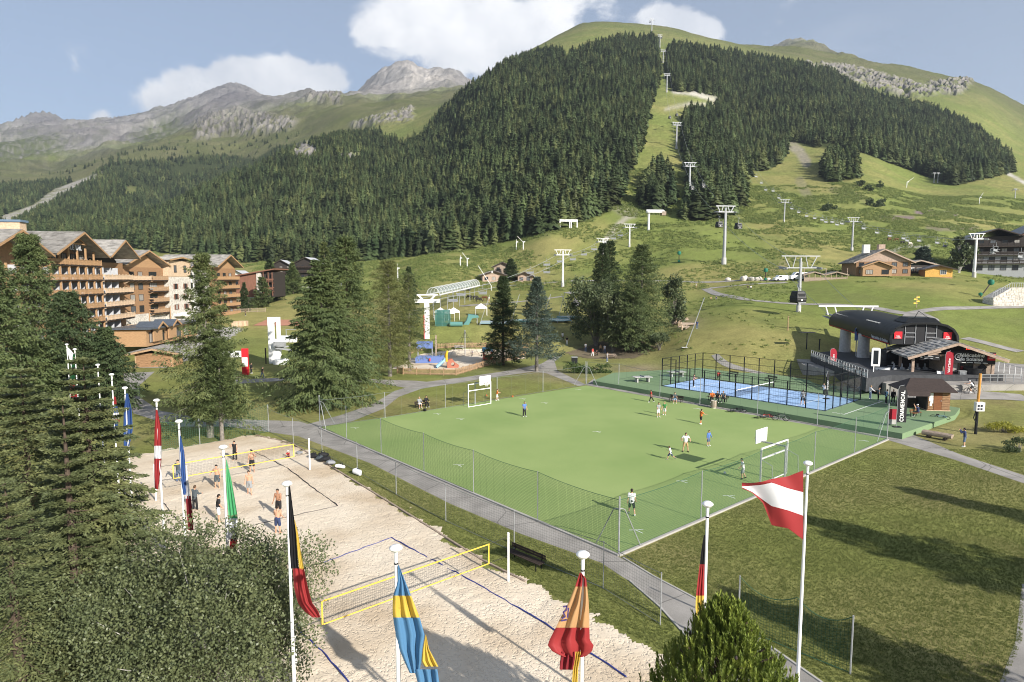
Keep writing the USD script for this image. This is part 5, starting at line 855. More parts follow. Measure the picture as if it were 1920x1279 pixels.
# volleyball players on the sand (bare feet)
person('person in a black vest and black leggings at the far end of the sand court', 441, 863, 185, z=S0, top='w_black', top_kind='tank', low='w_black', low_kind='long', shoes=None, arms=((5, 10, 15), (40, 25, 110)), glasses=True, h=1.72)
person('shirtless person in black shorts standing at the net with hand raised to face', 473, 885, 170, z=S0, top=None, low='w_black', shoes=None, arms=((50, 35, 120), (4, 8, 10)), h=1.82, skin='skin')
person('shirtless person in dark patterned shorts with one hand on hip, left of the green flag', 408, 915, 180, z=S0, top=None, low='w_slate', shoes=None, arms=((5, 12, 10), (-12, 45, 75)), h=1.8)
person('shirtless person in grey shorts walking mid-court behind the green flag', 468, 927, 165, z=S0, top=None, low='w_grey', shoes=None, legs=((14, 10, 4), (-10, 12, 4)), arms=((-8, 8, 15), (12, 8, 20)), h=1.8)
person('person in a dark slate jacket and black trousers seen from behind on the sand', 366, 957, 15, z=S0, top='w_slate', top_kind='long', low='w_black', low_kind='long', shoes=None, arms=((20, 6, 60), (20, 6, 60)), h=1.72, hair='hair_brown')
person('person in a black tee and white shorts looking across the sand court', 410, 978, 60, z=S0, top='w_black', low='w_white', shoes=None, arms=((6, 8, 20), (10, 8, 25)), h=1.8, glasses=True)
person('tanned shirtless person in black shorts behind the shirtless person in navy shorts', 523, 967, 190, z=S0, top=None, low='w_black', shoes=None, arms=((18, 12, 85), (4, 12, 20)), h=1.85, skin='skin_tan')
person('shirtless person in navy shorts seen from behind holding a ball on the sand', 521, 1000, 10, z=S0, top=None, low='w_navy', shoes=None, arms=((14, 12, 55), (10, 10, 30)), h=1.76)
person('person in a grey tee and dark trousers partly behind the blue, white and red flag', 336, 904, 178, z=S0, top='w_slate', low='w_denim', low_kind='long', shoes=None, arms=((-12, 45, 75), (-12, 45, 75)), h=1.78)
person('child in a red top and white cap sitting on the sand beside the net post', 541, 858, 200, z=S0, h=1.15, pelvis=.16, legs=((80, 30, 14), (80, 30, 14)), arms=((40, 10, 40), (40, 10, 40)), top='w_red', low='w_navy', hat='w_white', shoes=None)
# players on the turf
person('person in a white tee and black shorts standing at the near corner of the turf', 1184, 965, 8, z=.022, legs=((14, 6, 7), (-12, 10, 9)), arms=((-6, 10, 14), (10, 10, 14)), top='w_white', low='w_black', h=1.76, shoes='w_white')
person('person in a white tee and grey shorts keeping goal with the white ball', 1393, 898, -75, z=.022, legs=((20, 28, 6), (-4, 22, 6)), arms=((16, 8, 35), (4, 8, 20)), lean=10, top='w_white', low='w_grey', h=1.66, shoes='w_black')
person('child in a white tee and dark shorts running left of the tall white-shirted player', 1257, 862, -60, z=.022, legs=((38, 30, 4), (-28, 40, 4)), arms=((-25, 14, 60), (25, 14, 60)), lean=12, top='w_white', low='w_navy', h=1.28, shoes='w_grey', hair='hair_brown')
person('person in a white tee and tan shorts with hands on hips in mid-turf', 1285, 847, 185, z=.022, legs=((4, 4, 12), (4, 4, 12)), arms=((-10, 42, 75), (-10, 42, 75)), top='w_white', low='w_tan', h=1.78, shoes='w_black')
person('child in a blue jacket and shorts standing right of the person in tan shorts', 1328, 836, 150, z=.022, top='w_blue', top_kind='long', low='w_denim', arms=((6, 22, 12), (6, 22, 12)), h=1.5, shoes='w_white', hair='hair_brown')
person('child in an orange shirt, black shorts and red socks on the turf', 1314, 795, 70, z=.022, top='w_orange', low='w_black', socks='w_orange', arms=((10, 12, 20), (40, 30, 30)), legs=((12, 10, 5), (-10, 10, 5)), h=1.62)
person('person in grey tee and white shorts beside the child in green', 1234, 782, 160, z=.022, top='w_grey', low='w_white', h=1.68, arms=((10, 8, 35), (14, 10, 45)))
person('child in a green shirt and white shorts beside the person in grey', 1246, 778, -150, z=.022, top='w_green', low='w_white', h=1.5, hair='hair_fair')
person('person in a red top walking near the far touchline', 1221, 754, -80, z=.022, top='w_red', low='w_black', low_kind='long', legs=((22, 8, 4), (-20, 14, 4)), arms=((-18, 8, 30), (20, 8, 30)), h=1.6)
person('person in a blue shirt carrying a ball on the left of the turf', 983, 781, 150, z=.022, top='w_blue', low='w_black', low_kind='long', arms=((6, 10, 20), (8, 16, 70)), h=1.72)
person('person in an orange vest near the far goal frame', 932, 751, 90, z=.022, top='w_orange', low='w_white', arms=((30, 12, 60), (30, 12, 60)), legs=((14, 10, 4), (-8, 8, 4)), h=1.5)
# on the padel court and around
person('person in a pink top playing at the left of the blue padel floor', 1300, 725, 100, z=PZ + .01, top='w_pink', low='w_black', low_kind='long', arms=((30, 10, 70), (35, 10, 70)), hair='hair_brown+', h=1.72)
person('person in a grey tee and dark shorts with back turned on the padel floor', 1505, 759, 20, z=PZ + .01, top='w_grey', low='w_black', legs=((6, 4, 9), (2, 4, 9)), arms=((12, 10, 40), (12, 10, 40)), h=1.82)
person('person in a white top with a racket at the right of the padel floor', 1545, 742, -120, z=PZ + .01, top='w_white', low='w_black', low_kind='long', arms=((45, 20, 60), (20, 10, 40)), legs=((20, 18, 6), (-14, 20, 6)), h=1.68)
person('person crouching in dark clothes behind the padel cage', 1346, 709, 170, z=PZ + .01, h=1.7, pelvis=.42, legs=((85, 120, 10), (70, 110, 10)), arms=((50, 10, 40), (50, 10, 40)), lean=22, top='w_red', low='w_black', low_kind='long')
person('person in a white jacket with arms out beside the kiosk queue', 1631, 748, 95, z=PZ + .01, top='w_white', top_kind='long', low='w_denim', low_kind='long', arms=((40, 20, 40), (30, 25, 30)), h=1.72, hair='hair_fair')
person('person in dark clothes in the middle of the kiosk queue', 1646, 752, 120, z=PZ + .01, top='w_slate', low='w_black', low_kind='long', h=1.72)
person('person in a light blue top with a backpack in the kiosk queue', 1661, 757, 100, z=PZ + .01, top='w_lightblue', low='w_black', low_kind='long', pack='w_slate', arms=((10, 14, 40), (10, 14, 40)), h=1.76)
person('person in dark clothes in the shade beside the black banner', 1674, 756, 200, z=PZ + .01, top='w_black', top_kind='long', low='w_black', low_kind='long', h=1.7)
person('person in navy hoodie and denim shorts taking a photo on the right lawn', 1808, 838, -50, top='w_navy', top_kind='long', low='w_denim', arms=((62, 12, 95), (62, 12, 95)), h=1.8, shoes='w_white')
# further away
person('child in dark clothes on the playground sand', 885, 668, 120, top='w_navy', low='w_black', low_kind='long', h=1.2)
person('person in white beside the playground behind the spruce pair', 968, 676, 180, top='w_white', low='w_tan', h=1.7)
person('person in dark top beside the playground behind the spruce pair', 961, 675, 160, top='w_black', low='w_white', h=1.7)
person('person in a white tee and black trousers walking up the shaded path', 1055, 638, 10, top='w_white', low='w_black', low_kind='long', h=1.78)
person('person in dark top and white trousers on the shaded path', 1063, 646, 190, top='w_black', low='w_white', low_kind='long', h=1.74)
person('person in denim standing at the left of the picnic group', 1098, 659, 160, top='w_white', low='w_denim', low_kind='long', h=1.74)
person('person in a red top and white trousers in the picnic group', 1111, 668, 150, top='w_red', low='w_white', low_kind='long', legs=((12, 8, 6), (-10, 8, 6)), h=1.66)
person('person in black crouching in the picnic group', 1118, 667, 170, h=1.7, pelvis=.5, legs=((80, 110, 8), (70, 105, 8)), arms=((40, 10, 40), (40, 10, 40)), lean=25, top='w_black', low='w_black', low_kind='long')
person('person in a yellow-brown top in the picnic group', 1126, 661, 200, top='w_tan', low='w_black', low_kind='long', h=1.7)
person('person in a white top and jeans at the right of the picnic group', 1134, 662, 210, top='w_white', low='w_denim', low_kind='long', h=1.7)
person('person in grey pointing with one arm in front of the picnic group', 1138, 678, 120, top='w_grey', low='w_denim', low_kind='long', arms=((80, 15, 5), (6, 8, 12)), h=1.76)
person('person in navy walking on the grass below the long path', 1307, 617, 10, top='w_navy', low='w_denim', low_kind='long', h=1.76)
person('person in white walking on the grass near the upper path bend', 1305, 541, 90, top='w_white', low='w_tan', h=1.74)
person('person sitting on the slope in dark clothes, left of a pair', 1402, 541, 190, h=1.7, pelvis=.16, legs=((75, 40, 10), (75, 40, 10)), arms=((30, 10, 50), (30, 10, 50)), top='w_black', low='w_denim', low_kind='long')
person('person sitting on the slope in a white top, right of a pair', 1408, 541, 190, h=1.7, pelvis=.16, legs=((75, 40, 10), (75, 40, 10)), arms=((30, 10, 50), (30, 10, 50)), top='w_white', low='w_black', low_kind='long')
person('person sitting on the grass below the path bend, on the left', 1333, 562, 180, h=1.7, pelvis=.16, legs=((75, 40, 10), (75, 40, 10)), arms=((30, 10, 50), (30, 10, 50)), top='w_tan', low='w_black', low_kind='long')
person('person sitting on the grass below the path bend, on the right', 1343, 561, 200, h=1.7, pelvis=.16, legs=((75, 40, 10), (75, 40, 10)), arms=((30, 10, 50), (30, 10, 50)), top='w_slate', low='w_grey')
person('person in dark clothes walking on the shaded path left of the big spruce', 492, 708, 80, top='w_black', low='w_denim', low_kind='long', legs=((16, 8, 4), (-14, 8, 4)), h=1.7)
person('person in dark clothes standing by the red start sign', 471, 700, 100, top='w_black', top_kind='long', low='w_black', low_kind='long', h=1.74)
person('person in dark clothes walking on the grass below the terrace fence', 460, 592, 90, top='w_black', low='w_black', low_kind='long', h=1.74)
person('person in white leading the grazing horses', 917, 566, 200, top='w_white', low='w_tan', low_kind='long', h=1.76)
# balls
def ball(label, px, py, m, r=.11, z=.022):
    p = G(px, py, z); t = thing('ball', label, 'ball', p + [0, 0, r]); MB().sphere((0, 0, 0), r, 2).build('shell', m, t, smooth=True)
    q = MB(); v = trimesh.creation.icosphere(0).vertices
    for d in v: d = d / np.linalg.norm(d); a_ = np.cross(d, [.3, .5, .8]); a_ /= np.linalg.norm(a_); c_ = np.cross(d, a_); k = np.arange(5) * 1.2566; ring = d * r * .965 + (np.cos(k)[:, None] * a_ + np.sin(k)[:, None] * c_) * r * .32; q.add(np.vstack([ring, d * r * 1.02]), [[i, (i + 1) % 5, 5] for i in range(5)])
    q.build('patch', 'black' if m == 'white_paint' else 'red_dark', t)
ball('white and black football on the turf by the goalkeeper', 1359, 889, 'white_paint'); ball('orange ball beside the far goal frame', 912, 743, 'w_orange', .12); ball('orange ball on the far touchline right of the goal frame', 961, 745, 'w_orange', .12)
pp_, J_ = PEOPLE['person in a blue shirt carrying a ball on the left of the turf']
# ---------------------------------------------------------------- buildings
M['window_dark'] = usdkit.material(stage, '/World/Looks/window_dark', {'p': ('principled_bsdf', dict(base_color=(.02, .025, .03), roughness=.15, specular_ior_level=.3))}, surface='p.BSDF')
mat('plaster_grey', (.44, .45, .47), .8, 2, .15); mat('plaster_white', (.66, .65, .62), .8, 2, .12); mat('wood_plank', (.31, .18, .095), .7, 2.5, .4, stretch=(1, 1, 6)); mat('wood_rail', (.38, .25, .15), .7, 3, .3); mat('wood_pinkish', (.42, .31, .24), .75, 3, .3); mat('wood_black', (.035, .028, .025), .75, 4, .3); mat('brick_brown', (.21, .10, .065), .75, 2, .3, stretch=(4, 4, .3)); mat('blue_roof', (.13, .19, .26), .4); mat('canvas_white', (.78, .78, .76), .7); mat('panel_dark', (.03, .035, .045), .4); mat('sign_red', (.60, .02, .03), .45); mat('shutter', (.20, .09, .06), .7)
mat('station_black', (.010, .011, .012), .42, 2, .3, spec=.25); mat('deck_dark', (.05, .052, .056), .8, 2, .3); mat('concrete_pale', (.46, .45, .43), .85, 3, .2)
mat('window_mid', (.10, .11, .12), .2); mat('curtain', (.34, .32, .29), .6)
class Local:
    """a building in its own frame: x along the front, y into the building, z up"""
    def __init__(s, name, label, cat, o, e, group=None):
        e = np.asarray(e, float); s.t = thing(name, label, cat, o, math.atan2(e[1], e[0]), group)
    def box(s, name, m, x0, x1, y0, y1, z0, z1, parent=None, **k): return MB().box(((x0 + x1) / 2, (y0 + y1) / 2, (z0 + z1) / 2), (x1 - x0, y1 - y0, z1 - z0)).build(name, m, parent or s.t, **k)
    def window(s, x, z, w, h, y=0.0, frame='wood_dark', shutters=None, arch=False, bars=1):
        f = MB(); d = .09
        for a in (-1, 1): f.box((x + a * (w / 2 + .04), y - .04, z), (.09, d, h + .16))
        for a in (-1, 1): f.box((x, y - .04, z + a * (h / 2 + .04)), (w - .012, d, .085))
        for k in range(bars): f.box((x - w / 2 + w * (k + 1) / (bars + 1), y - .03, z), (.05, .05, h - .02))
        fr = f.build('window', frame, s.t); MB().box((x, y - .005, z), (w, .03, h)).build('pane', rnd.choice(('window_dark', 'window_dark', 'window_mid', 'curtain')), fr)
        if shutters:
            for a in (-1, 1): MB().box((x + a * (w * .78 + .1), y - .05, z), (w * .5, .06, h + .1)).build('shutter', shutters, fr)
    def balcony(s, x0, x1, z, y0=-1.4, y1=.0, m='wood_rail', slab='wood_dark', brackets=True, gap=.16):
        p = MB().box(((x0 + x1) / 2, (y0 + y1) / 2, z - .12), (x1 - x0, y1 - y0, .22)).build('balcony', slab, s.t); r = MB()
        r.box(((x0 + x1) / 2, y0 + .04, z + 1.02), (x1 - x0, .12, .09)); r.box(((x0 + x1) / 2, y0 + .04, z + .1), (x1 - x0, .07, .08)); r.box(((x0 + x1) / 2, y0 + .04, z + .72), (x1 - x0, .04, .42)); n = max(2, int((x1 - x0) / gap))
        for k in range(n + 1): r.box((x0 + (x1 - x0) * k / n, y0 + .035, z + .56), (.07, .05, .88))
        n = max(1, int((x1 - x0) / 1.6))
        for k in range(n + 1): r.box((x0 + (x1 - x0) * k / n, y0 + .04, z + .6), (.14, .14, 1.2))
        for xx in (x0 + .04, x1 - .04): r.box((xx, (y0 + y1) / 2, z + .9), (.06, y1 - y0, .3))
        r.build('railing', m, p)
        if brackets:
            b = MB()
            for k in range(n + 1): b.bar((x0 + (x1 - x0) * k / n, y1, z - .75), (x0 + (x1 - x0) * k / n, y0 + .2, z - .28), .14)
            b.build('bracket', m, p)
        return p
    def gable_roof(s, xc, half, zr, ze, y0, y1, m='slate_light', trim='wood_honey', slabs=True, th=.22, seed=1, name='roof', parts=False, cols=9):
        p = MB()
        for a in (-1, 1): p.add([(xc, y0, zr - .04), (xc + a * half, y0, ze - .04), (xc + a * half, y1, ze - .04), (xc, y1, zr - .04), (xc, y0, zr - th), (xc + a * half, y0, ze - th), (xc + a * half, y1, ze - th), (xc, y1, zr - th)], [[0, 1, 2, 3], [7, 6, 5, 4], [0, 4, 5, 1], [1, 5, 6, 2], [2, 6, 7, 3]])
        rf = p.build(name, m, s.t); b = MB()
        for a in (-1, 1): b.bar((xc, y0 - .05, zr - .2), (xc + a * half, y0 - .05, ze - .2), .12, .34)
        b.build('bargeboard', trim, rf)
        if slabs:
            r = np.random.default_rng(seed); al = MB()
            for a in (-1, 1):
                L = math.hypot(half, zr - ze); n = max(3, int(L / .62)); nrm = np.array([a * (zr - ze), 0, half]) / L
                for i in range(n):
                    yy = y0
                    while yy < y1 - .1:
                        w = r.uniform(.5, 1.0) * (1 if parts else 1.5); t0, t1 = i / n - .015, min((i + 1.12) / n, 1); w = min(w, y1 - yy); u0 = np.array([xc + a * half * (1 - t0), yy, ze + (zr - ze) * t0]); u1 = np.array([xc + a * half * (1 - t1), yy, ze + (zr - ze) * t1]); h = r.uniform(.03, .075); lo = r.uniform(-.06, .05)
                        q = [u0 - (u1 - u0) * lo + nrm * (.045 + h * .3), u0 - (u1 - u0) * lo + [0, w * .95, 0] + nrm * (.045 + h * .3), u1 + [0, w * .95, 0] + nrm * .004, u1 + nrm * .004]; q = np.array(q) + [0, r.uniform(-.02, .02), 0]; tq = q + nrm * h
                        bx = al if not parts else MB(); bx.add(np.vstack([q, tq]), [[4, 5, 6, 7], [3, 2, 1, 0], [0, 1, 5, 4], [1, 2, 6, 5], [2, 3, 7, 6], [3, 0, 4, 7]])
                        if parts: bx.build('stone', m, rf)
                        yy += w
            if not parts: al.build('stone', m, rf, kind='stuff')
        return rf
    def gable_wall(s, xc, half, z0, zr, ze, y, th, m, name='gable'): MB().prism(Polygon([(xc - half, z0), (xc + half, z0), (xc + half, ze), (xc, zr), (xc - half, ze)]), 0, th, yz_frame((0, y + th, 0), (1, 0, 0), (0, 0, 1), (0, -1, 0))).build(name, m, s.t)
def words(parent, text, h, o, ax, up, m='white_paint', bold=True, name='lettering', depth=.02, center=True):
    tm = meshkit.text_mesh(text, h, depth, bold); v = np.array(tm.vertices); 
    if center: v[:, 0] -= (v[:, 0].min() + v[:, 0].max()) / 2
    ax, up = unit(np.asarray(ax, float)), unit(np.asarray(up, float)); nz = np.cross(ax, up); v = np.asarray(o, float) + v[:, :1] * ax + v[:, 1:2] * up + v[:, 2:] * nz
    return MB().add(v, tm.faces).build(name, m, parent)
# --- long timber hotel on the left: balconies face the meadow
h1 = Local('timber_hotel', 'long honey-coloured timber hotel with stone-slab gables and stacked balconies, far left', 'hotel', (-82, 106, 0), (-.175, .985)); FL = [4.0, 6.9, 9.8, 12.7, 15.6]
h1.box('wall', 'wood_plank', -8, 45, 1.9, 24, 2.5, 19.4)
for k, z in enumerate(FL + [18.5]):
    for i in range(13):
        x = -4 + i * 3.45
        if k == 5 and not (12 < x < 26): continue
        h1.window(x + 1.7, z + 1.15, 1.7, 2.1, 1.9, 'wood_dark', bars=1)
        if k < 5 and x > -3: MB().box((x, .95, z + 1.3), (.16, 1.85, 2.55)).build('partition', 'plaster_grey', h1.t)
    for x0, x1 in ((-4, 9), (9, 29), (29.2, 43.5)):
        if k == 5 and x0 != 9: continue
        h1.balcony(x0 + .06, x1 - .06, z, -.35 if x0 < 29 else -.75, 1.85, 'wood_honey' if x0 < 29 else 'wood_pale', gap=.22, brackets=True)
    if k < 5:
        for i in range(11): MB().box((-4 + i * 3.3, -.1, z + 1.45), (.3, .3, 2.7)).build('post', 'wood_honey', h1.t)
for i in range(5): MB().box((12.5 + i * 3.4, -.1, 19.9), (.3, .3, 2.7 + (1.2 if i in (1, 2, 3) else 0))).build('post', 'wood_honey', h1.t)
h1.gable_wall(18.5, 9.3, 19.4, 24.3, 19.8, 3.0, .3, 'wood_plank'); h1.gable_roof(18.5, 10.6, 24.9, 20.4, -2.0, 26, seed=2); h1.gable_wall(36.8, 6.6, 19.4, 23.6, 19.8, 2.6, .3, 'wood_black'); h1.gable_roof(36.8, 7.6, 24.4, 20.6, -2.2, 24, seed=3); h1.gable_wall(-1.5, 8.5, 19.4, 23.3, 19.6, 2.0, .3, 'wood_plank'); h1.gable_roof(-1.5, 9.4, 23.9, 20.0, -1.6, 24, seed=4)
words(h1.t, 'LE VAL', 1.0, (18.5, -.25, 21.4), (1, 0, 0), (0, 0, 1), 'plaster_grey', depth=.12)
MB().bar((14.5, -.3, 22.6), (18.5, -.3, 24.2), .25).bar((22.5, -.3, 22.6), (18.5, -.3, 24.2), .25).bar((14.2, -.3, 22.6), (22.8, -.3, 22.6), .25).build('truss', 'wood_honey', h1.t)
for x, y in ((14, 19), (19.5, 15), (19.5, 11)):
    cbx = MB().box((x, y, 25.2), (2.2, 3.8, 2.8)).build('chimney', 'wood_pale', h1.t); MB().box((x, y, 26.85), (2.7, 4.4, .4)).build('chimney_cap', 'blue_roof', cbx)
te = Local('terrace_pavilion', 'low dark-roofed pavilion with small timber dormers at the foot of the hotel', 'pavilion', (-78.5, 126, 0), (-.1, .995))
te.box('wall', 'wood_honey', 0, 26, -5, 1.5, 2.2, 5.6); te.box('roof', 'roof_metal', -.6, 26.5, -6.2, 1.8, 5.65, 6.0)
for x in (4, 11): te.gable_roof(x, 2.2, 7.1, 5.9, -6.6, -2, 'roof_metal', slabs=False, name='dormer'); te.gable_wall(x, 1.9, 3.0, 6.9, 5.9, -5.6, .3, 'wood_honey', 'dormer_front')
for k in range(6): te.window(2.5 + k * 4.2, 3.9, 2.4, 2.0, -5, 'wood_dark', bars=2)
# --- second hotel: timber wings and a stone tower
h2 = Local('stone_tower_hotel', 'timber and white-stone hotel with a square tower, right of the long hotel', 'hotel', (-92.6, 152, 0), (0.01, 1)); z2 = [4.2, 7.0, 9.8, 12.6, 15.4]
h2.box('wall', 'wood_plank', 0, 17, .3, 20, 2.5, 18.6); h2.box('tower', 'stone_pale', 17, 28, -1.2, 18, 2.5, 16.3); h2.box('tower_top', 'wood_pale', 16.9, 28.1, -1.3, 18, 16.3, 20.6); h2.box('link', 'plaster_white', 28, 42, .3, 18, 2.5, 18.2); h2.box('right_wing', 'wood_plank', 42, 58, -.6, 18, 2.5, 19.0); h2.box('stone_base', 'stone_pale', -.1, 17, .1, 1, 2.5, 7)
for k, z in enumerate(z2):
    for x in (3, 6.5): h2.window(x, z + 1.3, 1.7, 1.5, .3, bars=3)
    h2.window(12, z + 1.2, 3.2, 1.7, .3, bars=3)
    if k: h2.balcony(9.6, 16.6, z, -1.2, .25, 'wood_rail')
    if k == 4: h2.balcony(0, 9, z, -1.1, .25, 'wood_pale')
    if k < 4 and k:
        for x in (20, 25): h2.window(x, z + 1.1, 1.0, 1.3, -1.2, 'wood_dark', 'shutter')
    for x in (31, 36.5): h2.window(x, z + 1.2, 1.6, 1.5, .3, bars=1)
    for x in (46, 50, 54): h2.window(x, z + 1.2, 1.7, 1.7, -.6, bars=1)
    h2.balcony(42.4, 57.8, z, -2.0, -.65, 'wood_honey')
for x in (20, 25): h2.window(x, 18.4, 1.1, 1.8, -1.3, 'wood_dark', bars=1)
h2.gable_wall(8, 8, 18.6, 22.3, 18.8, .3, .4, 'wood_honey'); h2.gable_roof(8, 9.4, 22.9, 19.3, -1.6, 20, seed=7); h2.gable_roof(22.5, 6.4, 21.7, 20.9, -2.2, 18, seed=8); h2.gable_roof(36, 7.5, 21.6, 18.6, -.8, 18, seed=9); h2.gable_wall(50, 7.6, 19.0, 22.6, 19.2, -.6, .4, 'wood_honey'); h2.gable_roof(50, 9, 23.3, 19.5, -3.0, 18, seed=10)
# --- brown timber hall with a single-pitch roof
b3 = Local('timber_hall', 'brown board-clad building with one sloping roof and open right-hand balconies', 'building', (-106, 232, 0), (1, .02))
MB().prism(Polygon([(0, 9), (12.6, 9), (12.6, 18.2), (0, 15.6)]), 0, 14, yz_frame((0, 14, 0), (1, 0, 0), (0, 0, 1), (0, -1, 0))).build('wall', 'brick_brown', b3.t); b3.box('pier', 'stone_pale', 12.6, 14.2, -.3, 14, 9, 18.2); b3.box('balcony_block', 'wood_black', 14.2, 18.6, .8, 13, 9, 18)
for z in (11.5, 14.6): b3.balcony(14.3, 18.6, z, -.6, .7, 'brick_brown', gap=.4)
for x in (15.2, 17, 18.4): b3.box('post', 'brick_brown', x - .12, x + .12, -.5, -.26, 9.5, 18)
MB().prism(Polygon([(-1, 15.5), (19.4, 19.0), (19.4, 19.4), (-1, 15.95)]), -1, 15, yz_frame((0, 14, 0), (1, 0, 0), (0, 0, 1), (0, -1, 0))).build('roof', 'brick_brown', b3.t); b3.window(5, 14.3, 1.6, 1.4, 0)
# --- further chalets
def chalet(name, label, o, e, L, D, ze, zr, wall, roof, rows, cat='chalet', over=1.0, slabs=False, trim='wood_dark', bal=True, group=None, wall2=None):
    c_ = Local(name, label, cat, o, e, group); c_.box('wall', wall, 0, L, 0, D, -2.5, ze); c_.gable_wall(L / 2, L / 2, ze, zr - .3, ze + .02, 0, .3, wall2 or wall); c_.gable_roof(L / 2, L / 2 + over, zr, ze - .25, -over, D + over, roof, trim, slabs, seed=len(label))
    for k, z in enumerate(rows):
        n = max(2, int(L / 3))
        for i in range(n): c_.window(L * (i + .5) / n, z, min(1.3, L / n * .5), 1.2, 0, bars=1)
        if bal and k: c_.balcony(.2, L - .2, z - .9, -1.0, -.02, 'wood_dark' if wall.startswith('wood_black') else 'wood_rail', gap=.35, brackets=False)
    return c_
q = place(507, 518, 330); chalet('far_chalet', 'far dark chalet with white ground floor, left of the far pair', q, (1, .1), 11, 12, 6.8, 10.2, 'wood_black', 'plaster_grey', (1.2, 3.8, 6.0))
q = place(549, 520, 326); chalet('far_chalet', 'far black chalet with grey metal roof, right of the far pair', q, (1, -.05), 14, 12, 7.2, 10.8, 'wood_black', 'plaster_grey', (1.2, 3.8, 6.2))
q = place(428, 508, 300); chalet('white_house', 'small white house with two chimneys behind the stone-tower hotel', q + [0, 0, 3], (1, 0), 7.5, 9, 4.2, 6.4, 'plaster_white', 'plaster_grey', (1.5, 3.6), 'house', bal=False)
c_ = Local('log_hut', 'small timber hut with stone-slab roof beside the path, below the hotel terrace', 'hut', (-67.6, 112, 0), (.985, .17)); c_.box('wall', 'wood_honey', .3, 6.6, 0, 5, -.1, 2.5); c_.gable_roof(3.4, 4.4, 3.5, 2.6, -.9, 6.6, 'slate_light', 'wood_rail', seed=21)
for z in np.arange(.25, 2.45, .3): c_.box('board', 'wood_plank', .45, 6.2, -.05, -.002, z - .135, z + .135)
MB().box((.35, -.06, 1.2), (.2, .12, 2.4)).box((6.3, -.06, 1.2), (.2, .12, 2.4)).build('corner_post', 'wood_rail', c_.t)
# centre chalets under the chairlift
q = place(905, 536, 262); c_ = chalet('grey_chalet', 'low grey-roofed chalet with pinkish wall, left of the pair below the chairlift', q, (.98, .15), 9.2, 8, 2.9, 4.6, 'wood_pinkish', 'slate_light', (1.3,), slabs=True, bal=False, wall2='wood_grey')
q = place(971, 536, 264); chalet('grey_chalet', 'low grey-roofed chalet with dark end wall, right of the pair below the chairlift', q, (.98, -.1), 5.8, 8, 2.7, 4.2, 'wood_pinkish', 'slate_light', (1.3,), slabs=True, bal=False)
q = place(926, 515, 275); chalet('lift_chalet', 'small stone-roofed lift cabin standing above the pair of grey chalets', q, (1, 0), 7.5, 6, 4.6, 6.6, 'wood_grey', 'slate_light', (1.6, 3.6), slabs=True, bal=False)
# slope restaurant on the right
q = place(1604, 521, 205); c_ = chalet('slope_restaurant', 'timber restaurant with broad slab roof and clock turret on the right slope', q, (.97, -.2), 16, 15, 4.6, 8.6, 'wood_plank', 'slate', (1.5, 3.7), slabs=True, bal=False, trim='wood_pinkish', wall2='wood_pinkish')
for x in (4.5, 9): MB().box((x, 6, 8.9), (1.9, 1.9, 2.8)).build('turret', 'wood_pinkish' if x > 5 else 'plaster_white', c_.t)
c_.gable_wall(5.5, 4.2, 0, 4.4, 2.9, -2.5, 2.3, 'wood_honey', 'porch'); c_.gable_roof(5.5, 4.9, 4.9, 3.0, -3.4, .6, 'slate', 'wood_honey', seed=31, name='porch_roof')
for x in (3.2, 7.8): c_.window(x, 1.3, 1.9, 1.3, -2.5, 'wood_dark', bars=3)
q = place(1690, 519, 207); c_ = Local('restaurant_annex', 'long grey slab-roofed annex between the restaurant and the yellow cabin', 'annex', q, (.99, .1)); c_.box('wall', 'wood_black', 0, 12, 0, 6, -1, 2.9); c_.gable_roof(6, 6.6, 4.6, 3.0, -.8, 7, 'slate_light', 'wood_grey', seed=33)
for k in range(5): c_.window(1.4 + k * 2.3, 1.5, 1.5, 1.4, 0, 'wood_grey', bars=1)
q = place(1734, 518, 200); c_ = chalet('yellow_cabin', 'bright yellow timber cabin with dark roof and white-framed window', q, (.97, -.25), 7.6, 5.5, 2.7, 3.8, 'wood_honey', 'roof_metal', (), slabs=False, bal=False); M.setdefault('wood_yellow', mat('wood_yellow', (.62, .36, .09), .7, 3, .25)); c_.box('front', 'wood_yellow', .02, 7.58, -.06, -.002, 0, 2.6); c_.window(5, 1.5, 1.6, 1.2, -.07, 'plaster_white', bars=2)
q = place(1508, 523, 200); c_ = Local('terrace_canopy', 'low weathered timber terrace with glazed sides left of the slope restaurant', 'terrace', q, (.99, -.12)); c_.box('deck', 'wood_grey', 0, 13, 0, 5, -.5, .3); c_.gable_roof(3, 3.4, 3.2, 2.2, -.3, 5, 'slate', 'wood_grey', False); c_.gable_roof(9.6, 3.6, 3.2, 2.2, -.3, 5, 'slate', 'wood_grey', False)
for k in range(9): c_.box('post', 'wood_pinkish', k * 1.6 - .07, k * 1.6 + .07, -.07, .07, .3, 2.6 + (k % 4 == 0) * 1.6)
for k in range(8): c_.box('panel', 'wood_grey', k * 1.6 + .1, k * 1.6 + 1.5, -.03, .03, .35, 1.3)
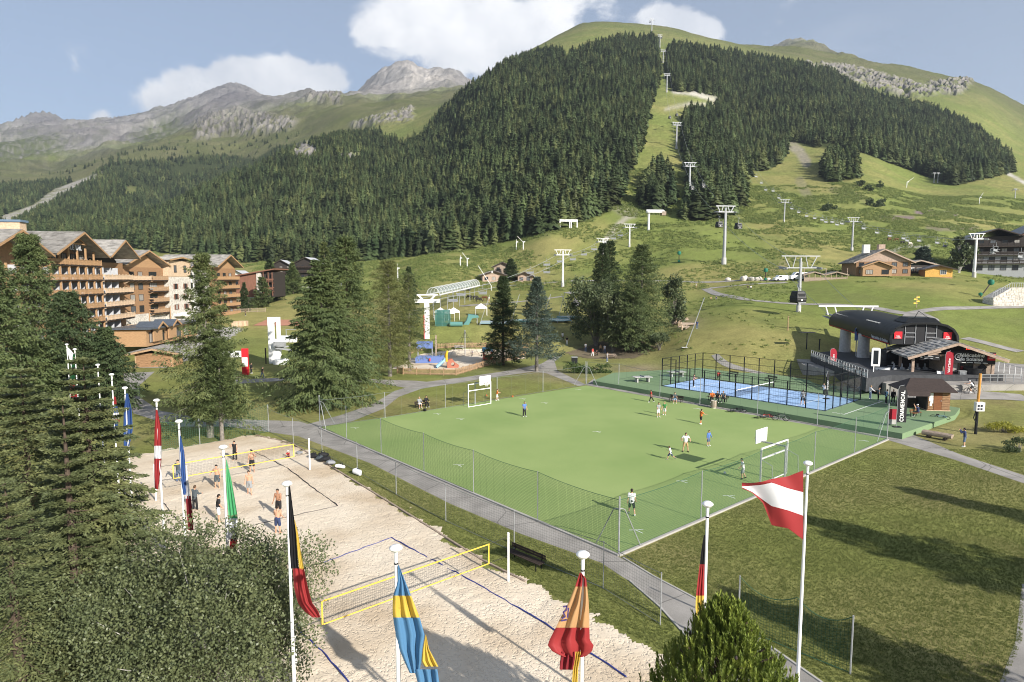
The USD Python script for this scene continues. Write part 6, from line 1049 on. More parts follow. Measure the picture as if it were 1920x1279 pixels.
# dark hotel at the right edge
q = place(1822, 520, 215); hb = Local('dark_hotel', 'large dark-timber hotel with slate-blue roofs at the right edge', 'hotel', (q[0], q[1], q[2]), (.94, -.34)); hb.box('wall', 'wood_black', 0, 34, 0, 20, -2, 12); hb.box('lower_wall', 'grey_metal', 0, 34, -.15, -.003, -2, 6.0)
for k, z in enumerate((.3, 3.1, 5.9, 8.7)):
    for i in range(10): hb.window(2 + i * 3.3, z + 1.3, 1.5, 1.5, -.15 if z < 4 else 0, 'wood_dark', bars=1)
    if k: hb.balcony(.3, 16, z, -1.5, -.16, 'wood_black', gap=.3, brackets=False); hb.balcony(20, 33.6, z, -1.5, -.16, 'wood_black', gap=.3, brackets=False)
hb.gable_roof(6, 7.5, 14.6, 12.0, -2, 20, 'roof_metal', 'wood_dark', False); hb.gable_roof(21, 9.5, 17.2, 12.2, -2.4, 20, 'roof_metal', 'wood_dark', False); hb.gable_wall(21, 8.5, 12, 16.6, 12.2, 0, .3, 'brick_brown'); hb.gable_roof(33, 6, 15, 12, -2, 20, 'roof_metal', 'wood_dark', False); hb.box('entrance', 'plaster_white', 17, 21, -.6, -.16, -1, 3.6); hb.window(19, 1.6, 2.4, 1.3, -.62, bars=3)
q = place(1862, 568, 150); sw = Local('stone_wall', 'pale stone retaining wall with grey railing on top at the right edge', 'wall', (q[0], q[1], q[2]), (.98, .1)); MB().prism(Polygon([(0, -1), (14, -1), (14, 4.2), (4.5, 4.2), (0, 1.8)]), 0, 3, yz_frame((0, 3, 0), (1, 0, 0), (0, 0, 1), (0, -1, 0))).build('masonry', 'stone_pale', sw.t)
r_ = np.random.default_rng(9)
for z in np.arange(-.3, 4.1, .55):
    x = 0.05
    while x < 13.9:
        w = r_.uniform(.6, 1.3)
        if z + .5 < (1.8 + x * .533 if x < 4.5 else 4.2): MB().box((x + w / 2, -.03, z + .25), (w - .06, .1, .47)).build('stone', 'stone_pale', sw.t)
        x += w
for k in range(24):
    x = k * .6; zt = 1.8 + x * .533 if x < 4.5 else 4.2; sw.box('baluster', 'galv', x - .04, x + .04, .2, .28, zt, zt + 1.1)
MB().bar((0, .24, 2.9), (4.5, .24, 5.3), .09).bar((4.5, .24, 5.3), (14, .24, 5.3), .09).build('handrail', 'galv', sw.t)

# ---------------------------------------------------------------- gondola station, ticket hall, kiosk
A0 = np.array([55.5, 92.0, 6.3]); ad = unit(np.array([.148, .989, 0.036])); ar = unit(np.array([.989, -.148, 0])); st_ = thing('gondola_station', 'long black curved-roof gondola station on white pillars above the plaza', 'lift station', A0)
prof = np.array([(-.1, 0), (-.25, .7), (-.1, 1.5), (.45, 2.3), (1.4, 2.85), (2.6, 3.1), (4.3, 3.15), (6.0, 3.1), (7.2, 2.85), (8.1, 2.3), (8.65, 1.5), (8.8, .7), (8.65, 0)]); SL = 26.0; up_ = np.array([0, 0, 1.])
sp3 = lambda s, x, z: ar * x + ad * s + up_ * z
for i in range(20):
    b = MB(); s0, s1 = SL * i / 20 + .02, SL * (i + 1) / 20 - .02; k0 = 1 - .10 * max(0, (i - 16) / 4); V = [sp3(s, x * 1.0, z * (k0 if s == s0 else 1 - .10 * max(0, (i - 15) / 4))) for s in (s0, s1) for x, z in prof]; n = len(prof); b.add(V, [[j, j + 1, n + j + 1, n + j] for j in range(n - 1)]); b.add([v - up_ * .12 for v in V], [[j + 1, j, n + j, n + j + 1] for j in range(n - 1)]); b.build('shell_panel', 'station_black', st_, smooth=30)
MB().add([sp3(0.1, .1, .02), sp3(0.1, 8.5, .02), sp3(SL - .1, 8.5, .02), sp3(SL - .1, .1, .02)], [[0, 1, 2, 3]]).build('soffit', 'black_metal', st_)
fr = MB(); 
for (x, z), (x2, z2_) in zip(prof, prof[1:]): fr.bar(sp3(-.1, x, z), sp3(-.1, x2, z2_), .35, .3)
fr.build('front_rim', 'station_black', st_); MB().prism(Polygon(prof), 0, .1, yz_frame(sp3(.4, 0, 0), ar, up_, -ad)).build('front_panel', 'black', st_); MB().prism(Polygon(prof * [1, .9]), 0, .1, yz_frame(sp3(SL - .2, 0, 0), ar, up_, -ad)).build('rear_panel', 'black', st_)
for x in (1.9, 3.3, 4.7, 6.1): MB().bar(sp3(.25, x, 0.1), sp3(.25, x, 2.95), .07).build('mullion', 'grey_metal', st_)
for x in (2.6, 5.4):
    for z in (1.1, 1.7): MB().bar(sp3(.24, x - .6, z), sp3(.24, x + .6, z), .09).build('cross_rail', 'galv', st_)
for x in (.95, 7.6):
    sg = MB().box(sp3(.2, x, 1.35), (1.1, .06, 1.05), math.atan2(ar[1], ar[0])).build('sign', 'sign_red', st_); words(sg, 'VAL', .2, sp3(.15, x, 1.1), ar, up_); words(sg, "D'ISERE", .13, sp3(.15, x, .9), ar, up_)
MB().bar(sp3(0, -.15, .05), sp3(SL, -.15, .05), .06).build('trim', 'sign_red', st_); words(st_, 'Telecabine de Solaise', .42, sp3(3.4, -.33, .22), -ad, up_, 'plaster_grey')
for k in range(9): MB().box(sp3(6.2 + k * .55, .62, 2.52), (.2, .35, .1), math.atan2(ad[1], ad[0])).build('vent', 'galv', st_)
for k in range(10): MB().box(sp3(19 + k * .6, .55, 2.3), (.16, .26, .08), math.atan2(ad[1], ad[0])).build('vent', 'galv', st_)
hp = MB(); hp.add([sp3(1.2, 2.2, 3.1), sp3(1.2, 7.2, 3.0), sp3(5, 7.2, 3.0), sp3(5, 2.2, 3.1), sp3(1.9, 3.0, 3.75), sp3(1.9, 6.6, 3.7), sp3(4.4, 6.6, 3.7), sp3(4.4, 3.0, 3.75)], [[4, 5, 6, 7], [0, 1, 5, 4], [1, 2, 6, 5], [2, 3, 7, 6], [3, 0, 4, 7]]); hp.build('hatch', 'station_black', st_)
MB().bar(sp3(1.6, 3.6, 3.7), sp3(2.6, 4.6, 4.7), .06).bar(sp3(1.6, 5.6, 3.7), sp3(2.6, 4.6, 4.7), .06).bar(sp3(3.6, 4.6, 3.7), sp3(2.6, 4.6, 4.7), .06).build('lifting_frame', 'black_metal', st_)
for px, py, Y in ((1583, 670, 111), (1618, 669, 103)):
    g_ = place(px, py, Y); MB().tube([g_ - A0 - [0, 0, .3], np.array([g_[0], g_[1], A0[2] + .6]) - A0], [.95, .85], 16).build('pillar', 'concrete_pale', st_, smooth=40)
for k in (6, 14): MB().tube([sp3(k, 7.6, 0), sp3(k, 7.6, -4.4)], .8, 14).build('pillar', 'concrete_pale', st_)
for x in (1.2, 7.4): MB().bar(sp3(SL, x, 1.6), sp3(SL + 6.5, x + .2, 1.5), .35, .3).build('sheave_beam', 'grey_metal', st_); sv = MB(); [sv.lathe([(.1, -.05), (.28, -.05), (.28, .05), (.1, .05)], sp3(SL + .5 + .65 * k, x - .25, 1.15), 10) for k in range(9)]; sv.build('sheave', 'galv', st_, kind='stuff'); MB().bar(sp3(SL, x - .6, .9), sp3(SL + 6.4, x - .4, 1.1), .5, .06).build('catwalk', 'grey_metal', st_)
MB().bar(sp3(SL + 3, -1.2, 3.3), sp3(SL + 3, 9.4, 3.3), .3).build('gantry', 'white_metal', st_)
for x in (.6, 2.2, 6.4, 8.0): MB().bar(sp3(SL + 3, x, 1.6), sp3(SL + 3, x + (-.5 if x < 4 else .5), 3.2), .2).build('gantry_leg', 'white_metal', st_)
dk = [np.array(v) for v in ((49.5, 104, 0), (46.2, 81.5, 0), (51, 84, 0), (66, 84, 0), (66, 110, 0), (54, 112, 0))]; MB().prism(Polygon([(v[0], v[1]) for v in dk]), 1.2, 3.0).build('boarding_deck', 'deck_dark'); tag(stage.GetPrimAtPath('/World/boarding_deck'), kind='structure')
t = thing('deck_railing', 'grey metal railing of square posts along the boarding ramp beside the padel cage', 'railing', dk[0] + [0, 0, 3.0]); n = 22
for k in range(n + 1):
    p = dk[0] + (dk[1] - dk[0]) * k / n - dk[0]; MB().box(p + [.1, 0, .55], (.1, .1, 1.1), -.14).build('post', 'galv', t)
for z in (1.08, .6, .2): MB().bar([.1, 0, z], dk[1] - dk[0] + [.1, 0, z], .07).build('rail', 'galv', t)
for k in range(n): p0, p1 = (dk[1] - dk[0]) * (k + .12) / n, (dk[1] - dk[0]) * (k + .88) / n; MB().bar(p0 + [.1, 0, .4], p1 + [.1, 0, .4], .02, .38).build('infill', 'concrete_pale', t)
# ticket hall
O = np.array([55.2, 86.5, 2.2]); th = Local('ticket_hall', 'stone-roofed ticket hall with black lettered sign boards under its gable', 'ticket hall', O, (.962, -.272)); LX = 10.2
th.box('wall', 'wood_grey', 4.6, 9.9, 1.2, 9.5, 0, 3.2); th.box('stone_plinth', 'stone_pale', 4.6, 9.9, 1.1, 1.19, 0, .75); th.box('back_wall', 'wood_black', .2, 4.6, 6, 9.5, 0, 3.2); th.box('side_partition', 'wood_grey', 4.0, 4.6, 1.0, 6, 0, 3.2)
th.gable_wall(5.1, 4.9, 3.2, 4.7, 3.3, 1.3, .25, 'wood_black'); mat('slate_hall', (.33, .325, .31), .85, 1.6, .5, bump=.3, rndv=.4); th.gable_roof(5.1, 5.9, 5.15, 3.0, -.9, 10.2, 'slate_hall', 'wood_pinkish', True, seed=41, parts=True)
for x, y in ((.3, .6), (4.3, .6), (9.8, .6), (.3, 6), (.3, 9.4)): th.box('post', 'wood_pinkish', x - .16, x + .16, y - .16, y + .16, 0, 3.2)
MB().bar((.0, .6, 3.25), (10.2, .6, 3.25), .25).build('tie_beam', 'wood_pinkish', th.t); MB().bar((1.7, -.5, 3.3), (3.2, -.5, 3.85), .25).build('strut', 'wood_pinkish', th.t)
sb = th.box('sign_board', 'black', 4.75, 9.95, .32, .38, 2.25, 3.85); words(sb, 'Télécabine', .42, (7.15, .30, 3.16), (1, 0, 0), (0, 0, 1)); words(sb, 'de Solaise', .42, (7.1, .30, 2.62), (1, 0, 0), (0, 0, 1)); k = np.arange(25) * 2 * np.pi / 24; MB().tube([(5.62 + .42 * math.cos(a), .29, 3.12 + .42 * math.sin(a)) for a in k], .055, 6, False).build('logo_ring', 'white_paint', sb); MB().box((5.62, .29, 3.06), (.36, .04, .16)).box((5.62, .29, 3.26), (.22, .04, .1)).build('logo_bars', 'white_paint', sb); [MB().box((x, .30, 2.36), (w_, .02, .07)).build('print', 'white_paint', sb) for x, w_ in ((6.3, .5), (7.0, .7), (7.9, .8), (8.8, .6))]
for x, nm in ((4.98 - .42, 0), (9.45, 0)):
    sg = th.box('sign', 'sign_red', x - .45, x + .45, .2, .3, 2.75, 3.65); words(sg, 'VAL', .2, (x, .18, 3.22), (1, 0, 0), (0, 0, 1)); words(sg, "D'ISERE", .13, (x, .18, 3.0), (1, 0, 0), (0, 0, 1))
sb = th.box('side_board', 'black', 1.0, 3.5, .45, .5, 2.55, 3.25); MB().add([(1.15, .43, 3.05), (1.15, .43, 2.75), (1.42, .43, 2.9)], [[0, 1, 2]]).build('arrow', 'white_paint', sb); [MB().box((x, .43, z), (w_, .02, .1)).build('print', 'plaster_grey', sb) for x, z, w_ in ((2.1, 3.02, 1.1), (2.1, 2.78, 1.1), (3.15, 2.9, .4))]
tp = th.box('thermometer', 'black', 6.0, 7.4, -.2, -.1, 4.1, 4.45); M['led'] = usdkit.material(stage, '/World/Looks/led', {'e': ('emission', dict(color=(1, .05, .02), strength=1.4))}, surface='e.emission'); words(tp, '13 °C', .26, (6.7, -.22, 4.15), (1, 0, 0), (0, 0, 1), 'led')
th.window(5.3, 1.6, 1.2, 1.3, 1.19, 'wood_dark'); th.window(7.2, 1.75, .9, 1.0, 1.19, 'wood_dark'); MB().box((8.8, 1.1, 1.7), (.8, .05, .8), Rm=np.array([[.707, 0, -.707], [0, 1, 0], [.707, 0, .707]])).build('diamond_board', 'black', th.t); bd = th.box('poster', 'black', 6.15, 6.6, 1.1, 1.18, 1.1, 2.15); [MB().box((6.37, 1.08, z), (.3, .03, .1)).build('print', 'red', bd) for z in (1.4, 1.65)]
def pl(px, py, z): return G(px, py, z)
for k, px in enumerate((1676, 1691, 1706, 1720, 1734)):
    p = pl(px, 703, 2.2); t = thing('turnstile', ['ski pass turnstile nearest the ramp railing', 'second turnstile from the ramp railing', 'middle turnstile of the row under the slab roof', 'fourth turnstile from the ramp railing', 'turnstile nearest the ticket windows'][k], 'turnstile', p, -.27, 'turnstiles in front of the station'); MB().box((0, 0, .55), (.34, .9, 1.1)).build('housing', 'grey_metal', t); MB().box((0, .2, 1.35), (.12, .35, .55)).build('reader', 'galv', t); MB().bar((.15, -.2, .9), (.85, -.25, .8), .06).build('arm', 'galv', t)
p = pl(1640, 708, 2.2); t = thing('info_totem', 'white slim information totem with dark screen by the ramp railing', 'totem', p, -.27); MB().prism(Polygon([(-.55, 1.6), (.55, 1.6), (.55, 4.0), (.4, 4.15), (-.4, 4.15), (-.55, 4.0)]), -.08, .08, yz_frame((0, 0, 0), (1, 0, 0), (0, 0, 1), (0, -1, 0))).build('frame', 'white_paint', t); MB().box((0, -.09, 2.85), (.6, .04, 1.9)).build('screen', 'window_dark', t); MB().box((-.2, 0, .8), (.12, .1, 1.6)).build('post', 'white_paint', t)
p = pl(1654, 704, 2.2); t = thing('barrier_banner', 'white rectangular banner on a barrier beside the information totem', 'banner', p, -.27); MB().box((0, 0, .75), (1.9, .05, .75)).build('panel', 'white_paint', t); [MB().bar((x, 0, 0), (x, 0, 1.2), .06).build('post', 'galv', t) for x in (-.9, .9)]; [MB().box((x, -.04, .75), (.12, .02, .34)).build('print', 'grey_metal', t) for x in (-.5, .1, .3)]
t = thing('planter_tub', 'big black tapered tub in front of the ticket hall', 'tub', pl(1823, 712, 2.2)); MB().lathe([(.75, 0), (1.05, 1.5), (1.15, 1.55), (1.15, 1.65), (1.0, 1.62), (.7, .3), (0, .3)], n=24).build('tub', 'black_metal', t, smooth=40); MB().lathe([(0, 1.5), (.98, 1.5)], n=24).build('earth', 'soil', t)
t = thing('litter_bin', 'tall grey slatted litter bin left of the black tub', 'bin', pl(1803, 713, 2.2), -.27); MB().box((0, 0, .6), (.75, .65, 1.2)).build('body', 'grey_metal', t); MB().box((0, 0, 1.28), (.85, .75, .1)).build('lid', 'galv', t); [MB().box((x, -.345, .6), (.06, .03, 1.1)).build('slat', 'galv', t) for x in np.linspace(-.3, .3, 5)]
t = thing('sandwich_board', 'white folding board standing by the ticket windows', 'board', pl(1762, 712, 2.2), -.2); MB().box((0, -.18, .6), (.8, .04, 1.2), Rm=np.array([[1, 0, 0], [0, .97, .2], [0, -.2, .97]])).build('front', 'white_paint', t); MB().box((0, .18, .6), (.8, .04, 1.2), Rm=np.array([[1, 0, 0], [0, .97, -.2], [0, .2, .97]])).build('back', 'white_paint', t)
t = thing('deck_chair', 'red deck chair between the litter bin and the black tub', 'chair', pl(1814, 708, 2.2), -.4); MB().bar((-.3, -.4, .25), (-.3, .5, 1.1), .05).bar((.3, -.4, .25), (.3, .5, 1.1), .05).bar((-.3, .3, 0), (-.3, -.2, .6), .05).bar((.3, .3, 0), (.3, -.2, .6), .05).build('frame', 'wood_pale', t); MB().quad((-.28, -.35, .3), (.28, -.35, .3), (.28, .48, 1.08), (-.28, .48, 1.08)).build('canvas', 'red', t)
t = thing('plaza_railing', 'grey tubular railing on the plaza right of the ticket hall', 'railing', pl(1840, 717, 2.2)); o = pl(1840, 717, 2.2)
for px in (1840, 1856, 1870, 1885, 1900, 1915): q = pl(px, 717, 2.2) - o; MB().tube([q, q + [0, 0, 1.1]], .045, 8).build('post', 'galv', t)
MB().bar([0, 0, 1.08], pl(1915, 717, 2.2) - o + [0, 0, 1.08], .06).build('rail', 'galv', t); MB().bar([0, 0, .6], pl(1915, 717, 2.2) - o + [0, 0, .6], .05).build('rail', 'galv', t)
o = pl(1862, 690, 2.6); t = thing('path_railing', 'thin white-posted railing along the grass right of the ticket hall', 'railing', o); e_ = pl(1925, 708, 2.2)
for k in np.linspace(0, 1, 7): q = (e_ - o) * k; MB().tube([q - [0, 0, .3], q + [0, 0, 1.2]], .05, 6).build('post', 'white_metal', t)
MB().bar([0, 0, 1.15], e_ - o + [0, 0, 1.15], .05).build('rail', 'grey_metal', t)
# kiosk
O = G(1737, 770, PZ); ks = Local('kiosk', 'small brown board kiosk with wide dark roof and awning on the green platform', 'kiosk', O, (.99, -.13)); mat('kiosk_brown', (.20, .075, .028), .6, 3, .3, stretch=(1, 1, 5)); mat('roof_brown', (.045, .032, .027), .7, 4, .25)
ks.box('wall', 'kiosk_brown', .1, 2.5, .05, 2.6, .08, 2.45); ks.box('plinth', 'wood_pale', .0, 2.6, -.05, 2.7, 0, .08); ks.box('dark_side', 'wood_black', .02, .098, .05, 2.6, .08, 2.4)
for z in np.arange(.25, 2.4, .21): ks.box('board', 'wood_plank', 1.62, 2.46, -.01, .048, z - .085, z + .085); ks.box('board', 'wood_plank', .12, .7, -.01, .048, z - .085, z + .085)
dr = ks.box('door', 'kiosk_brown', .74, 1.58, -.03, .045, .1, 2.3); MB().box((1.48, -.05, 1.2), (.05, .04, .15)).build('handle', 'galv', dr)
for k, (x, z, w, h) in enumerate(((.42, 1.85, .42, .5), (.42, 1.35, .44, .42), (.5, 1.0, .3, .22), (.42, .72, .22, .3))): ks.box('notice', 'white_paint', x - w / 2, x + w / 2, -.03, -.012, z - h / 2, z + h / 2)
rf = MB(); rf.add([(-2.9, -.7, 2.35), (2.9, -.7, 2.35), (2.3, 1.6, 3.55), (-1.2, 1.6, 3.6), (-2.9, 3.4, 2.45), (2.9, 3.4, 2.4), (-2.9, -.7, 2.27), (2.9, -.7, 2.27), (2.9, 3.4, 2.32), (-2.9, 3.4, 2.37)], [[0, 1, 2, 3], [3, 2, 5, 4], [0, 3, 4, 4], [1, 5, 2, 2], [6, 9, 8, 7], [0, 6, 7, 1], [1, 7, 8, 5], [5, 8, 9, 4], [4, 9, 6, 0]]); rf.build('roof', 'roof_brown', ks.t)
for x, y in ((-2.7, -.5), (-2.7, 3.2)): ks.box('post', 'grey_metal', x - .05, x + .05, y - .05, y + .05, 0, 2.35)
MB().quad((-2.85, -.72, 2.33), (.0, -.72, 2.33), (-.3, -1.3, 1.9), (-2.6, -1.3, 1.9)).build('awning', 'roof_brown', ks.t); ks.box('counter', 'wood_dark', -2.2, -.1, 2.0, 2.5, 0, 1.05)
def feather(name, label, p, h, w, m, rz, lean=0, text=None, tm='white_paint', tall=None):
    t = thing(name, label, 'banner', p, rz); MB().tube([(0, 0, 0), (0, 0, h * .9), (.12 * w, 0, h), (.6 * w, 0, h * 1.03)], .025, 6).build('mast', 'grey_metal', t); MB().prism(Polygon([(0.03, h * .12), (w, h * .12), (w, h * .82), (w * .8, h * .97), (w * .45, h * 1.02), (.03, h * .97)]), -.012, .012, yz_frame((0, 0, 0), (1, 0, 0), (0, 0, 1), (0, -1, 0))).build('cloth', m, t); MB().box((.1, 0, .04), (.7, .5, .08)).build('foot', 'black_metal', t)
    if text: tall = min(w * .62, h * .62 / len(text) * 1.22); words(t, text, tall, (w * .5 + tall * .5, -.02, h * .52), (0, 0, 1), (-1, 0, 0), tm)
    return t
feather('text_banner', 'tall black banner with big white vertical lettering beside the kiosk', G(1680, 801, PZ), 4.3, .95, 'black', -.1, text='COMMENCAL', tall=.62)
feather('red_banner', 'red feather banner by the ramp railing above the padel cage', place(1555, 697, 96) , 3.6, 1.0, 'red_dark', -.1, text="Val d'Isère", tall=.4); feather('red_banner', 'red feather banner in front of the ticket hall windows', pl(1770, 713, 2.2), 3.9, .95, 'red_dark', -.25, text="Val d'Isère", tall=.4); feather('slim_banner', 'slim black and white banner at the right end of the padel cage', G(1548, 748, PZ), 3.5, .3, 'black', 0, text='BABOLAT', tall=.2)
t = thing('notice_board', 'dark red board leaning beside the black lettered banner', 'board', G(1672, 797, PZ), -.1); MB().box((0, 0, .95), (.8, .06, 1.5)).build('board', 'red_dark', t); MB().box((0, -.035, .35), (.78, .02, .5)).build('strip', 'concrete_pale', t); MB().bar((-.3, .4, 0), (-.3, .02, 1.3), .04).bar((.3, .4, 0), (.3, .02, 1.3), .04).build('leg', 'grey_metal', t)
# ---------------------------------------------------------------- ski lifts
def pylon(label, px, pyb, pyt, w, style, Y=None, group=None, name='lift_pylon'):
    g_ = place(px, pyb, Y) if Y else GT(px, pyb); h = (pyb - pyt) * g_[1] / F * 1.02; t = thing(name, label, 'lift pylon', g_, 0.15, group); m = 'white_metal' if style == 'w' else 'galv'; r = max(.35, h * .03)
    MB().tube([(0, 0, -.5), (0, 0, h * .12)], [r * 1.45, r * 1.35], 14).build('foot', 'concrete_pale', t, smooth=40); MB().tube([(0, 0, h * .12), (0, 0, h * .97)], [r, r * .62], 14).build('shaft', m, t, smooth=40)
    a = w / 2; MB().bar((-a, 0, h), (a, 0, h), r * .55).build('crossbar', m, t); lo = h - w * .28; MB().bar((-a * .95, 0, lo), (a * .95, 0, lo), r * .6).build('lower_arm', m, t)
    b = MB()
    for s in (-1, 1): b.bar((s * a * .55, 0, lo), (s * a * .85, 0, h), r * .4).bar((s * a * .4, 0, lo), (s * a * .25, 0, h), r * .35)
    b.build('strut', m, t)
    for s in (-1, 1):
        MB().bar((s * a * .9, -1.6, lo - .1), (s * a * .9, 1.6, lo + .25), .22, .3).build('sheave_beam', 'grey_metal', t); b = MB()
        for k in range(6): b.mesh(trimesh.creation.cylinder(.24, .14, sections=10), trimesh.transformations.translation_matrix((s * a * .9, -1.4 + k * .56, lo - .25 + k * .055)) @ trimesh.transformations.rotation_matrix(np.pi / 2, [0, 1, 0]))
        b.build('sheave', 'grey_metal', t, kind='stuff'); MB().box((s * a * 1.05, 0, lo - .25), (.5, 3.2, .06)).build('catwalk', 'grey_metal', t)
    MB().bar((r, 0, h * .13), (r * .9, 0, h * .9), .12, .1).build('ladder', 'grey_metal', t); return np.array([g_[0], g_[1], g_[2] + lo]), a * .9, t
GP = [pylon('big grey gondola pylon on the meadow behind the station, nearest the station', 1497, 586, 484, 9.5, 'g', 145)]
for px, b_, t_, lab in ((1357, 496, 391, 'tall grey gondola pylon standing at the foot of the wooded slope'), (1292, 376, 309, 'grey gondola pylon in the forest gap below the dark trees'), (1268, 279, 233, 'grey gondola pylon halfway up the forest cutting'), (1250, 173, 141, 'grey gondola pylon beside the forest road bend'), (1243, 118, 96, 'grey gondola pylon near the top of the forest cutting'), (1237, 92, 68, 'second highest gondola pylon on the bare hilltop'), (1222, 60, 38, 'highest gondola pylon against the sky on the hilltop')): GP.append(pylon(lab, px, b_, t_, 8.0, 'g'))
CP1 = [pylon('white chairlift pylon on the meadow right of the grey chalets', 1055, 538, 471, 6.5, 'w'), pylon('white chairlift pylon partly behind the spruce tops', 1130, 478, 448, 6, 'w'), pylon('white chairlift pylon beside the dirt track', 1180, 463, 422, 6, 'w')]
CP2 = [pylon('slanted white chairlift pylon in front of the dark hotel', 1826, 520, 441, 6, 'w'), pylon('grey chairlift pylon on the open slope above the restaurant', 1597, 471, 411, 6, 'g'), pylon('grey chairlift pylon below the shrubs on the slope', 1470, 417, 376, 6, 'g'), pylon('small chairlift pylon at the edge of the right-hand forest', 1397, 309, 286, 6, 'g'), pylon('small pylon above the round tree clump on the slope', 1594, 290, 268, 5, 'g'), pylon('left one of two small pylons under the right forest edge', 1751, 343, 325, 3, 'g'), pylon('right one of two small pylons under the right forest edge', 1758, 343, 325, 3, 'g'), pylon('tiny pylon far right on the slope', 1903, 372, 355, 3, 'g')]
# big white T pylon and the arched conveyor tunnel behind it
g_ = place(801, 616, 140); t = thing('white_lift_mast', 'thick white T-shaped lift mast in front of the arched conveyor tunnel', 'lift pylon', g_); hm = 75 * 140 / F; MB().box((0, 0, hm * .46), (1.0, .9, hm * .92)).build('column', 'white_paint', t); MB().box((-.6, -.02, hm * .3), (.2, .8, hm * .6)).build('red_stripe', 'sign_red', t); MB().bar((-2.6, 0, hm * .95), (2.8, 0, hm * .95), .8).build('crossbar', 'white_paint', t)
for s in (-1, 1): MB().bar((s * .8, 0, hm * .97), (s * 1.9, 0, hm + .9), .35).build('strut', 'white_paint', t)
MB().bar((-2.2, 0, hm + .95), (2.4, 0, hm + .95), .3).build('top_bar', 'white_paint', t); sv = MB(); [sv.box((s, y, hm * .98), (.3, .5, .35)) for s in (-2.4, 2.5) for y in (-1.2, -.4, .4, 1.2)]; sv.build('sheave', 'white_metal', t, kind='stuff')
a_, e_ = at(812, 553, 165), at(890, 535, 212); t = thing('conveyor_tunnel', 'long arched clear-and-white conveyor lift tunnel on the meadow', 'tunnel', a_); dv = e_ - a_; L_ = np.linalg.norm(dv); dn = dv / L_; sdv = unit(np.cross(dn, [0, 0, 1.]))
M['poly'] = usdkit.material(stage, '/World/Looks/poly', {'t': ('transparent_bsdf', dict(color=(.85, .9, .92))), 'p': ('principled_bsdf', dict(base_color=(.36, .40, .42), roughness=.3)), 'm': ('mix_closure', dict(fac=.35))}, [('t.BSDF', 'm.closure1'), ('p.BSDF', 'm.closure2')], surface='m.closure')
k = np.linspace(0, np.pi, 9); arc = lambda s: np.array([dn * s + sdv * 1.7 * math.cos(q) + [0, 0, .2 + 1.75 * math.sin(q)] for q in k])
for i in range(16): MB().tube(arc(L_ * i / 15), .07, 6, False).build('hoop', 'white_metal', t)
for i in range(15): A_, B_ = arc(L_ * (i + .06) / 15), arc(L_ * (i + .94) / 15); b = MB(); b.add(np.vstack([A_, B_]), [[j, j + 1, 10 + j, 9 + j] for j in range(8)]); b.build('clear_panel', 'poly', t)
MB().bar(-sdv * 1.8, dv - sdv * 1.8, .18, .3).bar(sdv * 1.8, dv + sdv * 1.8, .18, .3).build('side_beam', 'white_metal', t)
for i in range(0, 8): q = dv * i / 7; z_ = float(hz(a_[0] + q[0], a_[1] + q[1])[0] - a_[2] - q[2]); MB().bar(q, q + [0, 0, min(z_, -.2)], .14).build('leg', 'galv', t)
def cable(label, pts, r=.05, name='lift_cable'):
    P = []
    for p, q in zip(pts, pts[1:]):
        p, q = np.asarray(p, float), np.asarray(q, float); d = np.linalg.norm(q - p)
        for s in np.linspace(0, 1, 10)[:-1]: P.append(p + (q - p) * s - [0, 0, d * .02 * 4 * s * (1 - s)])
    P.append(np.asarray(pts[-1], float)); b = MB().tube(P, r, 4, False).build(name, 'grey_metal'); tag(b, label, 'cable'); return np.array(P)
def side(P, s): return [p + np.array([math.cos(.15) * s * a, math.sin(.15) * s * a, -.35]) for p, a, _ in P]
gl = cable('left gondola cable running from the black station up the forest cutting', [A0 + sp3(SL, 1.2, .9)] + side(GP, -1), .045); gr = cable('right gondola cable running from the black station up the forest cutting', [A0 + sp3(SL, 7.4, .9)] + side(GP, 1), .045)
cable('left chairlift cable above the grey chalets', [np.array([g_[0] - 2.4, g_[1], g_[2] + hm])] + side(CP1, -1)); cable('right chairlift cable above the grey chalets', [np.array([g_[0] + 2.5, g_[1], g_[2] + hm])] + side(CP1, 1)); cable('upper chairlift cable on the right-hand slope', side(CP2[:4], -1)); cable('lower chairlift cable on the right-hand slope', side(CP2[:4], 1))
# gondola cabins
def cabin_build(t):
    def rb(x, y, z0, z1, ch): return mf.Manifold.batch_hull([mf.Manifold.sphere(ch, 10).translate([sx * (x - ch), sy * (y - ch), z]) for sx in (-1, 1) for sy in (-1, 1) for z in (z0 + ch, z1 - ch)])
    lower = rb(1.1, 1.15, 0, .95, .25); upper = mf.Manifold.batch_hull([mf.Manifold.sphere(.2, 10).translate([sx * a, sy * b, z]) for sx in (-1, 1) for sy in (-1, 1) for a, b, z in ((.92, .98, .9), (.72, .75, 2.05))])
    usdkit.mesh(stage, ppath(t) + '/shell', lower + upper, M['station_black'], smooth=False); b = MB()
    for s in (-1, 1): b.box((0, s * 1.085, 1.35), (1.35, .06, .8)); b.box((s * 1.02, 0, 1.35), (.06, 1.35, .8))
    b.build('window', 'window_dark', t); MB().box((0, -1.17, .55), (.28, .03, .3)).build('badge', 'white_paint', t); MB().bar((0, 0, 2.2), (0, .15, 2.9), .1).tube([(0, .15, 2.8), (0, .35, 3.3), (0, .1, 3.9), (0, 0, 4.0)], .06, 6).box((0, 0, 4.05), (.2, .8, .2)).build('hanger', 'grey_metal', t); MB().box((0, -1.25, .15), (1.6, .12, .12)).box((0, 1.25, .15), (1.6, .12, .12)).build('bumper', 'grey_metal', t)
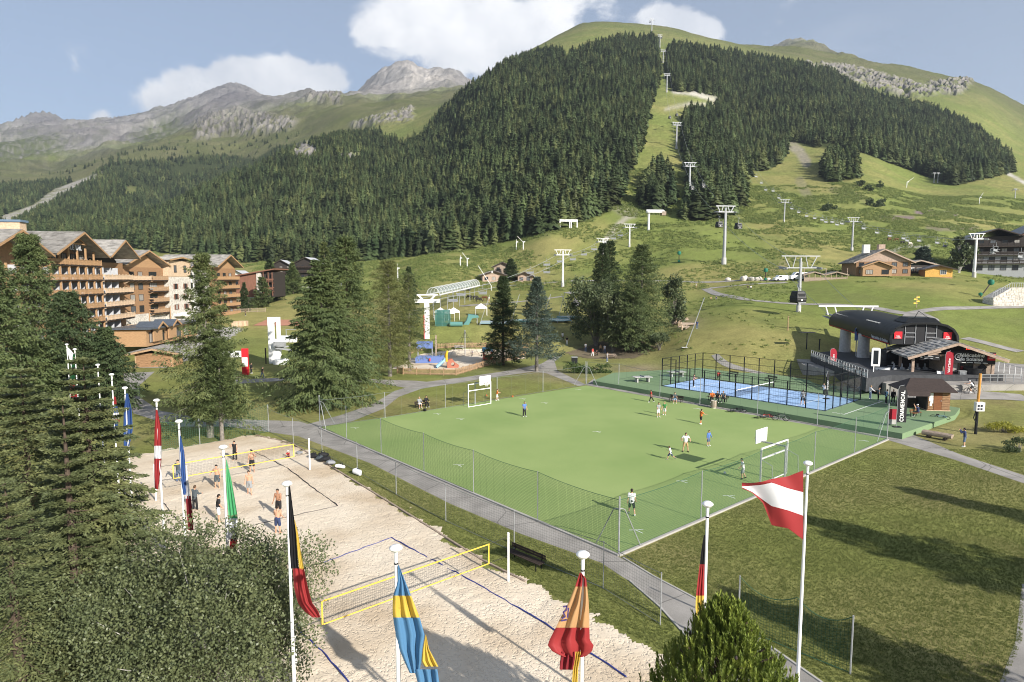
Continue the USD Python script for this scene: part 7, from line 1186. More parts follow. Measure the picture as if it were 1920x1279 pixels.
def near_cable(P, px):
    xs = pix(P)[0]; i = int(np.argmin(np.abs(xs - px)));
    j = i + 1 if i + 1 < len(P) and (xs[i] - px) * (xs[i + 1] - px) <= 0 else max(i - 1, 0); w = 0 if xs[i] == xs[j] else np.clip((px - xs[i]) / (xs[j] - xs[i]), 0, 1); return P[i] * (1 - w) + P[j] * w
cab = None
for lab, P, px, sc in (('black gondola cabin in front of the nearest gondola pylon', gl, 1497, 1.15), ('black gondola cabin left of the tall pylon at the slope foot', gl, 1349, 1), ('black gondola cabin right of the tall pylon at the slope foot', gr, 1385, 1), ('gondola cabin in the dark forest gap, lower one', gr, 1318, 1), ('gondola cabin in the dark forest gap, left one', gl, 1297, 1), ('small gondola cabin beside the halfway pylon', gr, 1269, 1), ('tiny gondola cabin below the forest road', gl, 1256, 1), ('tiny gondola cabin near the top pylons', gr, 1240, 1), ('tiny gondola cabin against the sky', gl, 1219, 1)):
    q = near_cable(P, px) - [0, 0, 4.1 * sc]
    if lab.startswith('black gondola cabin in front'): q = at(1496, 568, 139)
    if cab is None: cab = thing('gondola_cabin', lab, 'gondola', q, .2, None, sc); cabin_build(cab); cab = cab
    else: dup(cab, q, .2, lab, 'gondola cabins on the cable', sc)
dup(cab, A0 + sp3(2.2, .4, -3.5), .15, 'black gondola cabin standing in the mouth of the station', None, 1.1)
# chairs
def chair_build(t):
    MB().box((0, 0, 0), (2.3, .5, .1)).build('seat', 'grey_metal', t); MB().box((0, .28, .4), (2.3, .08, .6)).build('backrest', 'galv', t); MB().tube([(-1.2, .3, .1), (-1.2, .1, 1.5), (1.2, .1, 1.5), (1.2, .3, .1)], .06, 6).bar((0, .1, 1.5), (0, .1, 2.7), .09).build('frame', 'galv', t); MB().tube([(-1.1, -.5, .5), (1.1, -.5, .5)], .04, 6).bar((-1.1, -.5, .5), (-1.15, .2, .9), .05).bar((1.1, -.5, .5), (1.15, .2, .9), .05).build('safety_bar', 'grey_metal', t)
ch0 = None; lines = [(1418, 331, 430), (1428, 343, 418), (1436, 356, 405), (1450, 358, 395), (1461, 371, 382), (1485, 391, 360), (1498, 398, 350), (1513, 405, 338), (1528, 409, 326), (1542, 412, 316), (1549, 416, 312), (1561, 416, 303), (1570, 421, 296), (1579, 419, 290), (1620, 428, 270), (1645, 436, 264), (1669, 442, 258), (1695, 447, 251), (1702, 451, 248), (1724, 451, 243), (1758, 455, 235), (1773, 461, 231), (1807, 460, 222), (1819, 463, 219), (1862, 473, 196), (1868, 469, 195), (1915, 481, 172)]
left_l = [(849, 563, 160), (864, 552, 168), (905, 549, 186), (994, 511, 223), (1025, 496, 237), (1025, 510, 236), (1050, 490, 246), (1074, 486, 262), (1095, 477, 275), (1114, 467, 285), (1135, 455, 298), (1150, 447, 305), (1163, 441, 310)]
for L2, g1_, nm in ((lines, 'chairs hanging on the right-hand chairlift', 'empty grey chair of the chairlift crossing the right-hand slope'), (left_l, 'chairs hanging on the left-hand chairlift', 'empty grey chair of the chairlift above the grey chalets')):
    for px, py, Y in L2:
        q = at(px, py, Y) - [0, 0, .4]
        if ch0 is None: ch0 = thing('lift_chair', nm, 'lift chair', q, .5, g1_); chair_build(ch0)
        else: dup(ch0, q, .5 if L2 is lines else -.2, nm, g1_)
# lift frames on the slope
g_ = GT(1066, 428); t = thing('lift_gantry', 'white open steel frame at the forest edge', 'frame', g_, .1); s_ = g_[1] / F
for x in (-16, 2, 5, 16): MB().bar((x * s_, 0, -1), (x * s_, 0, 15 * s_), .45).build('leg', 'white_paint', t)
for z in (15, 13): MB().bar((-17 * s_, 0, z * s_), (17 * s_, 0, z * s_), .5).build('beam', 'white_paint', t)
MB().bar((-16 * s_, 5, 14 * s_), (10 * s_, 5, 14 * s_), .5).build('beam', 'white_paint', t)
g_ = GT(1216, 432); s_ = g_[1] / F; t = thing('lift_top_station', 'white lift end station on one post beside the dirt track', 'lift station', g_, .1); MB().tube([(0, 0, -1), (0, 0, 33 * s_)], .6, 10).build('post', 'white_metal', t); MB().box((12 * s_, 0, 34 * s_), (32 * s_, 3, 1.1)).build('platform', 'white_metal', t); MB().bar((-5 * s_, 0, 37 * s_), (28 * s_, 0, 37 * s_), .35).build('top_rail', 'white_metal', t); [MB().bar((x * s_, 0, 34 * s_), (x * s_, 0, 37 * s_), .3).build('stanchion', 'white_metal', t) for x in (-4, 2, 8, 14, 20, 26)]; MB().box((27 * s_, 0, 31 * s_), (8 * s_, 3, 2)).build('cabin', 'wood_grey', t)
# snow guns and lances
for px, py, k, lab in ((1273, 493, 1, 'snow gun in a green cover on the meadow behind the grove'), (1435, 527, 1.1, 'snow gun in a green cover beside the white boulders'), (1838, 557, 1.5, 'leaning snow gun in a green cover by the stone wall')):
    g_ = GT(px, py); t = thing('snow_gun', lab, 'snow gun', g_, .3); mat('cover_green', (.02, .16, .10), .6) if 'cover_green' not in M else 0; hh = 22 * g_[1] / F * k; lx = hh * .75 if k == 1.5 else 0
    MB().tube([(0, 0, 0), (lx, 0, hh * .8)], .14, 8).build('mast', 'wood_dark', t); MB().lathe([(0, hh * .66), (hh * .12, hh * .7), (hh * .17, hh * .82), (hh * .13, hh * .96), (0, hh)], (lx, 0, 0), 12).build('cover', 'cover_green', t, smooth=40); MB().lathe([(0, 0.3), (hh * .09, hh * .08), (hh * .11, hh * .2), (0, hh * .27)], n=10).build('base_cover', 'cover_green', t, smooth=40)
for px, py, h_, tilt, lab in ((863, 499, 20, 0, 'short white snow lance stump, left of the left-hand pair'), (876, 500, 20, -9, 'white snow lance with angled arm in the left-hand pair'), (968, 469, 20, 0, 'short white snow lance stump in the pair below the forest'), (981, 468, 19, -11, 'white snow lance with angled arm in the pair below the forest'), (746, 528, 33, 0, 'white snow lance behind the yellow larch'), (1836, 383, 16, 6, 'thin leaning lance on the right-hand slope'), (1700, 352, 14, 12, 'thin leaning lance on the upper slope'), (921, 545, 46, -24, 'long leaning snow lance in front of the grey chalets')):
    g_ = GT(px, py); s_ = g_[1] / F; t = thing('snow_lance', lab, 'snow lance', g_); hh = h_ * s_; MB().tube([(0, 0, -.3), (0, 0, hh * (.75 if abs(tilt) < 20 else .2))], .2 if h_ < 40 else .12, 8).build('post', 'white_paint', t); MB().tube([(0, 0, hh * (.7 if abs(tilt) < 20 else .2)), (tilt * s_, 0, hh * (1.3 if tilt and abs(tilt) < 20 else 1))], .1, 6).build('lance', 'white_paint', t); MB().box((2 * s_, 0, hh * .75), (3 * s_, .5, .5)).build('valve_box', 'white_metal', t)
# ---------------------------------------------------------------- meadow and playground things
def horse(label, px, py, m, rz, sc=1.0, Y=None):
    g_ = GT(px, py); t = thing('horse', label, 'horse', g_, rz, None, sc); B_ = chain([(-.62, 0, 1.22), (-.1, 0, 1.15), (.55, 0, 1.2)], [.3, .33, .3]) + chain([(.6, 0, 1.3), (1.0, 0, 1.0), (1.15, 0, .62)], [.24, .17, .12]) + chain([(1.12, 0, .66), (1.3, 0, .42), (1.38, 0, .25)], [.13, .12, .08])
    for x, y in ((.5, .16), (.5, -.16)): B_ += chain([(x, y, 1.0), (x + .02, y, .52), (x, y, .12), (x + .05, y, .04)], [.13, .07, .05, .06])
    for x, y in ((-.62, .17), (-.62, -.17)): B_ += chain([(x, y, 1.1), (x + .1, y, .72), (x - .1, y, .48), (x - .06, y, .12), (x - .02, y, .04)], [.18, .11, .065, .05, .06])
    for y in (-.07, .07): B_ += chain([(1.12, y, .74), (1.1, y, .86)], [.035, .015], 6)
    usdkit.mesh(stage, ppath(t) + '/body', fuse(B_, 2), M[m], smooth=True); tl = chain([(-.9, 0, 1.3), (-1.05, 0, .9), (-1.0, 0, .45)], [.06, .08, .03]); usdkit.mesh(stage, ppath(t) + '/tail', fuse(tl, 0), M['w_black'], smooth=True); mn = chain([(.6, 0, 1.55), (.95, 0, 1.22), (1.12, 0, .84)], [.06, .06, .04]); usdkit.mesh(stage, ppath(t) + '/mane', fuse(mn, 0), M['w_black'], smooth=True)
mat('hide_brown', (.14, .06, .025), .6); mat('hide_black', (.02, .017, .015), .6); mat('hide_pale', (.6, .55, .48), .6)
for lab, px, py, m, rz in (('black horse grazing at the left of the herd', 880, 562, 'hide_black', 2.6), ('dark brown horse grazing behind the black and white one', 891, 563, 'hide_black', .3), ('black and white horse grazing in the middle of the herd', 897, 567, 'hide_black', .1), ('chestnut horse grazing at the right of the herd', 909, 564, 'hide_brown', 3.0), ('brown horse on the track above the restaurant, left one', 1667, 452, 'hide_brown', .2), ('brown horse on the track above the restaurant, right one', 1681, 453, 'hide_brown', 2.9), ('white horse on the track above the slope restaurant', 1706, 461, 'hide_pale', .2), ('dark horse on the track above the slope restaurant', 1692, 458, 'hide_black', .1)): horse(lab, px, py, m, rz)
def tent(label, px, py, w, h, src=None):
    g_ = GT(px, py); t = thing('pavilion_tent', label, 'tent', g_, .1); a = w / 2; MB().add([(-a, -a, h), (a, -a, h), (a, a, h), (-a, a, h), (0, 0, h + w * .32), (-a, -a, h - .35), (a, -a, h - .35), (a, a, h - .35), (-a, a, h - .35)], [[0, 1, 4, 4], [1, 2, 4, 4], [2, 3, 4, 4], [3, 0, 4, 4], [0, 5, 6, 1], [1, 6, 7, 2], [2, 7, 8, 3], [3, 8, 5, 0]]).build('canopy', 'canvas_white', t)
    for x, y in ((-a, -a), (a, -a), (a, a), (-a, a)): MB().bar((x * .97, y * .97, 0), (x * .97, y * .97, h), .07).build('leg', 'white_metal', t)
tent('white peaked tent on the bank below the horses', 902, 592, 3.1, 2.3); tent('white peaked tent beside the green climbing net, right one', 851, 600, 2.9, 2.2); tent('white peaked tent beside the green climbing net, middle one', 843, 602, 2.6, 2.2); tent('white peaked tent behind the green climbing net, left one', 826, 600, 2.9, 2.2)
mat('mesh_teal', (.06, .20, .17), .6); mat('mat_blue', (.30, .46, .52), .6); mat('teal_cover', (.10, .24, .22), .7)
g_ = GT(829, 612); t = thing('climbing_net', 'boxy green netted play frame at the left of the trampolines', 'play frame', g_); b = MB()
for x in (-1.6, 0, 1.6): [MB().bar((x, y, 0), (x, y, 3.8), .1).build('post', 'teal_cover', t) for y in (0, 3)]
net_strands(b, [(-1.6, 0, 3.7), (1.6, 0, 3.7)], [(-1.6, 0, 0), (1.6, 0, 0)], .1, .1, .045); net_strands(b, [(1.6, 0, 3.7), (1.6, 3, 3.7)], [(1.6, 0, 0), (1.6, 3, 0)], .1, .1, .045); net_strands(b, [(-1.6, 3, 3.7), (1.6, 3, 3.7)], [(-1.6, 3, 0), (1.6, 3, 0)], .1, .1, .045); b.build('net', 'mesh_teal', t); MB().mesh(trimesh.creation.cylinder(.55, 2.8, sections=14), trimesh.transformations.translation_matrix((3.4, -.6, .55)) @ trimesh.transformations.rotation_matrix(np.pi / 2, [0, 1, 0])).build('pad_roll', 'teal_cover', t)
g_ = GT(884, 609); t = thing('air_ramp', 'green covered quarter-pipe ramp among the trampolines', 'ramp', g_, .1); pr = [(-1.9, 0), (-1.6, .4), (-1.1, 1.0), (-.8, 1.9), (-.7, 2.4), (1.6, 2.1), (1.8, 1.7), (.2, 1.5), (-.5, .2), (-.6, 0)]; MB().prism(Polygon(pr), 0, 3.2, yz_frame((0, 3.2, 0), (1, 0, 0), (0, 0, 1), (0, -1, 0))).build('cover', 'teal_cover', t); [MB().bar((x, y, 0), (x, y, 1.9), .1).build('leg', 'grey_metal', t) for x in (1.4,) for y in (.3, 2.9)]
for k, (px, py, w, d, m, lab) in enumerate(((930, 610, 7.5, 4, 'mat_blue', 'pale blue covered trampoline pool beside the green ramp'), (985, 607, 6.5, 5, 'teal_cover', 'green covered trampoline behind the spruce pair'), (1045, 605, 7, 5, 'mat_blue', 'pale blue trampoline right of the spruce pair'), (1070, 600, 5.5, 4, 'teal_cover', 'green trampoline at the right end of the row'))):
    g_ = GT(px, py); t = thing('trampoline', lab, 'trampoline', g_, .05 * k); MB().box((0, 2, .55), (w, d, .3)).build('bed', m, t); f_ = MB()
    for x in (-w / 2, 0, w / 2):
        for y in (0, d): f_.bar((x, y + 2 - d / 2, -.3), (x, y + 2 - d / 2, .55), .12)
    f_.bar((-w / 2, 2 - d / 2, .75), (w / 2, 2 - d / 2, .75), .14).bar((-w / 2, 2 + d / 2, .75), (w / 2, 2 + d / 2, .75), .14).build('frame', 'galv', t); [MB().bar((s * w * .5, 2, .5), (s * w * .2, 2, 7.0), .1).build('bungee_pole', 'galv', t) for s in (-1, 1)]
def picket_fence(name, label, pts, h=1.1, m='wood_rail', gap=.16, post=2.4, panel=None):
    P = [GT(*q) for q in pts]; o = P[0]; t = thing(name, label, 'fence', o); pk = MB(); rl = MB()
    for p, q in zip(P, P[1:]):
        L = np.linalg.norm(q - p); n = max(1, round(L / post)); rz = math.atan2(q[1] - p[1], q[0] - p[0]); d = (q - p) / L
        for k in range(n + 1): r = p + (q - p) * k / n - o; MB().box(r + [0, 0, h * .55], (.13, .13, h * 1.12), rz).build('post', m, t)
        for z in (.25, .85): rl.bar(p - o + [0, 0, h * z], q - o + [0, 0, h * z], .05, .1)
        for k in range(int(L / gap)): r = p + d * (k + .5) * gap - o; pk.box(r + [0, 0, h * .52], (.07, .03, h * .95), rz)
    rl.build('rail', m, t); pk.build('picket', m, t, kind='stuff'); return t
picket_fence('picket_fence', 'brown picket fence along the front of the playground sand', [(745, 700), (756, 702), (832, 704), (855, 704), (905, 689), (946, 678), (985, 668)]); picket_fence('picket_fence', 'brown picket fence behind the playground sand', [(770, 664), (800, 655), (860, 652), (910, 652), (990, 654)])
picket_fence('terrace_fence', 'honey timber ramp fence beside the concrete forecourt, left one', [(232, 650), (262, 641), (285, 632)], 1.1, 'wood_honey'); picket_fence('terrace_fence', 'honey timber ramp fence beside the concrete forecourt, right one', [(300, 628), (322, 621), (345, 615)], 1.1, 'wood_honey'); picket_fence('terrace_fence', 'long grey-brown fence below the second hotel terrace', [(408, 588), (450, 586), (498, 585)], 1.3, 'wood_grey', .3); picket_fence('terrace_fence', 'pale fence across the meadow beyond the brown hall', [(470, 560), (540, 545), (590, 540), (640, 537)], 1.3, 'galv', .8, 3)
for k, (px, py, n) in enumerate(((212, 640, 3), (250, 634, 4), (258, 622, 4), (282, 614, 5))):
    g_ = GT(px, py); t = thing('terrace_screen', ['row of dark-panelled terrace screens nearest the big larch', 'front row of dark-panelled terrace screens on the ramp', 'middle row of dark-panelled terrace screens', 'rear row of dark-panelled terrace screens by the white canopy'][k], 'screen', g_, .25)
    for i in range(n):
        pn = MB().box((i * 1.5 + .7, 0, .75), (1.28, .06, 1.1)).build('panel', 'panel_dark', t); MB().box((i * 1.5 + .7, -.04, .78), (.16, .02, .3)).build('mark', 'plaster_grey', pn); MB().box((i * 1.5 - .03, 0, .75), (.1, .1, 1.5)).build('post', 'wood_rail', t)
g_ = GT(330, 608); t = thing('terrace_canopy', 'white square canopies over the terrace below the stone tower', 'canopy', g_, .1); [MB().add([(x - 2.2, -2, 2.6), (x + 2.2, -2, 2.6), (x + 2.2, 2, 2.6), (x - 2.2, 2, 2.6), (x, 0, 3.4), (x - 2.2, -2, 2.3), (x + 2.2, -2, 2.3)], [[0, 1, 4, 4], [1, 2, 4, 4], [2, 3, 4, 4], [3, 0, 4, 4], [0, 5, 6, 1]]).build('canopy', 'canvas_white', t) for x in (-2.3, 2.3)]; [MB().bar((x, 0, 0), (x, 0, 2.7), .09).build('pole', 'white_metal', t) for x in (-2.3, 2.3)]; [MB().box((x, -1.8, .8), (1.9, .05, 1.5)).build('side_panel', 'canvas_white', t) for x in (-3.4, -1.2, 1.2, 3.4)]
g_ = GT(447, 575); t = thing('pergola', 'low timber pergola terrace beside the second hotel', 'pergola', g_, .1); [MB().bar((x, y, 0), (x, y, 2.3), .14).build('post', 'wood_grey', t) for x in np.linspace(-6, 6, 6) for y in (0, 4)]; [MB().bar((x, -.4, 2.4), (x, 4.4, 2.4), .12).build('rafter', 'wood_grey', t) for x in np.linspace(-6.2, 6.2, 14)]; MB().box((0, 2, .25), (13, 5, .5)).build('deck', 'wood_grey', t)
for x in (-4, 0, 4): tb = MB().box((x, 1, 1.2), (1.8, .9, .08)).build('table', 'wood_rail', t); MB().box((x, .2, .95), (1.8, .35, .07)).box((x, 1.8, .95), (1.8, .35, .07)).build('bench', 'wood_rail', t)
for k, (px, py, w) in enumerate(((446, 612, 3.0), (456, 611, 2.4))): g_ = GT(px, py); t = thing('timber_planter', ['long pale timber planter box by the red court', 'short pale timber planter box by the red court'][k], 'planter', g_, .1); MB().box((0, 0, .7), (w, 1.4, 1.4)).build('box', 'wood_pale', t); [MB().box((x, -.72, .7), (.08, .05, 1.38)).build('batten', 'wood_rail', t) for x in np.linspace(-w / 2 + .1, w / 2 - .1, 4)]
for px, h_, lab in ((283, 55, 'tall timber lamp post beside the terrace screens'), (321, 38, 'slim timber lamp post by the white terrace canopies')): g_ = GT(px, 640 if px == 283 else 612); t = thing('timber_post', lab, 'post', g_); MB().tube([(0, 0, 0), (0, 0, h_ * g_[1] / F)], [.14, .1], 8).build('shaft', 'wood_honey', t); MB().box((0, 0, .5), (.35, .35, 1.0)).build('base', 'wood_black', t)
# white slab monument with machinery
g_ = at(515, 681, 117.5); g_[2] = 0; t = thing('white_slab_tower', 'tall white slab with a slot and machinery at its side, left of the big spruce', 'monument', g_, .05); sl = Polygon([(-1.05, 0), (1.1, 0), (1.1, 8.7), (-1.05, 8.7)]).difference(Polygon([(.0, 4.6), (.55, 4.6), (.55, 7.9), (.0, 7.6)])); MB().prism(sl, 0, .8, yz_frame((0, .8, 0), (1, 0, 0), (0, 0, 1), (0, -1, 0))).build('slab', 'white_paint', t); MB().box((2.6, .4, 4.6), (3.0, .7, 1.2)).build('arm', 'white_paint', t); MB().box((1.2, -.4, 3.7), (2.0, 1.2, .9)).build('motor_box', 'galv', t); MB().bar((.4, -.5, 3.0), (3.4, -.6, 2.6), .3).bar((1.0, -.5, 2.9), (3.2, -.4, 3.4), .25).build('linkage', 'grey_metal', t); MB().lathe([(1.5, 0), (1.4, .8), (.6, 1.0), (0, 1.0)], (1.4, -.4, 0), 20).build('base_drum', 'white_paint', t); MB().bar((2.2, .4, 5.2), (2.2, .4, 6.4), .1).bar((2.2, .4, 6.4), (4, .4, 6.4), .1).build('handrail', 'galv', t); MB().tube([(-1.4, -.6, 0), (-1.4, -.6, 3.0)], .12, 8).build('bollard', 'wood_dark', t)
g_ = G(461, 703); t = thing('start_sign', 'red and white start sign tower with a white beam, beside the slender larch', 'sign', g_, .1); MB().box((0, 0, 2.2), (1.0, .5, 4.4)).build('column', 'sign_red', t); MB().box((0, -.27, 2.2), (.9, .04, 1.5)).build('face', 'white_paint', t); MB().box((-2.4, 0, 3.5), (3.8, .35, 1.0)).build('beam', 'white_paint', t); MB().box((-1.2, -.2, 3.6), (.6, .04, .4)).build('plate', 'black', t); MB().bar((-4.2, 0, 0), (-4.2, 0, 3.4), .2).build('post', 'grey_metal', t)
for k, (px, py) in enumerate(((1290, 612), (1278, 604), (1283, 618), (1270, 610))): g_ = GT(px, py); t = thing('balance_logs', ['group of pale balance logs on the slope, nearest the path walker', 'group of pale balance logs on the slope, highest', 'group of pale balance logs on the slope, lowest', 'group of pale balance logs on the slope, by the broadleaf tree'][k], 'play logs', g_, k * .5); [MB().tube([(-1.6, y, .5 + .2 * y), (1.6, y * .6, .6)], .16, 8).build('log', 'wood_grey', t) for y in (-.8, 0, .8)]; [MB().tube([(x, 0, 0), (x, 0, 1.0)], .14, 8).build('stump', 'wood_pale', t) for x in (-1.6, 1.6)]
# playground toys
mat('toy_blue', (.12, .18, .40), .5); mat('toy_red', (.50, .06, .05), .4); mat('toy_yellow', (.75, .42, .03), .4); mat('toy_lightblue', (.30, .55, .72), .4); mat('toy_teal', (.13, .32, .42), .4); mat('toy_brick', (.36, .13, .085), .6)
g_ = GT(838, 690); t = thing('slide', 'small light blue slide with red hill and yellow arch on the playground sand', 'slide', g_, .2); MB().add([(-2.0, -.4, .1), (-2.0, .4, .1), (-.9, .4, .55), (-.9, -.4, .55), (0, .4, 1.9), (0, -.4, 1.9)], [[0, 3, 2, 1], [3, 5, 4, 2]]).box((-1.0, .45, 1.0), (2.2, .08, .35), Rm=np.array([[.75, 0, -.66], [0, 1, 0], [.66, 0, .75]])).box((-1.0, -.45, 1.0), (2.2, .08, .35), Rm=np.array([[.75, 0, -.66], [0, 1, 0], [.66, 0, .75]])).build('chute', 'toy_lightblue', t); MB().prism(Polygon([(.0, 0), (2.0, 0), (2.1, .5), (1.4, 1.0), (.9, 1.7), (.2, 1.5), (0, 1.2)]).difference(shapely.Point(1.0, .7).buffer(.32)), -.5, .5, yz_frame((0, 0, 0), (1, 0, 0), (0, 0, 1), (0, -1, 0))).build('hill', 'toy_brick', t); MB().tube([(-.1, -.5, 1.2), (-.1, -.5, 2.5), (.1, 0, 2.9), (-.1, .5, 2.5), (-.1, .5, 1.2)], .2, 8).build('arch', 'toy_yellow', t)
g_ = GT(806, 680); t = thing('play_tower', 'blue play boat with mast and platforms on the playground sand', 'play structure', g_, .1); MB().prism(Polygon([(-2.6, 0), (2.4, 0), (2.7, 1.3), (-2.4, 1.3), (-2.7, .9)]), -1, 1, yz_frame((0, 0, 0), (1, 0, 0), (0, 0, 1), (0, -1, 0))).build('hull', 'toy_blue', t); MB().box((-.9, 0, 3.4), (3.0, 1.8, 1.2)).build('upper_panel', 'toy_blue', t); [MB().bar((x, y, 0), (x, y, 4.2), .16).build('post', 'galv', t) for x in (-2.2, .5) for y in (-.8, .8)]; MB().bar((1.2, 0, 0), (1.2, 0, 5.2), .3).build('mast', 'wood_grey', t); MB().tube([(0, -1.1, .7), (.1, -1.15, .7)], .3, 12).build('porthole', 'toy_red', t)
g_ = GT(914, 674); t = thing('playhouse', 'small red playhouse with pale blue roof beside the spruce pair', 'playhouse', g_, .15); [MB().bar((x, y, 0), (x, y, 1.7), .16).build('post', 'toy_red', t) for x in (-.8, .8) for y in (-.7, .7)]; [MB().box((0, y, .45), (1.6, .06, .9)).build('panel', 'toy_red', t) for y in (-.7, .7)]; MB().add([(-1, -1, 1.65), (1, -1, 1.65), (1, 0, 2.45), (-1, 0, 2.45), (-1, 1, 1.65), (1, 1, 1.65)], [[0, 1, 2, 3], [3, 2, 5, 4]]).build('roof', 'toy_teal', t); [MB().box((x, 0, .45), (.06, 1.3, .9)).build('side_panel', 'toy_red', t) for x in (-.8, .8)]
g_ = GT(872, 667); t = thing('rope_pyramid', 'climbing rope pyramid on a tall mast in the playground', 'climbing frame', g_); MB().tube([(0, 0, 0), (0, 0, 5.3)], .09, 8).build('mast', 'galv', t); b = MB()
for k in range(6):
    a = k * 1.047; b.tube([(3.0 * math.cos(a), 3.0 * math.sin(a), .05), (.0, 0, 5.1)], .022, 4)
for z in (.8, 1.8, 2.8, 3.8): k = np.arange(7) * 1.047; rr = 3.0 * (1 - z / 5.1); b.tube(np.stack([rr * np.cos(k), rr * np.sin(k), np.full(7, z)], 1), .02, 4, False)
b.build('rope', 'rope_dark', t)
def picnic(label, p, rz=0, m='concrete_pale'):
    t = thing('picnic_table', label, 'table', p, rz); MB().box((0, 0, .72), (2.0, .75, .08)).build('top', m, t); [MB().box((0, y, .45), (2.0, .3, .07)).build('bench', m, t) for y in (-.7, .7)]; [MB().bar((x, -.75, .02), (x, .3, .7), .1).bar((x, .75, .02), (x, -.3, .7), .1).build('leg', m, t) for x in (-.8, .8)]
picnic('pale picnic table behind the playground rope pyramid', GT(861, 655), .1); picnic('grey picnic table under the grove trees', GT(1145, 671), .2, 'wood_grey')
def bench(label, p, rz, m='wood_dark', L=1.9, fr='black_metal', group=None):
    t = thing('bench', label, 'bench', p, rz, group)
    for k, y in enumerate((-.2, -.07, .06, .19)): MB().box((0, y, .45), (L, .11, .04)).build('slat', m, t)
    for z in (.62, .76): MB().box((0, .30, z), (L, .035, .11)).build('back_slat', m, t)
    for x in (-L * .4, L * .4): MB().bar((x, -.22, 0), (x, -.22, .43), .05).bar((x, .22, 0), (x, .31, .82), .05).bar((x, -.22, .41), (x, .22, .41), .05).build('leg', fr, t)
def rz_px(p1, p2): a_, c_ = G(*p1), G(*p2); return math.atan2(c_[1] - a_[1], c_[0] - a_[0])
bench('dark slatted bench between the sand court and the tarmac path', G(984, 1058), rz_px((960, 1045), (1008, 1066)), L=2.6); bench('dark bench on the turf touchline with a seated person', G(1267, 754), rz_px((1250, 751), (1284, 756)), L=1.9); bench('bench on the grass bank behind the far goal, carrying two people', G(791, 764), rz_px((775, 768), (805, 762))); bench('black bench behind the padel cage, left of the pair', G(1373, 706, PZ), rz_px((1360, 703), (1388, 708))); bench('black bench behind the padel cage, right of the pair', G(1445, 715, PZ), rz_px((1430, 712), (1460, 718))); bench('bench with three seated spectators beside the padel court entrance', G(1345, 752, PZ), rz_px((1330, 750), (1362, 755)), L=2.8); bench('brown bench under the kiosk awning', G(1717, 781, PZ), rz_px((1710, 780), (1728, 776)), 'wood_brown', 1.6)
sit = dict(pelvis=.57, legs=((82, 80, 6), (82, 84, 6)), arms=((35, 8, 40), (35, 8, 40)))
person('person in a grey hoodie and pale shorts sitting on the bank bench, left one', 786, 764, 150, z=.02, top='w_grey', top_kind='long', low='w_white', hair='hair_fair', **sit); person('person in black sitting on the bank bench, right one', 799, 762, 150, z=.02, top='w_black', top_kind='long', low='w_black', low_kind='long', **sit); person('person in dark clothes sitting on the turf touchline bench', 1265, 755, 190, z=.02, top='w_slate', low='w_lightblue', **sit)
for px, lab, tp in ((1335, 'spectator in orange and a white cap on the padel bench, left one', 'w_orange'), (1345, 'spectator in black on the padel bench, middle one', 'w_black'), (1356, 'spectator in dark green on the padel bench, right one', 'w_slate')): person(lab, px, 753, 200, z=PZ, top=tp, low='w_black', low_kind='long', hat='w_white' if px == 1335 else None, **sit)
person('person in navy and a white cap sitting on the bench under the awning', 1721, 781, -60, z=PZ, top='w_navy', low='w_black', low_kind='long', hat='w_white', pelvis=.57, legs=((82, 80, 6), (82, 84, 6)), arms=((90, 20, 70), (90, 20, 70)))
g_ = GT(1756, 822); g2 = G(1740, 815) ; t = thing('log_bench', 'weathered log bench on the grass beside the right-hand path', 'bench', G(1756, 823), rz_px((1736, 816), (1776, 823))); MB().tube([(-1.3, 0, .42), (1.3, 0, .45)], [.24, .2], 10).build('log', 'wood_grey', t); MB().tube([(-1.3, .3, .5), (1.3, .3, .52)], [.18, .16], 10).build('log', 'wood_grey', t); [MB().tube([(x, -.3, .15), (x, .5, .15)], .15, 8).build('cradle', 'wood_dark', t) for x in (-.7, .75)]
def pingpong(label, p, rz):
    t = thing('table_tennis', label, 'table', p, rz); MB().box((0, 0, .76), (2.74, 1.52, .06)).build('top', 'concrete_pale', t); [MB().box((x, 0, .36), (.18, 1.0, .72)).build('leg', 'concrete_pale', t) for x in (-.9, .9)]; MB().box((0, 0, .87), (.03, 1.6, .15)).build('net', 'grey_metal', t)
pingpong('concrete table-tennis table left of the padel cage, nearer one', G(1204, 716, PZ), .2); pingpong('concrete table-tennis table left of the padel cage, farther one', G(1268, 706, PZ), .2)
t = thing('litter_bin', 'round stone litter bin on the path beside the padel bench', 'bin', G(1338, 765, .02)); MB().lathe([(.3, 0), (.32, .9), (.34, .95), (.26, .95), (.24, .2), (0, .2)], n=16).build('drum', 'stone_pale', t); [MB().box((.325 * math.cos(a), .325 * math.sin(a), .5), (.04, .1, .8), a).build('slat', 'wood_grey', t) for a in np.arange(12) * .5236]
t = thing('litter_bin', 'dark square bin on the grass left of the picnic group', 'bin', GT(1077, 681)); MB().box((0, 0, .55), (1.1, 1.0, 1.1)).build('body', 'black_metal', t); MB().box((0, 0, 1.15), (1.2, 1.1, .08)).build('lid', 'grey_metal', t)
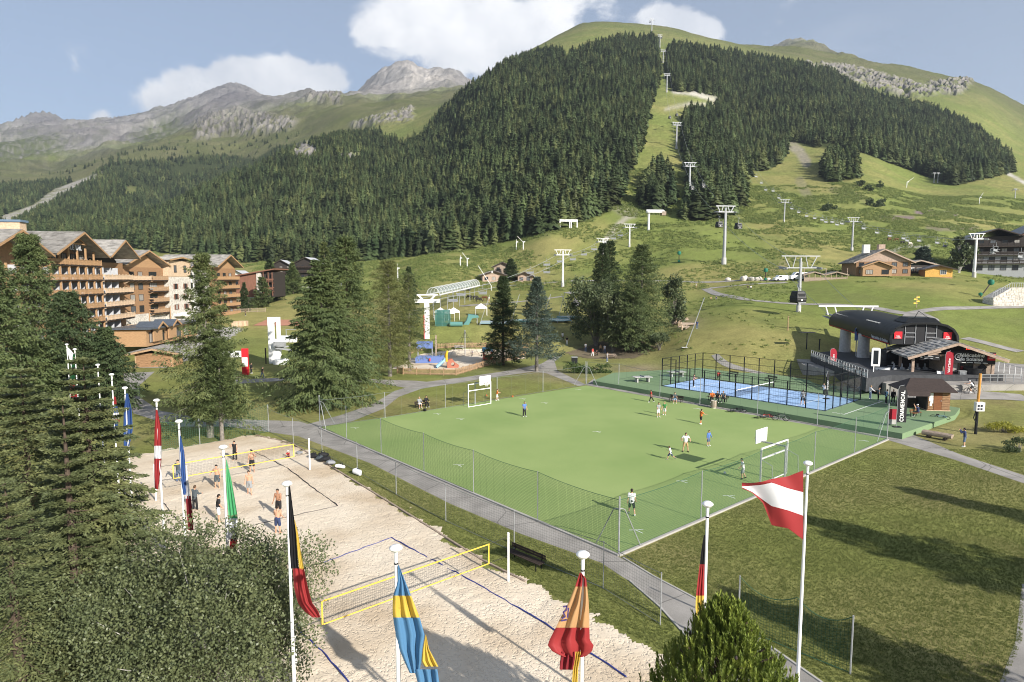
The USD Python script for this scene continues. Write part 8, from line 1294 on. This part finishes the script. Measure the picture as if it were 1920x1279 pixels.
# bicycles
def bike_parts(t, tilt=0.0, m='w_slate'):
    Rm = np.array([[1, 0, 0], [0, math.cos(tilt), -math.sin(tilt)], [0, math.sin(tilt), math.cos(tilt)]])
    def put(b, n, mt, par=t): b.v = [v @ Rm.T + [0, 0, .06 * abs(math.sin(tilt))] for v in b.v]; return b.build(n, mt, par)
    for x in (-.55, .58):
        k = np.arange(21) * 2 * np.pi / 20; w = put(MB().tube(np.stack([x + .35 * np.cos(k), 0 * k, (.37 + .35 * np.sin(k))], 1), .036, 6, False), 'wheel', 'black'); b = MB(); [b.tube([(x, 0, .37), (x + .34 * math.cos(a), 0, .37 + .34 * math.sin(a))], .006, 3) for a in np.arange(10) * .628]; put(b, 'spokes', 'galv', w)
    T_ = lambda *p: MB().tube(p, .025, 6)
    f_ = MB(); [f_.tube(p, .026, 6) for p in ([(-.05, 0, .32), (-.17, 0, .85)], [(-.05, 0, .32), (.40, 0, .72)], [(-.15, 0, .78), (.38, 0, .82)], [(-.55, 0, .37), (-.05, 0, .32)], [(-.55, 0, .37), (-.15, 0, .78)], [(.38, 0, .86), (.46, 0, .66)], [(.46, .05, .66), (.58, .05, .37)], [(.46, -.05, .66), (.58, -.05, .37)])]; put(f_, 'frame', m)
    put(MB().tube([(.36, -.36, .98), (.40, -.1, .95), (.40, .1, .95), (.36, .36, .98)], .018, 6), 'handlebar', 'black_metal'); put(MB().box((-.2, 0, .9), (.28, .14, .06)), 'saddle', 'black'); put(MB().tube([(-.05, -.12, .2), (-.05, -.06, .32), (-.05, .06, .32), (-.05, .12, .44)], .02, 6), 'crank', 'black_metal')
for px, py, z, rz, tl, m, lab in ((1372, 771, .02, .3, 1.35, 'w_slate', 'dark bicycle lying by the litter bin, left one'), (1384, 773, .02, -.4, -1.3, 'w_black', 'dark bicycle lying by the litter bin, right one'), (1424, 783, .02, .2, 1.3, 'w_slate', 'bicycle lying on the turf edge, left of the upright one'), (1441, 784, .02, 2.8, 1.35, 'w_red', 'bicycle lying beside the upright one on the turf edge'), (1463, 789, .02, -.35, .5, 'w_grey', 'leaning bicycle on the turf edge nearest the goal'), (1763, 786, .3, -.7, .9, 'w_lightblue', 'bicycle leaning on the platform edge beside the kiosk')):
    t = thing('bicycle', lab, 'bicycle', G(px, py, z), rz); bike_parts(t, tl, m)
pb_ = GT(1822, 739); t = thing('bicycle', 'mountain bike ridden along the path in front of the ticket hall', 'bicycle', pb_, math.pi, None, 1.12); bike_parts(t, 0, 'w_black')
t = thing('person', 'cyclist in a helmet with a black backpack riding past the ticket hall', 'person', pb_ + [.1, 0, .0], math.pi / 2, None, 1.05); figure(t, h=1.78, pelvis=1.04, legs=((62, 70, 3), (30, 62, 3)), arms=((78, 6, 6), (78, 6, 6)), lean=38, top='w_white', low='w_black', pack='w_black', hat='w_white', face=False)
# heaps of bags beside the sand
r_ = np.random.default_rng(4)
for k, (px, py, m, lab) in enumerate(((590, 858, 'w_black', 'black rucksack at the left end of the bag heap by the sand'), (600, 863, 'w_slate', 'dark jacket on the bag heap by the sand'), (611, 866, 'w_black', 'black sports bag in the middle of the bag heap'), (622, 872, 'w_grey', 'grey bag at the right end of the bag heap'), (606, 856, 'w_black', 'dark holdall behind the bag heap'), (640, 880, 'w_white', 'small white and black bag on the grass edge'), (672, 890, 'w_white', 'white cloth bag at the fence post by the path'), (797, 771, 'w_black', 'dark bag on the bank below the bench pair'), (562, 852, 'w_grey', 'pair of shoes on the sand beside the seated child'))):
    t = thing('bag', lab, 'bag', G(px, py, .03), r_.uniform(0, 3)); s = .42 if k < 7 else .28; pts = [mf.Manifold.sphere(s * .35, 10).translate([r_.uniform(-s, s), r_.uniform(-s * .6, s * .6), r_.uniform(s * .3, s * .8)]) for _ in range(7)]; m_ = mf.Manifold.batch_hull(pts); usdkit.mesh(stage, ppath(t) + '/bag', m_, M[m], smooth=50); MB().tube([(-s * .4, 0, s * .8), (-s * .2, 0, s * 1.25), (s * .2, 0, s * 1.25), (s * .4, 0, s * .8)], .03, 5).build('strap', 'black', t)
# pole with control box, signposts
p = G(1829, 815); t = thing('control_pole', 'wooden pole with a white control box beside the right-hand path', 'pole', p); hh = 118 * p[1] / F; mat('wood_orange', (.55, .26, .06), .7, 4, .2); MB().tube([(0, 0, 0), (0, 0, hh * .42)], .14, 10).build('lower_pole', 'black_metal', t); MB().tube([(0, 0, hh * .42), (0.05, 0, hh)], .13, 10).build('upper_pole', 'wood_orange', t); bx = MB().box((0, -.25, hh * .47), (.85, .4, .9)).build('box', 'plaster_white', t); [MB().box((x, -.46, hh * .47 + z), (.2, .03, .2)).build('socket', 'panel_dark', bx) for x in (-.22, .08) for z in (-.22, .1)]; MB().tube([(-.2, -.1, hh * .4), (-.4, -.1, hh * .28), (-.1, -.1, hh * .2)], .05, 6).build('hose', 'black', t)
g_ = GT(1718, 577); t = thing('signpost', 'yellow footpath signpost at the path junction', 'signpost', g_); MB().bar((0, 0, 0), (0, 0, 2.7), .1).build('post', 'wood_grey', t); [MB().box((.25 * (1 if k % 2 else -1), 0, 1.0 + k * .45), (.8, .05, .3)).build('sign', 'yellow_tape', t) for k in range(4)]
for px, py, h_, lab, m in ((1477, 620, 26, 'plain timber post on the slope above the padel cage', 'wood_rail'), (1512, 655, 32, 'dark lamp post with flat top left of the station pillars', 'black_metal'), (1536, 656, 20, 'short dark post left of the station pillars', 'black_metal')):
    g_ = GT(px, py); s_ = g_[1] / F; t = thing('slope_post', lab, 'post', g_); MB().tube([(0, 0, -.2), (0, 0, h_ * s_)], .1, 8).build('shaft', m, t); MB().box((0, 0, h_ * s_), (.3 if px != 1512 else 2.6, .3 if px != 1512 else 1.6, .08)).build('top', m, t)
g_ = GT(1604, 672); t = thing('route_sign', 'narrow dark sign with blue panel between the station pillars', 'sign', g_); MB().bar((0, 0, 0), (0, 0, 5.2), .12).build('post', 'grey_metal', t); MB().box((0, -.08, 4.0), (.75, .06, 2.0)).build('panel', 'toy_blue', t); MB().box((0, -.12, 4.7), (.6, .03, .4)).build('symbol', 'black', t)
g_ = GT(1286, 652); t = thing('zip_line_mast', 'leaning thin cable mast on the slope right of the grove', 'mast', g_); MB().tube([(0, 0, 0), (3.2, 0, 9.4)], .07, 6).build('mast', 'grey_metal', t); MB().box((0, 0, .05), (1.6, .8, .1)).build('foot', 'concrete_pale', t)
def van(label, px, py, L, h, rz=0.0):
    g_ = GT(px, py); t = thing('van', label, 'van', g_, rz); pr = [(-L / 2, .35), (L / 2, .35), (L / 2, h * .98), (-L * .18, h), (-L * .33, h * .62), (-L / 2, h * .5)]; MB().prism(Polygon(pr).buffer(.06), -.9, .9, yz_frame((0, 0, 0), (1, 0, 0), (0, 0, 1), (0, -1, 0))).build('body', 'white_paint', t); [MB().mesh(trimesh.creation.cylinder(.34, .2, sections=16), trimesh.transformations.translation_matrix((x, y, .34)) @ trimesh.transformations.rotation_matrix(np.pi / 2, [1, 0, 0])).build('wheel', 'black', t) for x in (-L * .32, L * .32) for y in (-.88, .88)]; MB().prism(Polygon([(-L * .3, h * .62), (-L * .17, h * .93), (-L * .02, h * .93), (-L * .02, h * .62)]), .955, .975, yz_frame((0, 0, 0), (1, 0, 0), (0, 0, 1), (0, -1, 0))).build('side_window', 'window_dark', t); MB().add([(-L * .335, -.75, h * .64), (-L * .335, .75, h * .64), (-L * .21, .7, h * .95), (-L * .21, -.7, h * .95)], np.array([[0, 1, 2, 3]])).build('windscreen', 'window_dark', t); [MB().box((-L / 2 - .06, y, h * .42), (.05, .3, .18)).build('headlight', 'plaster_white', t) for y in (-.6, .6)]
van('small white van parked by the upper path', 1463, 527, 4.2, 1.85, .15); van('larger grey-white van parked beside the slope restaurant terrace', 1496, 525, 5.4, 2.5, .1)
for k, px in enumerate((1365, 1395, 1409, 1422, 1441)): g_ = GT(px, 526); t = thing('boulder', 'pale boulder in the row along the upper path', 'boulder', g_, k, 'pale boulders along the upper path'); s = (.7, 1.2, .9, .9, .7)[k]; v = trimesh.creation.icosphere(2); v.vertices *= (1 + .5 * (meshkit.noise(v.vertices * 2 + k * 5, k)[:, None] - .5)); v.vertices *= [s * 1.5, s, s]; usdkit.mesh(stage, ppath(t) + '/rock', (v.vertices + [0, 0, s * .4], v.faces), M['stone_pale'], smooth=40)
for px, py, lab in ((905, 545, 'low grey cart beside the grey chalets'),): g_ = GT(px - 30, py); t = thing('farm_cart', lab, 'cart', g_); MB().box((0, 0, .8), (3.2, 1.4, .5)).build('bed', 'wood_dark', t); [MB().mesh(trimesh.creation.cylinder(.4, .15, sections=12), trimesh.transformations.translation_matrix((x, y, .4)) @ trimesh.transformations.rotation_matrix(np.pi / 2, [1, 0, 0])).build('wheel', 'black', t) for x in (-1, 1) for y in (-.7, .7)]
# ---------------------------------------------------------------- thin mountain air
M['air'] = usdkit.material(stage, '/World/Looks/air', {'v': ('principled_volume', dict(color=(.78, .87, 1.0), density=0.000075, anisotropy=0.25))}, [], volume='v.volume')
hb_ = MB().box((0, 3500, 849), (22000, 8200, 1702)).build('haze', 'air'); tag(hb_, 'thin bluish mountain haze over the valley', 'haze', kind='stuff')
